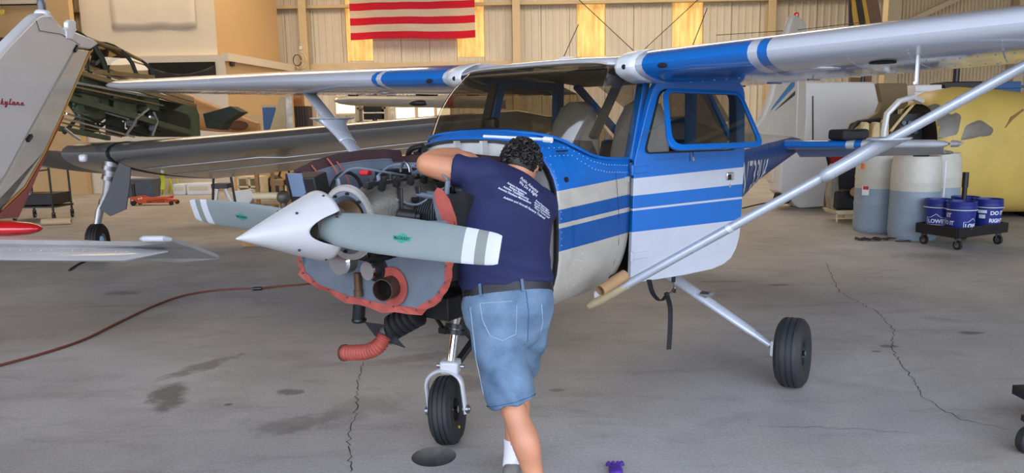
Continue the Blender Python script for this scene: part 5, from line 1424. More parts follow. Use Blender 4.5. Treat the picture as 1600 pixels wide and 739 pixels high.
# ---- silver and olive warbird with its side panels off
WN = V(-.235, -.972, 0).normalized(); WL = V(.972, -.235, 0).normalized(); WA = -WN
WC = V(-6.0, 9.6, 0)
war = thing('warbird', 'silver-winged olive warbird with canopy and bare fuselage frame', 'airplane', WC)
M('silver_wing', '#a9abad', .24, .85, .05, 3); M('olive', '#4b543c', .6, .1, .2, 7); M('olive_dark', '#2a3024', .7, .1, .25, 8); M('olive_brown', '#87704a', .6, .1, .15, 5)
M('bare_alloy', '#b9bcc0', .35, .8, .1, 9); M('grey_door', '#45474b', .5, .2, .05)
glass_mat('canopy_glass', '#c9bfa2', .06, .05)
WP = WC + WL * .45
def wp(px, py, off=0.0): return atplane(px, py, WP + WL * off, WL)
# outer wing panel and centre section
AFW = naca(16, .15, .02, .35)
def wsec(lp, tp, sc=1.0):
    """airfoil ring between a leading-edge point and a trailing-edge point"""
    ch = tp - lp; L = ch.length; d = ch.normalized(); n_ = WL.cross(d).normalized(); n_ = n_ if n_.z > 0 else -n_
    return [lp + d * (x * L) + n_ * (t * L * sc) for x, t in AFW]
def wing_w(st, name, mat, parent): return put(G().loft([wsec(*s_) for s_ in st]), name, mat, parent, 40)
A, Bp = at(168, 238, 9.40), at(862, 176, 8.02)
st = []
for f, ch, dz in ((0, 2.15, -.50), (.25, 2.0, -.46), (.5, 1.78, -.38), (.75, 1.5, -.30), (.93, 1.2, -.24), (.985, .9, -.18), (1.0, .5, -.1)):
    p = A.lerp(Bp, f); q = p + WA * ch + V(0, 0, dz)
    if f > .95: p = p + WA * (1.2 - ch) * .5 + V(0, 0, -.05); q = q + WA * (1.2 - ch) * .5
    st.append((p, q, 1.15 if f < .95 else .6))
ow = wing_w(st, 'outer_wing', 'silver_wing', war)
cs = A - WL * .012
wing_w([(cs, cs + WA * 2.15 + V(0, 0, -.5), 1.18), (cs - WL * .72 + V(0, 0, .0), cs - WL * .72 + WA * 2.15 + V(0, 0, -.5), 1.18), (cs - WL * .80 + WA * .3, cs - WL * .80 + WA * 1.8 + V(0, 0, -.4), .9)], 'wing_centre_section', 'silver_wing', war)
cr = A + WL * 0; put(G().loft([wsec(cr + WL * w_ - WA * .015, cr + WL * w_ + WA * 2.16 + V(0, 0, -.5), 1.21) for w_ in (-.02, .02)]), 'wing_joint', 'dark_steel', war, 40)
# far wing, seen under the fuselage
wing_w([(WC - WL * .5 + WA * .0 + V(0, 0, 1.38), WC - WL * .5 + WA * 2.1 + V(0, 0, .98), .8), (WC - WL * 4.6 + WA * .2 + V(0, 0, 1.72), WC - WL * 4.6 + WA * 1.5 + V(0, 0, 1.5), .8)], 'outer_wing', 'silver_wing', war)
# panel seams under the near wing
for f in (.28, .55):
    pts = []
    for k in range(21):
        t = .02 + .9 * k / 20; lp, tp = None, None
        p = A.lerp(Bp, t); ch = interp([[0, 2.15], [.25, 2.0], [.5, 1.78], [.75, 1.5], [.93, 1.2]], t)[0]; dz = interp([[0, -.5], [.25, -.46], [.5, -.38], [.75, -.3], [.93, -.24]], t)[0]
        r_ = wsec(p, p + WA * ch + V(0, 0, dz), 1.15); low = r_[len(r_) // 2 + 1:]
        j = min(range(len(low)), key=lambda i: abs((low[i] - p).length / ch - f)); pts.append(low[j] + V(0, -.004, -.004))
    put(G().tube(pts, .006, 5), 'wing_seam', 'bare_alloy', ow)
for px, py in ((296, 250), (254, 268)): q = at(px, py, 9.6 if py < 260 else 9.9); put(G().ball(q, .025, 10, 8), 'wing_fitting', 'white_alloy', ow)
# landing gear
gt, gb = at(174, 252, 9.55), at(151, 356, 9.52)
leg = put(G().tube([gt, at(172, 285, 9.55), at(168, 305, 9.55), at(156, 328, 9.55), gb], [.085, .08, .065, .05, .045], 14), 'gear_leg', 'bare_alloy', war)
for px, py, r in ((172, 262, .10), (171, 278, .095), (163, 316, .07)):
    c = at(px, py, 9.55); put(G().lathe([(r * .8, -.03), (r, -.03), (r, .03), (r * .8, .03)], c, (gt - gb), 14), 'gear_collar', 'steel', leg)
wc_ = at(152, 370, 9.5); wc_.z = .245
tw = put(G().lathe(wheel_geo(.245, .17, .11), wc_, V(.99, .17, 0), 36, False), 'main_wheel', 'black_rubber', war, 30)
put(G().lathe([(0, -.05), (.09, -.06), (.11, -.07), (.11, .07), (.09, .06), (0, .05)], wc_, V(.99, .17, 0), 24), 'wheel_hub', 'steel', tw)
put(G().ball(wc_ + V(.11, -.10, .03), (.03, .05, .06), 10, 8), 'brake_fitting', M('pale_blue', '#8fb7d2', .5), tw)
put(G().prism([at(*p, 9.42) for p in ((186, 254), (204, 262), (203, 283), (197, 327), (172, 338), (155, 326), (170, 296), (180, 268))], (0, .02, 0)), 'gear_door', 'grey_door', war, 0, bevel=.004)
put(G().box(at(130, 247, 9.3), (.10, .08, .10)), 'landing_lamp', 'white_alloy', war, bevel=.03)
# fuselage: port-side frame members as seen with the skin off
def rail(a, b, w_, mat, off=0.0, name='longeron'): return put(G().bar(wp(*a, off), wp(*b, off), w_, w_), name, mat, fus, 0)
fus = put(G().loft([[wp(118, 103, -.02), wp(205, 130, -.02), wp(303, 160, -.02)], [wp(118, 103, -.45) + V(0, 0, .10), wp(205, 130, -.45) + V(0, 0, .1), wp(303, 160, -.45) + V(0, 0, .08)], [wp(118, 103, -.88), wp(205, 130, -.88), wp(303, 160, -.88)]], False, False), 'fuselage_deck', 'olive_brown', war, 30, solid=.02)
rail((105, 108), (305, 166), .06, 'olive_brown'); rail((96, 150), (300, 208), .075, 'olive'); rail((70, 196), (170, 216), .06, 'olive')
rail((100, 126), (240, 152), .03, 'bare_alloy', -.05, 'control_rod'); rail((100, 132), (255, 165), .022, 'olive_brown', -.08, 'control_rod'); rail((98, 138), (262, 172), .02, 'dark_steel', -.12, 'control_rod')
rail((80, 180), (210, 214), .022, 'bare_alloy', -.1, 'control_rod'); rail((82, 188), (190, 214), .018, 'olive_brown', -.15, 'control_rod'); rail((84, 172), (230, 212), .018, 'dark_steel', -.2, 'control_rod')
# far skin and dark bulkheads, with gaps between
put(G().loft([[wp(95, 118, -.9), wp(250, 160, -.9)], [wp(85, 160, -.9), wp(250, 182, -.9)]], False, False), 'far_side_skin', 'olive_dark', fus, 0, solid=.02)
put(G().loft([[wp(225, 150, -.9), wp(305, 168, -.9)], [wp(225, 214, -.9), wp(305, 214, -.9)]], False, False), 'far_side_skin', 'olive_dark', fus, 0, solid=.02)
put(G().prism([wp(270, 172, 0), wp(283, 164, 0), wp(303, 164, 0), wp(309, 180, 0), wp(311, 215, 0), wp(296, 215, 0), wp(298, 190, 0), wp(290, 178, 0)], WL * .03), 'rear_bulkhead', 'olive', fus, 0)
for x, y0, y1, wd in ((112, 118, 150, .16), (132, 122, 158, .22), (196, 145, 178, .18), (246, 160, 200, .12), (226, 152, 172, .30), (180, 176, 212, .10), (140, 160, 205, .08), (215, 180, 212, .14)):
    a, b = wp(x, y0, -.25), wp(x, y1, -.25); put(G().bar(a, b, wd, .25, up=WA), 'bulkhead', 'olive' if wd > .15 else 'olive_dark', fus, 0)
for c, r in (((150, 160), .28), ((166, 138), .16)):
    p = wp(*c, -.2); put(G().lathe([(0, 0), (r * .8, 0), (r, -.04), (r, -.12), (0, -.12)], p, WL, 20), 'round_housing', 'olive', fus)
for pts in ([(232, 170), (213, 185), (208, 196), (196, 212)], [(240, 175), (246, 190), (238, 212)], [(100, 200), (115, 212), (125, 218)]):
    put(G().tube([wp(*p, .03) for p in pts], .018, 8), 'bare_pipe', 'bare_alloy', fus)
for x0, x1 in ((100, 140), (140, 190), (190, 250)):
    put(G().cyl(wp(x0, 150 + (x0 - 96) * .28, -.4), wp(x1, 205, -.4), .025, 8), 'truss_tube', 'olive_dark', fus); put(G().cyl(wp(x0, 208, -.4), wp(x1, 150 + (x1 - 96) * .28, -.4), .025, 8), 'truss_tube', 'olive_dark', fus)
rnd = random.Random(21)
for k in range(26):                                           # loose lines, pulleys and brackets inside the frame
    x0 = rnd.uniform(95, 235); y0 = 118 + (x0 - 95) * .27 + rnd.uniform(0, 70); L_ = rnd.uniform(15, 45); s_ = rnd.choice((.28, .28, .3, -1.2, 2.2))
    x1 = x0 + L_ * (1 if abs(s_) < 1 else .25); y1 = y0 + (x1 - x0) * s_
    if max(y0, y1) > 214 or min(y0, y1) < 112 + (x0 - 95) * .27: continue
    put(G().cyl(wp(x0, y0, -rnd.uniform(.02, .35)), wp(x1, y1, -rnd.uniform(.02, .35)), rnd.uniform(.008, .02), 6), 'control_line', rnd.choice(('bare_alloy', 'olive', 'olive_brown', 'dark_steel')), fus)
for k in range(12):
    x0 = rnd.uniform(105, 250); y0 = 125 + (x0 - 95) * .27 + rnd.uniform(0, 55)
    if y0 < 210: put(G().box(wp(x0, y0, -rnd.uniform(.1, .4)), (rnd.uniform(.05, .14), .08, rnd.uniform(.05, .14)), (0, .2, .3)), 'equipment_box', rnd.choice(('olive', 'olive_dark', 'dark_steel')), fus, 0)
# canopy: arches, rails and panes
def arch(px, base_y, top_y, tilt, r, name='canopy_frame'):
    """hoop across the fuselage at the station seen at pixel px on the port rail"""
    b = wp(px, base_y, -.02); s_ = b - WL * .78; h = wp(px + tilt, top_y, -.4).z - b.z; pts = []
    for k in range(13):
        t = PI * k / 12; f = (1 - math.cos(t)) / 2; pts.append(b.lerp(s_, f) + WA * (tilt * .016 * math.sin(t)) + V(0, 0, h * math.sin(t) ** .75))
    put(G().tube(pts, r, 8), name, 'black_paint' if px < 165 else 'olive_dark', can); return pts
can = put(G().bar(wp(150, 112, -.02), wp(240, 121, -.02), .05, .06), 'canopy_rail', 'olive_brown', war, 0)
a1 = arch(136, 110, 59, 8, .028); a2 = arch(168, 114, 55, -14, .035); a3 = arch(214, 118, 74, -12, .028); a4 = arch(240, 121, 93, -8, .028)
for q in (3, 6, 9):
    for u, v in ((a2, a3), (a3, a4)): put(G().cyl(u[q], v[q], .028, 6), 'canopy_bar', 'olive_brown', can)
for u, v in ((a2, a3), (a3, a4)): put(G().loft([u, v], False, False), 'canopy_pane', 'canopy_glass', can, 60)
for x in (142, 150, 158): put(G().bar(wp(x, 112, -.3), wp(x + 8, 78, -.3), .05, .05), 'cockpit_tube', 'black_paint', can, 0)
put(G().bar(wp(146, 100, -.1), wp(166, 84, -.5), .05, .05), 'cockpit_tube', 'black_paint', can, 0)
# open olive flap behind the bulkhead
put(G().prism([at(317, 178, 12.6), at(360, 166, 12.6), at(377, 175, 12.6), at(352, 190, 12.6), at(345, 203, 12.6), at(322, 200, 12.6)], (0, .35, 0)), 'open_flap', 'olive_dark', war, 0)

# ---- orange fuselage of a further airplane
g = G(); rings = []
for px, y0, y1 in ((272, 140, 200), (300, 148, 202), (340, 165, 206), (385, 184, 207), (405, 192, 208)):
    c = at(px, (y0 + y1) / 2, 14.2); h = (y1 - y0) / 2 / FPX * 14.2; rings.append([c + V(0, math.cos(t) * h, math.sin(t) * h) for t in (2 * PI * k / 18 for k in range(18))])
of = thing('fuselage_nose', 'orange and tan fuselage lying behind the olive warbird frame', 'airplane', (rings[2][0].x, 14.2, 0))
put(G().loft(rings), 'hull', M('orange_tan', '#c08a55', .5, 0, .25, 2), of, 50)
put(G().ball(at(372, 196, 13.95), (.2, .05, .10), 14, 8), 'scoop', M('orange_dark', '#6b3c22', .6), of)
for dx in (-.25, .25): put(G().cyl((rings[2][0].x + dx, 14.2, 0), (rings[2][0].x + dx * .4, 14.2, 1.5), .025, 8), 'trestle_leg', 'dark_steel', of)
# ---- floor-standing things under and behind the warbird
def caster(parent, c, r=.05, name='caster', mat='dark_steel'):
    c = V(c); k = put(G().lathe([(r * .4, -.014), (r, -.016), (r, .016), (r * .4, .014)], V(c.x, c.y, r), (1, .25, 0), 18), name, 'black_rubber', parent)
    put(G().lathe([(0, -.018), (r * .55, -.018), (r * .55, .018), (0, .018)], V(c.x, c.y, r), (1, .25, 0), 14), 'caster_hub', 'steel', k)
    put(G().bar((c.x - .022, c.y, r), (c.x - .022, c.y, r * 2.3), .006, .03).bar((c.x + .022, c.y, r), (c.x + .022, c.y, r * 2.3), .006, .03).box((c.x, c.y, r * 2.35), (.06, .05, .012)), 'caster_fork', mat, k, 0)
    return k
# steel trolley
def trolley():
    Y = 14.2; a = atz(38, 345); b = atz(104, 341); x0, x1 = -9.75, -8.98; y0, y1 = 14.0, 14.6
    t = thing('shop_trolley', 'dark steel trolley on casters under the warbird wing', 'trolley', ((x0 + x1) / 2, 14.3, 0))
    put(G().box(((x0 + x1) / 2, 14.3, .42), (x1 - x0, y1 - y0, .22)), 'tray', 'black_paint', t, 0, bevel=.01)
    put(G().box(((x0 + x1) / 2, 14.3, .27), (x1 - x0 + .1, y1 - y0, .03)), 'shelf', 'dark_steel', t, 0)
    for x in (x0, x1):
        for y in (y0, y1): put(G().cyl((x, y, .14), (x, y, 1.05 if x == x1 else .95), .02, 8), 'post', 'black_paint', t); caster(t, (x, y, 0), .065)
    put(G().bar((x0, y0, .92), (x1, y0, 1.0), .03, .03), 'rail', 'black_paint', t, 0); put(G().cyl((x0 + .35, y0, .55), (x0 + .35, y0, 1.05), .03, 10).cyl((x0 + .35, y0, .52), (x0 + .35, y0, .58), .07, 12), 'jack_post', 'steel', t)
trolley()
# orange floor jack
def jack():
    c = atz(242, 320); t = thing('floor_jack', 'orange floor jack on the concrete past the warbird gear', 'jack', c)
    put(G().prism([c + V(*q) for q in ((-.52, -.12, .05), (-.50, -.12, .20), (-.30, -.12, .22), (-.05, -.12, .13), (.48, -.12, .11), (.48, -.12, .05))], (0, .03, 0)), 'side_plate', M('jack_orange', '#d2501c', .4, 0, .1), t, 0)
    put(G().prism([c + V(*q) for q in ((-.52, .10, .05), (-.50, .10, .20), (-.30, .10, .22), (-.05, .10, .13), (.48, .10, .11), (.48, .10, .05))], (0, .03, 0)), 'side_plate', 'jack_orange', t, 0)
    put(G().bar(c + V(-.3, 0, .14), c + V(.42, 0, .17), .14, .05).lathe([(.05, 0), (.05, .02), (0, .02)], c + V(.42, 0, .19), (0, 0, 1), 14), 'lift_arm', 'jack_orange', t, 0)
    put(G().cyl(c + V(-.46, 0, .18), c + V(-.47, 0, .50), .04, 10), 'handle', 'black_paint', t)
    for x, r in ((-.42, .06), (.46, .05)):
        for y in (-.15, .15): put(G().lathe([(0, -.02), (r, -.02), (r, .02), (0, .02)], c + V(x, y, r), (0, 1, 0), 16), 'wheel', 'black_rubber', t)
    for x, z in ((-.45, .12), (-.30, .16), (-.24, .17)): put(G().cyl(c + V(x, -.12, z), c + V(x, -.135, z), .022, 8), 'bolt', 'white_paint', t)
    vs, fs = text_geo('DAYTONA', .085, .003); put(G().add([c + V(-.12 + v[0], -.124, .065 + v[1] * .8) for v in vs], fs), 'letters', 'black_paint', t, 0)
jack()
# rolled paper tube
a, b = atz(66, 352), atz(112, 350); a.z = b.z = .06
tag(put(G().lathe([(.03, 0), (.06, 0), (.06, (b - a).length), (.03, (b - a).length), (.03, 0)], a, b - a, 20, False), 'paper_roll', M('kraft', '#c2ab8b', .8)), 'pale paper roll lying on the floor by the trolley', 'roll')
# bin with yellow straps behind the jack
c = at(225, 293, 19.0); c.z = 0
t = tag(put(G().loft([[V(c.x + sx * .36 * k, 19.0 + sy * .26 * k, z) for sx, sy in ((-1, -1), (1, -1), (1, 1), (-1, 1))] for z, k in ((.0, .85), (.45, 1.0), (.45, .94), (.06, .8))], True, True), 'storage_bin', M('bin_grey', '#4a5260', .5), None, 0), 'dark grey plastic bin on the floor behind the orange jack', 'bin')
put(G().box((c.x, 19.0, .465), (.78, .56, .03)), 'lid', 'bin_grey', t, 0)
def hanging(pix, Y, name, label):
    pts = [at(*p, Y) for p in pix]; g = G()
    g.loft([[p + V(-.03, 0, 0), p + V(.03, 0, 0), p + V(.03, .006, 0), p + V(-.03, .006, 0)] for p in pts])
    return tag(put(g, name, M('strap_yellow', '#d9d32c', .6), None, 0), label, 'strap')
q = at(254, 276, 10.3)
hanging([(252, 268), (255, 284), (254, 296)], 10.35, 'yellow_strap', 'bright yellow strap hanging under the silver warbird wing')
t = thing('sawhorse', 'small yellow folding stand on the floor under the silver wing', 'stand', atz(268, 303))
c = atz(268, 303)
for s in (-1, 1):
    for y in (-.2, .2): put(G().bar(c + V(s * .16, y, 0), c + V(s * .05, y, .52), .05, .03), 'leg', 'strap_yellow', t, 0)
put(G().box(c + V(0, 0, .53), (.16, .6, .05)), 'top_rail', 'strap_yellow', t, 0)
# low white boxes along the far floor
for i, (xa, xb, ya, yb, Y, lab) in enumerate(((276, 296, 287, 295, 19.7, 'low white panel box by the bin near the back wall'), (297, 335, 286, 294, 19.6, 'low white panel box right of its twin by the back wall'))):
    a, b = at(xa, ya, Y), at(xb, yb, Y)
    o = tag(put(G().box(((a.x + b.x) / 2, Y, a.z / 2), (b.x - a.x, .5, a.z)), 'panel_box', 'white_paint', None, 0, bevel=.02), lab, 'box')
    put(G().box(((a.x + b.x) / 2, Y - .252, a.z * .55), ((b.x - a.x) * .8, .006, a.z * .4)), 'panel_inset', 'office_white', o, 0)
# cream crate / parts rack
a, b = at(377, 277, 18.5), at(413, 293, 18.5); t = thing('parts_rack', 'cream open parts rack standing on the far floor', 'rack', ((a.x + b.x) / 2, 18.5, 0))
for x in (a.x, (a.x + b.x) / 2, b.x): put(G().box((x, 18.5, a.z / 2), (.05, .5, a.z)), 'upright', 'cream_plastic', t, 0)
for z in (.12, a.z * .55, a.z): put(G().box(((a.x + b.x) / 2, 18.5, z), (b.x - a.x, .5, .05)), 'shelf', 'cream_plastic', t, 0)
# dark floor-polisher-like machine
c = atz(432, 304); t = thing('black_machine', 'black upright shop vacuum beside the cream parts rack', 'vacuum', c)
put(G().lathe([(.0, 0), (.22, .02), (.24, .3), (.20, .42), (.12, .5), (0, .52)], c, (0, 0, 1), 18), 'tank', 'black_paint', t)
put(G().tube([c + V(.1, 0, .5), c + V(.2, 0, .75), c + V(.35, 0, .7), c + V(.42, 0, .3)], .03, 8), 'hose', 'black_rubber', t)
# white wing stands with dark pad under the silver wing
def wing_stand():
    c = atz(350, 330); Y = c.y; t = thing('wing_stand', 'white two-legged wing stand with dark pad under silver wing', 'stand', c)
    zt = at(350, 290, Y).z
    put(G().box((c.x, Y, zt), (.34, .3, .10)), 'pad', 'dark_steel', t, 0, bevel=.01)
    for pa, pb in (((340, 295), (335, 330)), ((353, 295), (370, 332))):
        a, b = at(*pa, Y - .05), at(*pb, Y - .05); b.z = 0; put(G().bar(a, b, .075, .05), 'leg', 'white_paint', t, 0)
    put(G().bar((c.x, Y + .1, zt), (c.x, Y + .35, 0), .05, .05), 'leg', 'white_paint', t, 0)
wing_stand()
# white gusset fairing and pipe beyond the propeller
c = atz(385, 318); t = thing('white_fairing', 'white angular fairing on the floor behind the propeller blade', 'fairing', c)
Y = c.y
put(G().prism([at(*p, Y) for p in ((360, 300), (390, 296), (398, 306), (389, 320), (368, 318))], (0, .3, 0)), 'shell', 'white_paint', t, 0, bevel=.02)
c = at(420, 305, 10.5); t = thing('landing_gear_tube', 'tan and steel strut tube behind the spinner tip', 'strut', (c.x, 10.5, 0))
put(G().cyl(at(398, 306, 10.5), at(436, 306, 10.4), .055, 14), 'tube', 'cream_plastic', t); put(G().ball(at(443, 308, 10.4), .10, 14, 10).cyl(at(443, 312, 10.4), V(at(443, 312, 10.4).x, 10.4, 0), .05, 12), 'joint', 'engine_alloy', t)
put(G().box((c.x - .15, 10.5, .30), (.5, .25, .60)), 'wooden_block', 'wood', t, 0, bevel=.01)
# dark bench with wooden legs
a, b = at(448, 270, 13.5), at(505, 288, 13.5); t = thing('work_bench', 'low dark bench on wooden legs beyond the engine', 'bench', ((a.x + b.x) / 2, 13.5, 0))
put(G().box(((a.x + b.x) / 2, 13.7, b.z + .1), (b.x - a.x, .6, a.z - b.z)), 'top', M('dark_blue', '#27303a', .6), t, 0)
for x in (a.x - .1, b.x):
    for y in (13.45, 13.9): put(G().box((x, y, b.z / 2), (.07, .07, b.z)), 'leg', 'wood', t, 0)
put(G().box((a.x - .15, 13.6, b.z + .05), (.25, .5, .10)), 'wooden_end', 'wood', t, 0)

# ---- things on a long table, seen over the silver wing
a, b = at(402, 200, 17.2), at(490, 200, 17.2); TZ = 1.22
t = thing('long_table', 'long wooden table behind the silver wing, carrying panels', 'table', ((a.x + b.x) / 2, 17.2, 0))
put(G().box(((a.x + b.x) / 2, 17.2, TZ - .03), (b.x - a.x, 1.3, .06)), 'table_top', 'wood', t, 0)
for x in (a.x + .1, b.x - .1):
    for y in (16.65, 17.75): put(G().box((x, y, TZ / 2 - .03), (.08, .08, TZ - .06)), 'leg', 'wood', t, 0)
a, b = at(410, 164, 17.5), at(432, 198, 17.5)
o = tag(put(G().box(((a.x + b.x) / 2, 17.5, (a.z + TZ) / 2), (b.x - a.x, .05, a.z - TZ)), 'blue_board', M('board_blue', '#2f5f96', .5), None, 0), 'blue board standing by the office door', 'board')
put(G().box(((a.x + b.x) / 2, 17.47, a.z - .03), (b.x - a.x + .06, .03, .06)), 'board_rim', 'wall_frame', o, 0)
pts = [at(*p, 16.9) for p in ((437, 151), (447, 151), (456, 196), (416, 196))]
o = tag(put(G().prism([pts[0], pts[1], V(pts[2].x, 16.9, TZ), V(pts[3].x - .1, 16.9, TZ)], (0, .08, 0)), 'control_surface', M('tan_fabric', '#c0ac82', .6), None, 0), 'tan tapered rudder panel standing on end beside blue board', 'panel')
pts = [at(*p, 16.85) for p in ((446, 150), (455, 150), (457, 196), (447, 196))]
put(G().prism([pts[0], pts[1], V(pts[2].x, 16.85, TZ), V(pts[3].x, 16.85, TZ)], (0, .04, 0)), 'primer_strip', M('patchy_white', '#d5d2c6', .6, 0, .35, 6), o, 0)
a, b = at(459, 166, 17.3), at(482, 196, 17.3)
t = thing('steel_cabinet', 'dark ribbed cabinet behind the tan rudder panel', 'cabinet', ((a.x + b.x) / 2, 17.3, TZ))
put(G().box(((a.x + b.x) / 2, 17.5, (a.z + TZ) / 2), (b.x - a.x, .4, a.z - TZ)), 'body', M('cabinet_brown', '#3b3028', .6), t, 0)
for k in range(5): put(G().box((lerp(a.x, b.x, (k + .5) / 5), 17.29, (a.z + TZ) / 2), (.05, .03, (a.z - TZ) * .96)), 'rib', 'cabinet_brown', t, 0)
put(G().box((a.x + .1, 17.4, a.z + .14), (.2, .2, .28)), 'orange_can', M('can_orange', '#a9682e', .5), t, 0)
# shelving with boxes and cylinders under the far wing
a, b = at(560, 160, 19.6), at(606, 190, 19.6)
t = thing('storage_shelf', 'shelf of dark boxes below the far grey wing', 'shelf', ((a.x + b.x) / 2, 19.6, 0))
for x in (a.x, b.x): put(G().box((x, 19.6, a.z / 2 + .1), (.10, .5, a.z + .2)), 'upright', 'wall_frame', t, 0)
for z in (.6, 1.2, b.z, a.z * .93): put(G().box(((a.x + b.x) / 2, 19.6, z), (b.x - a.x, .5, .05)), 'shelf_board', 'wood', t, 0)
for k in range(3): put(G().box((lerp(a.x, b.x, .55), 19.5, b.z + .14 + k * .2), ((b.x - a.x) * .62, .4, .16)), 'dark_box', 'dark_interior', t, 0)
a, b = at(609, 170, 19.2), at(617, 188, 19.2); t = thing('gas_cylinder', 'pale gas cylinder beside the dark boxes shelf', 'cylinder', ((a.x + b.x) / 2, 19.2, 0))
put(G().lathe([(.09, 0), (.09, a.z - .2), (.06, a.z - .08), (.03, a.z - .05), (.03, a.z)], ((a.x + b.x) / 2, 19.2, 0), (0, 0, 1), 16), 'bottle', 'wall_sheet', t); put(G().box(((a.x + b.x) / 2, 19.1, a.z - .6), (.13, .02, .3)), 'cylinder_label', 'board_blue', t, 0)
# grey wing of another parked airplane with red band
g = G(); L, Rr = at(522, 158, 15.5), at(790, 162, 15.0); st = []
fw_ = thing('parked_low_wing', 'grey airplane wing with red band seen under the far blue wing', 'airplane', ((L.x + Rr.x) / 2, 15.5, 0))
rings = []
for f, k in ((0, .15), (.02, .6), (.08, .9), (.2, 1), (1, 1.1)):
    p = L.lerp(Rr, f); rings.append([p + V(0, x * 1.5 * k, t * 1.3 * k * 1.3) for x, t in naca(12, .14, .02, .4)])
put(G().loft(rings), 'wing', M('wing_grey', '#9a948a', .4, .1, .08), fw_, 40)
rings = []
for f in (.665, .70): p = L.lerp(Rr, f); rings.append([p + V(0, x * 1.52 * 1.09 - .012, t * 1.3 * 1.09 * 1.36) for x, t in naca(12, .14, .02, .4)])
put(G().loft(rings), 'red_band', M('band_red', '#b23a22', .4), fw_, 40)
for px in (585, 770):
    p = at(px, 172, 16.0); put(G().cyl((p.x, 16.0, .25), (p.x, 16.0, 1.9), .05, 10).lathe([(.0, -.08), (.25, -.08), (.25, .08), (0, .08)], (p.x, 16.0, .25), (1, 0, 0), 20), 'gear_leg', 'dark_steel', fw_)
put(G().ball(at(655, 161, 15.3), (.22, .1, .07), 14, 8), 'tie_fitting', 'dark_steel', fw_)

# ---- office wall fittings
a, b = at(165, -40, OD - .1), at(305, 43, OD - .1)
rings = []
for i in range(2): pass
g = G(); nx, nz = 14, 8; rows = []
for j in range(nz + 1):
    rows.append([V(lerp(a.x, b.x, i / nx), OD - .03 - .012 * math.sin(i * 1.1) * (1 - j / nz), lerp(at(170, 45, OD - .1).z + (.0 if i < 3 else .03 * math.sin(i)), a.z, j / nz)) for i in range(nx + 1)])
o = tag(put(g.loft(rows, False, False), 'wall_banner', M('banner_cream', '#d9cfbd', .8, 0, .04, 3), None, 60, solid=.01), 'large plain cream sheet hanging on the white office wall', 'banner')
put(G().bar((a.x, OD - .12, a.z), (b.x, OD - .12, a.z), .03, .03), 'banner_rail', 'wall_frame', o, 0)
a, b = at(232, 101, OD - .3), at(337, 121, OD - .3)
t = thing('curtain_window', 'dark curtained opening under the cornice of the office', 'window', ((a.x + b.x) / 2, OD - .3, 0))
put(G().box(((a.x + b.x) / 2, OD - .28, (a.z + b.z) / 2 - .1), (b.x - a.x, .04, a.z - b.z + .3)), 'opening', 'dark_void', t, 0)
g = G(); rows = []
for j in range(6): rows.append([V(lerp(a.x, b.x, i / 16), OD - .33 - .03 * math.sin(i * 1.7 + j), lerp(a.z - .05 - .22 * math.sin(PI * i / 16), b.z - .1, j / 5)) for i in range(17)])
put(g.loft(rows, False, False), 'curtain', M('curtain_black', '#25201d', .7), t, 60, solid=.01)
c = at(359, 96, OD + .1); o = tag(put(G().box(c, (.22, .2, .26)), 'wall_speaker', 'black_paint', None, 0, bevel=.02), 'small black loudspeaker on the corner of the office', 'speaker')
put(G().bar(c + V(0, .05, 0), c + V(-.12, .15, 0), .04, .04), 'bracket', 'dark_steel', o, 0)
a, b = at(-10, -25, OD - .6), at(61, 7, OD - .6); t = thing('picture_frame', 'dark framed picture high on the beige office wall', 'picture', ((a.x + b.x) / 2, OD - .6, b.z))
q = [V(a.x, OD - .58, a.z), V(b.x, OD - .58, a.z), V(b.x, OD - .58, b.z), V(a.x, OD - .58, b.z)]; cc = V((a.x + b.x) / 2, OD - .58, (a.z + b.z) / 2)
put(G().ring(q, [cc + (p - cc) * .9 for p in q], (0, .05, 0)), 'frame', 'black_paint', t, 0); put(G().prism([cc + (p - cc) * .92 + V(0, .03, 0) for p in q], (0, .01, 0)), 'print', 'banner_cream', t, 0)
c = at(4, 19, OD - .7); o = tag(put(G().prism([c + V(-.08, 0, .06), c + V(.04, 0, .07), c + V(.03, 0, -.05), c + V(-.03, 0, -.07), c + V(-.08, 0, -.04)], (0, .02, 0)), 'paper_star', M('paper_yellow', '#e6c85a', .6), None, 0), 'small yellow paper ornament hanging below the picture', 'ornament')
put(G().cyl(c + V(0, .01, .06), c + V(-.02, .01, .5), .003, 5), 'string', 'dark_steel', o)
p = at(5, 62, OD - 1); o = tag(put(G().box((p.x - .3, OD - .75, p.z - .1), (1.0, .4, .35)), 'wall_unit', M('unit_brown', '#4b3a2b', .6), None, 0, bevel=.04), 'dark brown wall unit behind the white airplane fin', 'unit')
put(G().box((p.x - .3, OD - .97, p.z - .12), (.8, .03, .1)), 'vent', 'dark_void', o, 0)

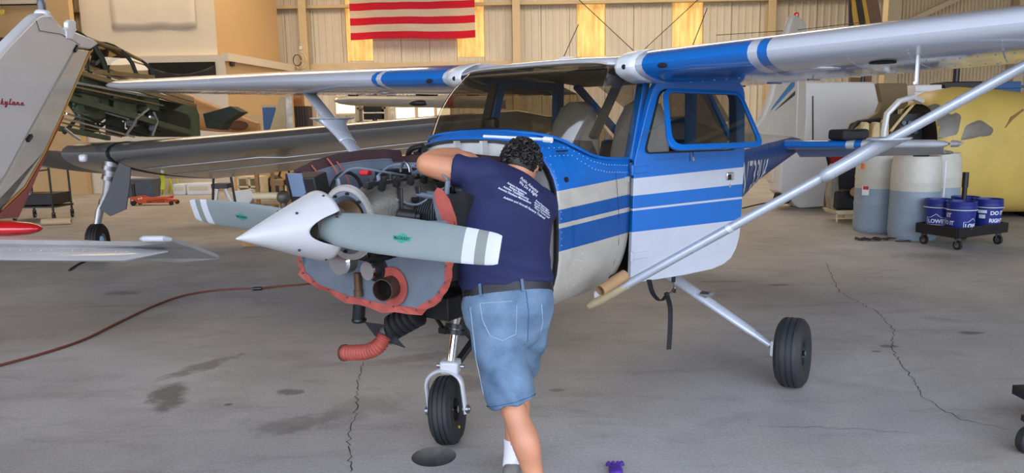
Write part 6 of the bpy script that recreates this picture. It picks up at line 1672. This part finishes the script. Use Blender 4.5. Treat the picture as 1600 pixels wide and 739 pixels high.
# ---- flag hung on the back wall: thirteen stripes and a starred canton
def flag():
    a, b = at(548, 63, BW - .45), at(743, 58, BW - .45); sw = (at(645, 41, BW - .45).z - at(645, 61, BW - .45).z) / 2 * 1.0
    sh = 10.6 / FPX * BW; Wd = b.x - a.x
    t = thing('flag', 'large flag with red and white stripes hanging on the back wall', 'flag', ((a.x + b.x) / 2, BW - .45, a.z))
    def cloth(n, col, emitm=None):
        m = bpy.data.materials.new(n); m.use_nodes = True; k = m.node_tree; bs = bsdf_of(m); bs.inputs['Base Color'].default_value = lin(col) + (1,); bs.inputs['Roughness'].default_value = .8
        tr = k.nodes.new('ShaderNodeBsdfTranslucent'); tr.inputs[0].default_value = lin(col) + (1,); mx = k.nodes.new('ShaderNodeMixShader'); mx.inputs[0].default_value = .45
        no = k.nodes.new('ShaderNodeTexNoise'); no.inputs['Scale'].default_value = 3; bp = k.nodes.new('ShaderNodeBump'); bp.inputs['Strength'].default_value = .4; bp.inputs['Distance'].default_value = .1
        k.links.new(no.outputs[0], bp.inputs['Height']); k.links.new(bp.outputs[0], bs.inputs['Normal'])
        o_ = k.nodes['Material Output']; k.links.new(bs.outputs[0], mx.inputs[1]); k.links.new(tr.outputs[0], mx.inputs[2]); k.links.new(mx.outputs[0], o_.inputs[0]); MATS[n] = m; return m
    rd, wt, bl = cloth('flag_red', '#d41a3c'), cloth('flag_white', '#ded6cc'), cloth('flag_blue', '#26305e')
    def P(u, v, off=0.0):
        x = lerp(a.x, b.x, u); z = lerp(a.z, b.z, u) + v * sh + .03 * math.sin(u * 6) * max(0, 1 - v / 4); return V(x, BW - .45 + .05 * math.sin(u * 9 + v * .4) + .03 * math.sin(u * 23) - off, z)
    for i in range(13):
        u0 = .42 if i >= 6 else 0
        put(G().loft([[P(lerp(u0, 1, k / 24), i + j / 2) for k in range(25)] for j in range(3)], False, False), 'stripe', rd if i % 2 == 0 else wt, t, 60)
    put(G().loft([[P(.42 * k / 12, 6 + 7 * j / 6) for k in range(13)] for j in range(7)], False, False), 'canton', bl, t, 60)
    for r_ in range(9):
        for c_ in range(6 if r_ % 2 == 0 else 5):
            u, v = (.035 + .07 * c_ + (.035 if r_ % 2 else 0)), 6.5 + r_ * .75; pts = [P(u, v, .02) + V((.075 if k % 2 == 0 else .03) * math.sin(PI * k / 5), 0, (.075 if k % 2 == 0 else .03) * math.cos(PI * k / 5)) for k in range(10)]
            put(G().prism(pts, (0, .004, 0)), 'star', wt, t, 0)
    put(G().cyl(P(-.02, 13.05), P(1.02, 13.05), .03, 8), 'hoist_rope', 'wall_frame', t)
flag()
c = at(467, 92, BW - .5); t = thing('cable_coil', 'coil of pale cables hanging on the back wall column', 'cables', c)
for k, (dx, r) in enumerate(((0, .16), (.05, .2), (-.04, .13))): put(G().tube([c + V(dx + r * math.cos(q), -.03 * k, r * 1.4 * math.sin(q) - .05) for q in (2 * PI * j / 20 for j in range(20))], .014, 6), 'cable_loop', 'cream_plastic' if k != 2 else 'dark_steel', t)
o = tag(put(G().box(at(470, 75, BW - .4), (.10, .05, .11)), 'junction_box', 'white_paint', None, 0, bevel=.01), 'small white junction box above the cable coil', 'box'); put(G().cyl(at(469, 71, BW - .38), at(468, -10, BW - .38), .01, 6), 'conduit', 'white_paint', o)

# ---- red-brown air hose across the floor
hp = [atz(*p) for p in ((-60, 590), (0, 573), (65, 555), (130, 533), (185, 506), (240, 480), (285, 464), (330, 456), (365, 453), (400, 452), (435, 449), (470, 446), (520, 440), (590, 430))]
hp = [V(p.x, p.y, .011) for p in hp]
hz = tag(put(G().tube(spline(hp, 8), .0105, 8), 'air_hose', M('hose_rust', '#6b3626', .6, 0, .1, 20)), 'thin rust-red air hose snaking across the floor', 'hose')
c = atz(401, 454); put(G().cyl(c + V(-.04, 0, .02), c + V(.05, 0.01, .02), .02, 10), 'coupling', 'dark_steel', hz)
# black cable by the warbird wheel
cp = [atz(*p) for p in ((108, 424), (125, 413), (150, 404), (170, 398), (200, 392), (235, 382), (262, 376))]
tag(put(G().tube(spline([V(p.x, p.y, .012) for p in cp], 6), .014, 6), 'black_cable', 'black_rubber'), 'black cable on the floor below the white tailplane', 'cable')
# purple glove at the bottom edge
c = atz(962, 741); g = G(); rnd = random.Random(3)
g.ball(c + V(0, 0, .02), (.035, .045, .02), 14, 8)
t = tag(put(g, 'nitrile_glove', M('glove_purple', '#4a2a8c', .4, 0, .25, 30, .4)), 'crumpled purple glove lying on the floor', 'glove')
for k in range(4): a_ = k * .5 - .6; put(G().tube([c + V(.02 * math.sin(a_), .03, .02), c + V(.05 * math.sin(a_), .06, .03), c + V(.06 * math.sin(a_), .075, .012)], [.011, .01, .007], 8), 'glove_finger', 'glove_purple', t)
# ================================================================ right side of the hangar
# ---- yellow fuselage on stands
YP = thing('yellow_fuselage', 'yellow airplane fuselage with open cockpit standing behind the blue buckets', 'airplane', (7.6, 11.9, 0))
M('yellow_paint', '#c6ac5a', .45, 0, .08, 2); M('yellow_cream', '#cdb98a', .5, 0, .1, 3); glass_mat('dusty_glass', '#6d6a60', .05, .35)
M('dusty_pane', '#6f6b62', .35, 0, .15, 4)
def yring(px, ytop, ybot, dep, half, n=36):
    a, b = at(px, ytop, dep - half * .2), at(px, ybot, dep - half * .6); c = V((a.x + b.x) / 2, dep, (a.z + b.z) / 2); h = (a.z - b.z) / 2
    return [c + V(0, half * math.copysign(abs(math.cos(t)) ** .78, math.cos(t)), h * math.copysign(abs(math.sin(t)) ** .78, math.sin(t))) for t in (2 * PI * k / n for k in range(n))]
RG = [yring(1441, 162, 322, 11.7, .66), yring(1462, 143, 328, 11.75, .72), yring(1500, 136, 332, 11.85, .78), yring(1560, 140, 334, 12.0, .80), yring(1640, 150, 334, 12.2, .78), yring(1760, 165, 330, 12.5, .7)]
hull = put(G().loft(RG, True, False), 'hull', 'yellow_paint', YP, 50, solid=.02)
bvY = BVHTree.FromPolygons([tuple(q) for r_ in RG for q in r_], [(i * 36 + j, i * 36 + (j + 1) % 36, (i + 1) * 36 + (j + 1) % 36, (i + 1) * 36 + j) for i in range(len(RG) - 1) for j in range(36)])
def yhit(px, py, lift=.02):
    o = V(0, 0, CAM_Z); d = (at(px, py, 11) - o).normalized(); h, n_, _, _ = bvY.ray_cast(o, d); return (h if h is not None else at(px, py, 11.4)) - d * lift
def ywin(pix, r, name, mat):
    c = [V(x, y, 0) for x, y in pix]; q = rquad(c, r, 6); cc = sum(q, V(0, 0, 0)) / len(q)
    rg = [[yhit(lerp(cc.x, p.x, f), lerp(cc.y, p.y, f), .02) for p in q] for f in (1.0, .8, .6, .4, .2, .02)]
    return put(G().loft(rg, True, True), name, mat, YP, 40, solid=.012)
ywin([(1443, 214), (1447, 166), (1462, 162), (1502, 180), (1496, 210), (1470, 216)], [4, 4, 4, 6, 6, 4], 'cockpit_window', 'dusty_pane')
ywin([(1501, 219), (1510, 196), (1532, 187), (1553, 202), (1549, 211)], [3, 5, 6, 5, 4], 'cabin_window', 'dusty_pane')
for pts in ([(1556, 190), (1552, 250), (1546, 326)], [(1490, 214), (1486, 250), (1500, 322)]):
    put(G().tube([yhit(*p, .012) for p in pts], .008, 6), 'skin_seam', 'yellow_cream', YP)
put(G().tube([yhit(1570, 200, .01), yhit(1580, 185, .01), yhit(1598, 172, .01)], [.01, .03, .02], 6), 'scuff', M('scuff_brown', '#8a6a3e', .7), YP)
# open nose: dark disc standing in for interior shade, instrument panel and the door frame left standing
put(G().prism([p + V(.04, 0, 0) for p in RG[0]], (.02, 0, 0)), 'cockpit_dark_disc', 'dark_void', YP, 0)
A_, B_ = at(1408, 178, 11.5), at(1440, 218, 11.5)
ip = put(G().box(((A_.x + B_.x) / 2, 11.75, (A_.z + B_.z) / 2), (B_.x - A_.x, .5, A_.z - B_.z)), 'instrument_panel', M('panel_black', '#181d20', .5), YP, 0)
for k in range(6):
    p = at(1412 + (k % 3) * 9, 192 + (k // 3) * 14, 11.48); put(G().lathe([(0, -.02), (.035, -.02), (.035, 0), (0, 0)], p, (0, 1, 0), 14), 'gauge', M('gauge_teal', '#3d5b62', .3), ip)
put(G().tube([at(1440, 158, 11.2), at(1425, 152, 11.0), at(1405, 158, 10.9), at(1386, 178, 10.9), at(1381, 205, 10.9), at(1380, 228, 10.9)], .045, 8), 'door_arch', 'white_alloy', YP)
put(G().tube([at(1430, 160, 11.3), at(1408, 185, 11.2), at(1392, 205, 11.1)], .02, 8), 'windshield_post', 'yellow_cream', YP)
for x in (1345, 1362, 1376):
    put(G().prism([at(x, 225, 11.4), at(x + 2, 202, 11.4), at(x + 8, 190, 11.4), at(x + 14, 192, 11.4), at(x + 13, 225, 11.4)], (0, .3, 0)), 'nose_rib', 'yellow_cream', YP, 0, bevel=.02)
put(G().tube([at(1322, 228, 11.6), at(1326, 205, 11.6), at(1340, 192, 11.6), at(1375, 187, 11.6)], .04, 8), 'nose_hoop', 'black_paint', YP)
for k in range(4): put(G().box(at(1336 + k * 7, 204, 11.9), (.05, .1, .18)), 'pedal', 'dark_steel', YP, 0)
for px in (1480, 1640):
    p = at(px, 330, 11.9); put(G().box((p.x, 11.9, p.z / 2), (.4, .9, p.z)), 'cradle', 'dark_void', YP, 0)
put(G().box((8.4, 12.6, .22), (3.6, .1, .44)), 'under_shade_board', 'dark_void', YP, 0)  # black board added below the hull, stands in for ground shade
# things seen over the yellow roof
for xa, xb, ya, yb, mt_, nm, lab, cat in ((1300, 1432, 60, 160, 'brown_panel', 'brown_drape', 'brown curved panel behind the yellow fuselage nose', 'panel'), (1428, 1468, 133, 160, 'white_paint', 'white_crate', 'white crate visible over the yellow fuselage nose', 'crate'),
                                     (1474, 1532, 128, 145, 'black_paint', 'black_case', 'black case behind the yellow fuselage roof', 'case'), (1545, 1592, 128, 150, 'board_blue', 'blue_case', 'blue case behind the yellow fuselage roof', 'case')):
    if mt_ == 'brown_panel': continue
    a, b = at(xa, ya, 14.0), at(xb, yb, 14.0); o = tag(put(G().box(((a.x + b.x) / 2, 14.2, a.z / 2), (b.x - a.x, .5, a.z)), nm, mt_, None, 0, bevel=.02), lab, cat)
    put(G().box(((a.x + b.x) / 2, 13.93, a.z - .1), (b.x - a.x + .03, .06, .05)), 'rim', mt_, o, 0)
# olive-brown wing part hanging down between
M('brown_panel', '#6d5d40', .6, 0, .1, 3)
pts = [(1372, 130), (1418, 130), (1420, 168), (1400, 172), (1385, 186), (1358, 190), (1340, 196), (1372, 176), (1378, 160)]
o = tag(put(G().prism([at(*p, 13.2) for p in pts], (0, .15, 0)), 'engine_cowl', 'brown_panel', None, 0, bevel=.02), 'olive brown curved cowl panel above the yellow fuselage nose', 'panel')
p = at(1400, 170, 13.3); put(G().box((p.x, 13.35, p.z / 2), (.08, .08, p.z)), 'stand_post', 'dark_steel', o, 0)

# ---- white panels and cowling behind the blue tail
pts = [(1257, 128), (1366, 128), (1377, 150), (1374, 170), (1360, 184), (1330, 193), (1320, 215), (1318, 236), (1257, 236)]
o = tag(put(G().prism([at(*p, 14.6) for p in pts], (0, .35, 0)), 'white_wing_panel', M('panel_white', '#d0d0cf', .45, 0, .03, 2), None, 0, bevel=.04, seg=3), 'large white airplane panel standing behind the blue tailplane', 'panel')
for y0, y1, x in ((150, 235, 1270),): put(G().bar(at(x, y0, 14.59), at(x, y1, 14.59), .02, .02), 'panel_seam', 'dark_steel', o, 0)
q = at(1290, 236, 14.7); put(G().box((q.x, 14.75, q.z / 2), (1.0, .3, q.z)), 'trestle', 'dark_steel', o, 0)
cw = thing('engine_cowling', 'white engine cowling standing on the floor with red and black edge', 'cowling', atz(1265, 326))
Yc = atz(1265, 326).y
def slab(pix, th, name, mat, par, dy=0.0, bev=0): return put(G().prism([V(q.x, q.y, max(q.z, 0)) for q in (at(*p, Yc + dy) for p in pix)], (0, th, 0)), name, mat, par, 0, bevel=bev, seg=3)
slab([(1217, 300), (1220, 252), (1232, 232), (1243, 216), (1252, 222), (1290, 232), (1300, 262), (1310, 322), (1250, 326), (1232, 312)], .6, 'shell', 'panel_white', cw, 0, .05)
slab([(1228, 231), (1236, 222), (1242, 222), (1232, 234)], .03, 'upper_inlet', 'dark_void', cw, -.03)
slab([(1213, 312), (1216, 302), (1226, 303), (1238, 312), (1232, 318), (1216, 320)], .2, 'lower_inlet', 'dark_void', cw, -.05, .02)
slab([(1290, 242), (1294, 242), (1315, 322), (1310, 322)], .05, 'edge_seal', 'black_paint', cw, -.02)
slab([(1296, 246), (1312, 242), (1332, 244), (1330, 270), (1322, 322), (1316, 322)], .05, 'red_side', M('cowl_red', '#a3202c', .4), cw, .02)
slab([(1205, 270), (1216, 240), (1219, 296), (1206, 284)], .3, 'nose_bowl', 'office_white', cw, .3, .03)
# ---- removed aircraft seat
def seat():
    c = atz(1335, 347); Y = c.y; t = thing('aircraft_seat', 'black aircraft seat with tan base standing on the floor', 'seat', c)
    def sl(pix, th, name, mat, dy=0, bev=.03): return put(G().prism([at(*p, Y + dy) for p in pix], (0, th, 0)), name, mat, t, 0, bevel=bev, seg=3)
    M('seat_black', '#16171c', .6, 0, .15, 8)
    sl([(1306, 327), (1308, 300), (1330, 297), (1362, 305), (1364, 327)], .5, 'cushion', 'seat_black')
    sl([(1305, 300), (1312, 262), (1330, 240), (1352, 250), (1364, 300), (1340, 306)], .16, 'backrest', 'seat_black', .4)
    sl([(1300, 305), (1304, 262), (1310, 255), (1312, 300), (1308, 330), (1302, 328)], .3, 'side_cloth', M('cloth_grey', '#8a8578', .8, 0, .3, 6), .1)
    sl([(1304, 329), (1364, 328), (1362, 334), (1310, 336)], .5, 'seat_pan', 'cream_plastic', 0, .01)
    for px in (1308, 1318, 1346, 1360):
        p = at(px, 334, Y + (.05 if px in (1308, 1346) else .35)); put(G().cyl((p.x, p.y, 0), (p.x, p.y, p.z), .018, 8), 'leg', 'cream_plastic', t)
    put(G().cyl((at(1308, 345, Y).x, Y + .05, .06), (at(1358, 345, Y).x, Y + .05, .06), .015, 8), 'cross_tube', 'cream_plastic', t)
    o = tag(put(G().ball(at(1343, 300, Y - .09), (.16, .06, .10), 16, 10), 'shop_rag', M('rag_tan', '#a98a68', .9, 0, .3, 12)), 'tan and red rag crumpled on the black aircraft seat', 'rag')
    put(G().box(at(1346, 294, Y - .14), (.2, .03, .05)), 'red_stripe', 'cowl_red', o, 0, bevel=.01)
seat()

# ---- plastic drums half full of blue fluid
def barrel_mat(name, level):
    return band_mat(name, [(0, '#8fa0b0'), (level, '#c9c7bd')], lambda n, x, y, z: z, .4, lo=0, hi=2, dirt=.06)
def barrel(px, py, r, h, level, label, i):
    c = atz(px, py); c = V(c.x, c.y + r * .8, 0)
    t = thing('plastic_drum', label, 'drum', c, 0, 'plastic drums by the yellow fuselage')
    prof = [(r * .90, 0), (r * .96, .03), (r, .10), (r * .985, h * .32), (r * 1.0, h * .34), (r * 1.0, h * .36), (r * .985, h * .38), (r * .985, h * .66), (r, h * .68), (r, h * .70), (r * .985, h * .72), (r * .97, h * .90), (r * .90, h * .97), (r * .92, h), (r * .86, h), (r * .84, h * .975), (0, h * .97)]
    put(G().lathe(prof, c, (0, 0, 1), 36), 'body', barrel_mat('drum_plastic_%d' % i, level), t, 40)
    put(G().lathe([(.05, 0), (.05, .03), (0, .03)], c + V(.12, .1, h * .97), (0, 0, 1), 14), 'bung', 'white_paint', t)
    return t, c
b1, c1_ = barrel(1381, 364, .325, 1.20, .66, 'pale plastic drum half full, partly hidden at left of the group', 1)
b2, c2_ = barrel(1441, 376, .325, 1.17, .68, 'pale plastic drum half full, foremost beside the bucket dolly', 2)
b3, c3_ = barrel(1474, 362, .32, 1.17, .66, 'pale plastic drum half full, rearmost behind the bucket dolly', 3)
put(G().cyl(c2_ + V(.31, -.16, .10), c2_ + V(.31, -.16, 1.10), .014, 8), 'sight_tube', 'white_paint', b2)
p = c1_ + V(-.29, -.22, .64); put(G().box(p, (.10, .02, .14), (0, 0, -.9)), 'warning_sticker', 'white_paint', b1, 0); put(G().box(p + V(-.002, -.008, .04), (.08, .012, .05), (0, 0, -.9)), 'sticker_band', M('sticker_red', '#b5322c', .5), b1, 0)
put(G().box(c1_ + V(-.32, -.16, 1.0), (.03, .06, .08)), 'orange_tag', M('tag_orange', '#d8732c', .5), b1, 0)
o = tag(put(G().box(c2_ + V(-.02, -.12, 1.17 + .05), (.17, .14, .12)), 'black_pump', 'black_paint', None, 0, bevel=.02), 'small black box on top of the foremost drum', 'box'); put(G().cyl(c2_ + V(-.02, -.12, 1.28), c2_ + V(-.02, -.12, 1.31), .03, 10), 'knob', 'dark_steel', o)
rnd = random.Random(5); g = G()
for k in range(9): g.ball(c2_ + V(.20 + rnd.uniform(-.03, .16), rnd.uniform(-.12, .12), 1.215), (rnd.uniform(.05, .1), rnd.uniform(.05, .1), rnd.uniform(.015, .035)), 10, 6)
tag(put(g, 'grey_rags', M('rag_grey', '#7d7b74', .9, 0, .25, 14)), 'grey rags piled on the foremost drum', 'rags')

# ---- bucket dolly
def dolly():
    F, Lq, Rq = atz(1496, 372, .17), atz(1432, 362, .17), atz(1573, 362, .17)
    Bk = Lq + Rq - F; c = (F + Bk) / 2; t = thing('bucket_dolly', 'black square dolly on casters carrying four blue buckets', 'dolly', V(c.x, c.y, 0))
    put(G().prism([F, Rq, Bk, Lq], (0, 0, .045)), 'deck', 'black_paint', t, 0)
    for a, b in ((F, Rq), (Rq, Bk), (Bk, Lq), (Lq, F)):
        put(G().bar(a + V(0, 0, .06), b + V(0, 0, .06), .03, .13), 'rim', M('rim_black', '#0e0f14', .5), t, 0)
    for q in (F, Rq, Lq, Bk): caster(t, c.lerp(q, .82), .062)
    put(G().cyl(c, c + V(0, 0, .78), .03, 12).cyl(c + V(0, 0, .60), c + V(0, 0, .80), .038, 12), 'handle_post', 'black_paint', t)
    return c, F, Lq, Rq, Bk
DC, DF, DL, DR, DB = dolly()
M('bucket_blue', '#1b2a7a', .35, 0, .06, 5); M('bucket_print', '#ccd3e6', .5)
def bucket(c, label, turn, marks, r=.172, h=.40):
    c = V(c.x, c.y, .217); t = thing('plastic_bucket', label, 'bucket', c, 0, 'blue buckets on the dolly')
    prof = [(0, 0), (r * .86, 0), (r * .87, .01), (r * .985, h * .74), (r * 1.05, h * .75), (r * 1.05, h * .78), (r * 1.0, h * .79), (r * 1.0, h * .86), (r * 1.03, h * .87), (r * 1.03, h * .89), (r * 1.0, h * .90), (r * 1.02, h), (r * .97, h), (r * .94, h * .8), (r * .85, .02), (0, .02)]
    put(G().lathe(prof, c, (0, 0, 1), 40), 'pail', 'bucket_blue', t, 30)
    fd = math.atan2(-c.y, -c.x)                              # towards the room's open side
    pts = [c + V(r * 1.06 * math.cos(fd + q), r * 1.06 * math.sin(fd + q), h * .77 - .14 * math.cos(q) ** 2 * .0 - .012) for q in (R(k) for k in range(-100, 101, 10))]
    put(G().tube(pts, .006, 6), 'bail_handle', 'white_alloy', t)
    def wrap(vs, fs, ang, z0):
        out = [(c.x + (r * (.87 + .115 * min(1, (z0 + y) / (h * .74))) + .004) * math.cos(fd + ang + x / r), c.y + (r * (.87 + .115 * min(1, (z0 + y) / (h * .74))) + .004) * math.sin(fd + ang + x / r), c.z + z0 + y) for x, y, *_ in vs]
        put(G().add(out, fs), 'print', 'bucket_print', t, 0)
    for kind, ang, z0 in marks:
        if kind == 'logo':
            vs, fs = text_geo("LOWE'S", .072, .003); wrap([(v[0] - .105, v[1]) for v in vs], fs, ang, z0)
            ol = [(-.125, -.025), (.125, -.025), (.125, .075), (.07, .075), (.0, .125), (-.07, .075), (-.125, .075)]; cc = (0, .05)
            sub = []
            for a, b in zip(ol, ol[1:] + ol[:1]):
                for k in range(6): sub.append((lerp(a[0], b[0], k / 6), lerp(a[1], b[1], k / 6)))
            inn = [(x * .94, .04 + (y - .04) * .9) for x, y in sub]; n = len(sub)
            wrap(sub + inn, [(i, (i + 1) % n, n + (i + 1) % n, n + i) for i in range(n)], ang, z0)
        elif kind == 'block':
            for k, (w_, h_) in enumerate(((.11, .04), (.08, .05))):
                vs = [(-w_ / 2 + w_ * i / 6, y) for y in (0, h_) for i in range(7)]; wrap(vs, [(i, i + 1, i + 8, i + 7) for i in range(6)], ang, z0 - k * .07)
        else:
            vs, fs = text_geo(kind, .07, .003); wd = max(v[0] for v in vs); wrap([(v[0] - wd / 2, v[1]) for v in vs], fs, ang, z0)
    return t
mid = (DF + DB) / 2
bucket(mid.lerp(DL, .54), 'blue bucket at the left corner of the dolly, house logo in front', 0, [('logo', -.15, .09)])
bucket(mid.lerp(DF, .54), 'blue bucket at the front corner of the dolly', 0, [('LET', -1.0, .20), ('DO IT', -1.0, .10), ('logo', .95, .07)])
bucket(mid.lerp(DR, .54), 'blue bucket at the right corner of the dolly, white block print in front', 0, [('block', -.35, .22), ('DO IT', .75, .20), ('RIGHT', .75, .10)])
bucket(mid.lerp(DB, .54), 'blue bucket at the rear corner of the dolly, behind the handle', 0, [])
# ---- small things on the floor
c = atz(1367, 375); t = thing('tow_chain', 'rusty chain heaped on the floor before the drums', 'chain', c)
rnd = random.Random(9)
for k in range(46):
    x = rnd.uniform(-.26, .26); y = rnd.uniform(-.12, .12) * (1 - abs(x) / .4); a = rnd.uniform(0, PI); q = c + V(x + .5 * y, y, .016 + rnd.uniform(0, .012)); d = V(math.cos(a), math.sin(a), rnd.uniform(-.2, .2)); s_ = V(-math.sin(a), math.cos(a), 0)
    pts = [q + d * .034 * math.cos(u) + s_ * .016 * math.sin(u) for u in (2 * PI * j / 10 for j in range(11))]
    put(G().tube(pts, .006, 5), 'chain_link', M('chain_iron', '#3c352f', .6, .5, .3, 20), t)
c = atz(1410, 378); t = thing('chain_hook', 'dark iron hook tool on the floor beside the chain', 'tool', c)
put(G().bar(c + V(-.09, .01, .012), c + V(.06, 0, .012), .022, .018), 'shank', 'chain_iron', t, 0); put(G().tube([c + V(.05, 0, .014), c + V(.09, .02, .014), c + V(.10, -.02, .014), c + V(.07, -.05, .014)], .011, 8), 'hook', 'chain_iron', t)
# caster of a trolley just entering the frame at lower right
c = atz(1606, 707); t = thing('service_cart', 'low service cart whose grey-rimmed caster shows at lower right', 'cart', V(c.x + .3, c.y, 0))
wq = V(c.x - .01, c.y, .068)
k = put(G().lathe([(.04, -.02), (.062, -.022), (.068, -.014), (.068, .014), (.062, .022), (.04, .02)], wq, (.45, -1, 0), 32), 'wheel', 'black_rubber', t)
put(G().lathe([(0, -.024), (.020, -.026), (.024, -.018), (.042, -.018), (.048, -.024), (.052, -.02), (.052, .02), (.048, .024), (.042, .018), (.024, .018), (.02, .026), (0, .024)], wq, (.45, -1, 0), 32), 'wheel_hub', M('hub_pale', '#a9b5bb', .4), k)
put(G().box(wq + V(.09, .02, .09), (.16, .10, .03)).box((c.x + .52, c.y + .1, .20), (.75, .5, .05)), 'cart_frame', 'dark_steel', t, 0)
for dx, dy in ((.75, 0), (.75, .3), (.35, .33)): put(G().lathe([(0, -.02), (.068, -.02), (.068, .02), (0, .02)], V(c.x + dx, c.y + dy, .068), (.45, -1, 0), 20), 'wheel', 'black_rubber', t)
# cable on the floor past the tail
cp = [atz(*p) for p in ((1160, 326), (1195, 318), (1230, 314), (1260, 318))]
tag(put(G().tube(spline([V(p.x, p.y, .01) for p in cp], 6), .012, 6), 'floor_cable', 'black_rubber'), 'thin black cable on the floor behind the open door', 'cable')
# black bag on the tailplane
mtp = Matrix.Translation(plane.location) @ Matrix.Rotation(R(-125.5612), 4, 'Z')
pb = mtp @ V(-5.78, .78, 1.462); o = tag(put(G().box((pb.x, pb.y, pb.z + .06), (.36, .26, .12), (0, 0, .3)), 'tool_pouch', M('pouch_black', '#1a1a1c', .7), None, 0, bevel=.035, seg=3), 'black zip pouch resting on the blue tailplane', 'pouch')
put(G().tube([(pb.x - .12, pb.y - .13, pb.z + .10), (pb.x, pb.y - .17, pb.z + .11), (pb.x + .12, pb.y - .09, pb.z + .10)], .006, 6), 'zip', 'dark_steel', o)

# ---- sliding door leaves, striped leaning board and frames at the upper right
def ribbed(pix, Y, name, n):
    a, b = at(pix[0], 60, Y), at(pix[1], 60, Y); g = G(); prof = []
    for i in range(n):
        x = lerp(a.x, b.x, i / n); q = (b.x - a.x) / n; prof += [(x, 0), (x + q * .5, 0), (x + q * .6, -.03), (x + q * .9, -.03)]
    prof.append((b.x, 0)); g.loft([[V(x, Y + y, 0) for x, y in prof], [V(x, Y + y, ZR - .1) for x, y in prof]], False, False)
    return struct(put(g, name, M('door_sheet', '#c8b592', .55, 0, .05, 2), None, 0))
dl = ribbed((1398, 1588), 18.2, 'door_2', 34)
for px0, px1, nm in ((1383, 1404, 'frame_post'), (1586, 1600, 'frame_post')):
    a, b = at(px0, 30, 18.0), at(px1, 30, 18.0); put(G().box(((a.x + b.x) / 2, 18.0, ZR / 2), (b.x - a.x, .25, ZR - .1)), nm, 'wall_frame', dl, 0)
a, b = at(1402, 42, 17.95), at(1500, -4, 17.95); put(G().bar(a, b + (b - a).normalized() * 2.2, .12, .16, up=(0, 1, 0)), 'diagonal_brace', 'wall_frame', dl, 0)
a, b = at(1540, 34, 17.95), at(1600, 12, 17.95); put(G().bar(a, b, .10, .08, up=(0, 1, 0)), 'diagonal_brace', 'wall_frame', dl, 0)
t = thing('striped_board', 'brown leaning board with black and yellow hazard stripes by the sliding door', 'board', at(1350, 52, 17.0))
def sb(pix, dy, name, mat): return put(G().prism([at(*p, 17.0 + dy) for p in pix], (0, .05, 0)), name, mat, t, 0)
sb([(1327, -30), (1366, -30), (1383, 60), (1327, 60)], 0, 'backing', M('board_brown', '#7a5a3c', .6)); M('hazard_yellow', '#d0a128', .5); M('hazard_black', '#2f2b22', .6)
sb([(1330, -30), (1334, -30), (1344, 60), (1332, 60)], -.02, 'yellow_stripe', 'hazard_yellow'); sb([(1334, -30), (1342, -30), (1357, 60), (1344, 60)], -.02, 'yellow_stripe', 'hazard_yellow')
sb([(1327, -10), (1329, 5), (1336, 52), (1327, 52)], -.03, 'black_stripe', 'hazard_black'); sb([(1332, -30), (1340, -30), (1354, 50), (1345, 50)], -.03, 'black_stripe', 'hazard_black'); sb([(1340, -30), (1347, -30), (1363, 55), (1354, 55)], -.02, 'yellow_stripe', 'hazard_yellow')
p = at(1350, 58, 17.02); put(G().box((p.x, 17.1, p.z / 2), (.5, .1, p.z)), 'stand', 'board_brown', t, 0)
# olive wing of a parked airplane seen over the near wing
g = G(); rings = []
for px, y, k in ((1400, 50, .35), (1440, 40, .8), (1500, 33, 1), (1560, 32, .9), (1620, 36, .7)):
    p = at(px, y, 14.0); rings.append([p + V(0, x * 1.2 * k, tt * 1.6 * k) for x, tt in naca(10, .14, .02, .4)])
ow2 = thing('olive_wing', 'olive wing of a parked airplane above the near silver wing', 'wing', (8.8, 14.4, 0))
put(G().loft(rings), 'panel', M('olive_tan', '#5c5138', .6, 0, .15, 4), ow2, 40)
put(G().prism([at(1480, 40, 14.2), at(1482, 32, 14.2), at(1498, 24, 14.2), at(1499, 42, 14.2)], (0, .1, 0)), 'bracket', 'olive_tan', ow2, 0)
p = at(1500, 40, 14.6); put(G().cyl((p.x, 14.6, 0), (p.x, 14.6, p.z), .06, 10), 'jury_strut', 'dark_steel', ow2)
# brown fuselage hump above the near wing
g = G(); rings = []
for px, y, k in ((1296, 58, .1), (1320, 51, .6), (1350, 47, .9), (1380, 47, .9), (1398, 50, .5)):
    p = at(px, y, 16.4); rings.append([p + V(0, .5 * math.cos(q), -.05 + .12 * k * math.sin(q)) for q in (2 * PI * j / 14 for j in range(14))])
o = thing('brown_fairing', 'brown rounded fairing below the striped board', 'fairing', (at(1350, 47, 16.4).x, 16.4, 0)); put(G().loft(rings), 'shell', 'board_brown', o, 50)
p = at(1352, 50, 16.4); put(G().cyl((p.x, 16.4, 0), (p.x, 16.4, p.z), .05, 10), 'post', 'dark_steel', o)
# ---- done with the scratch scene
bpy.data.scenes.remove(TMP)
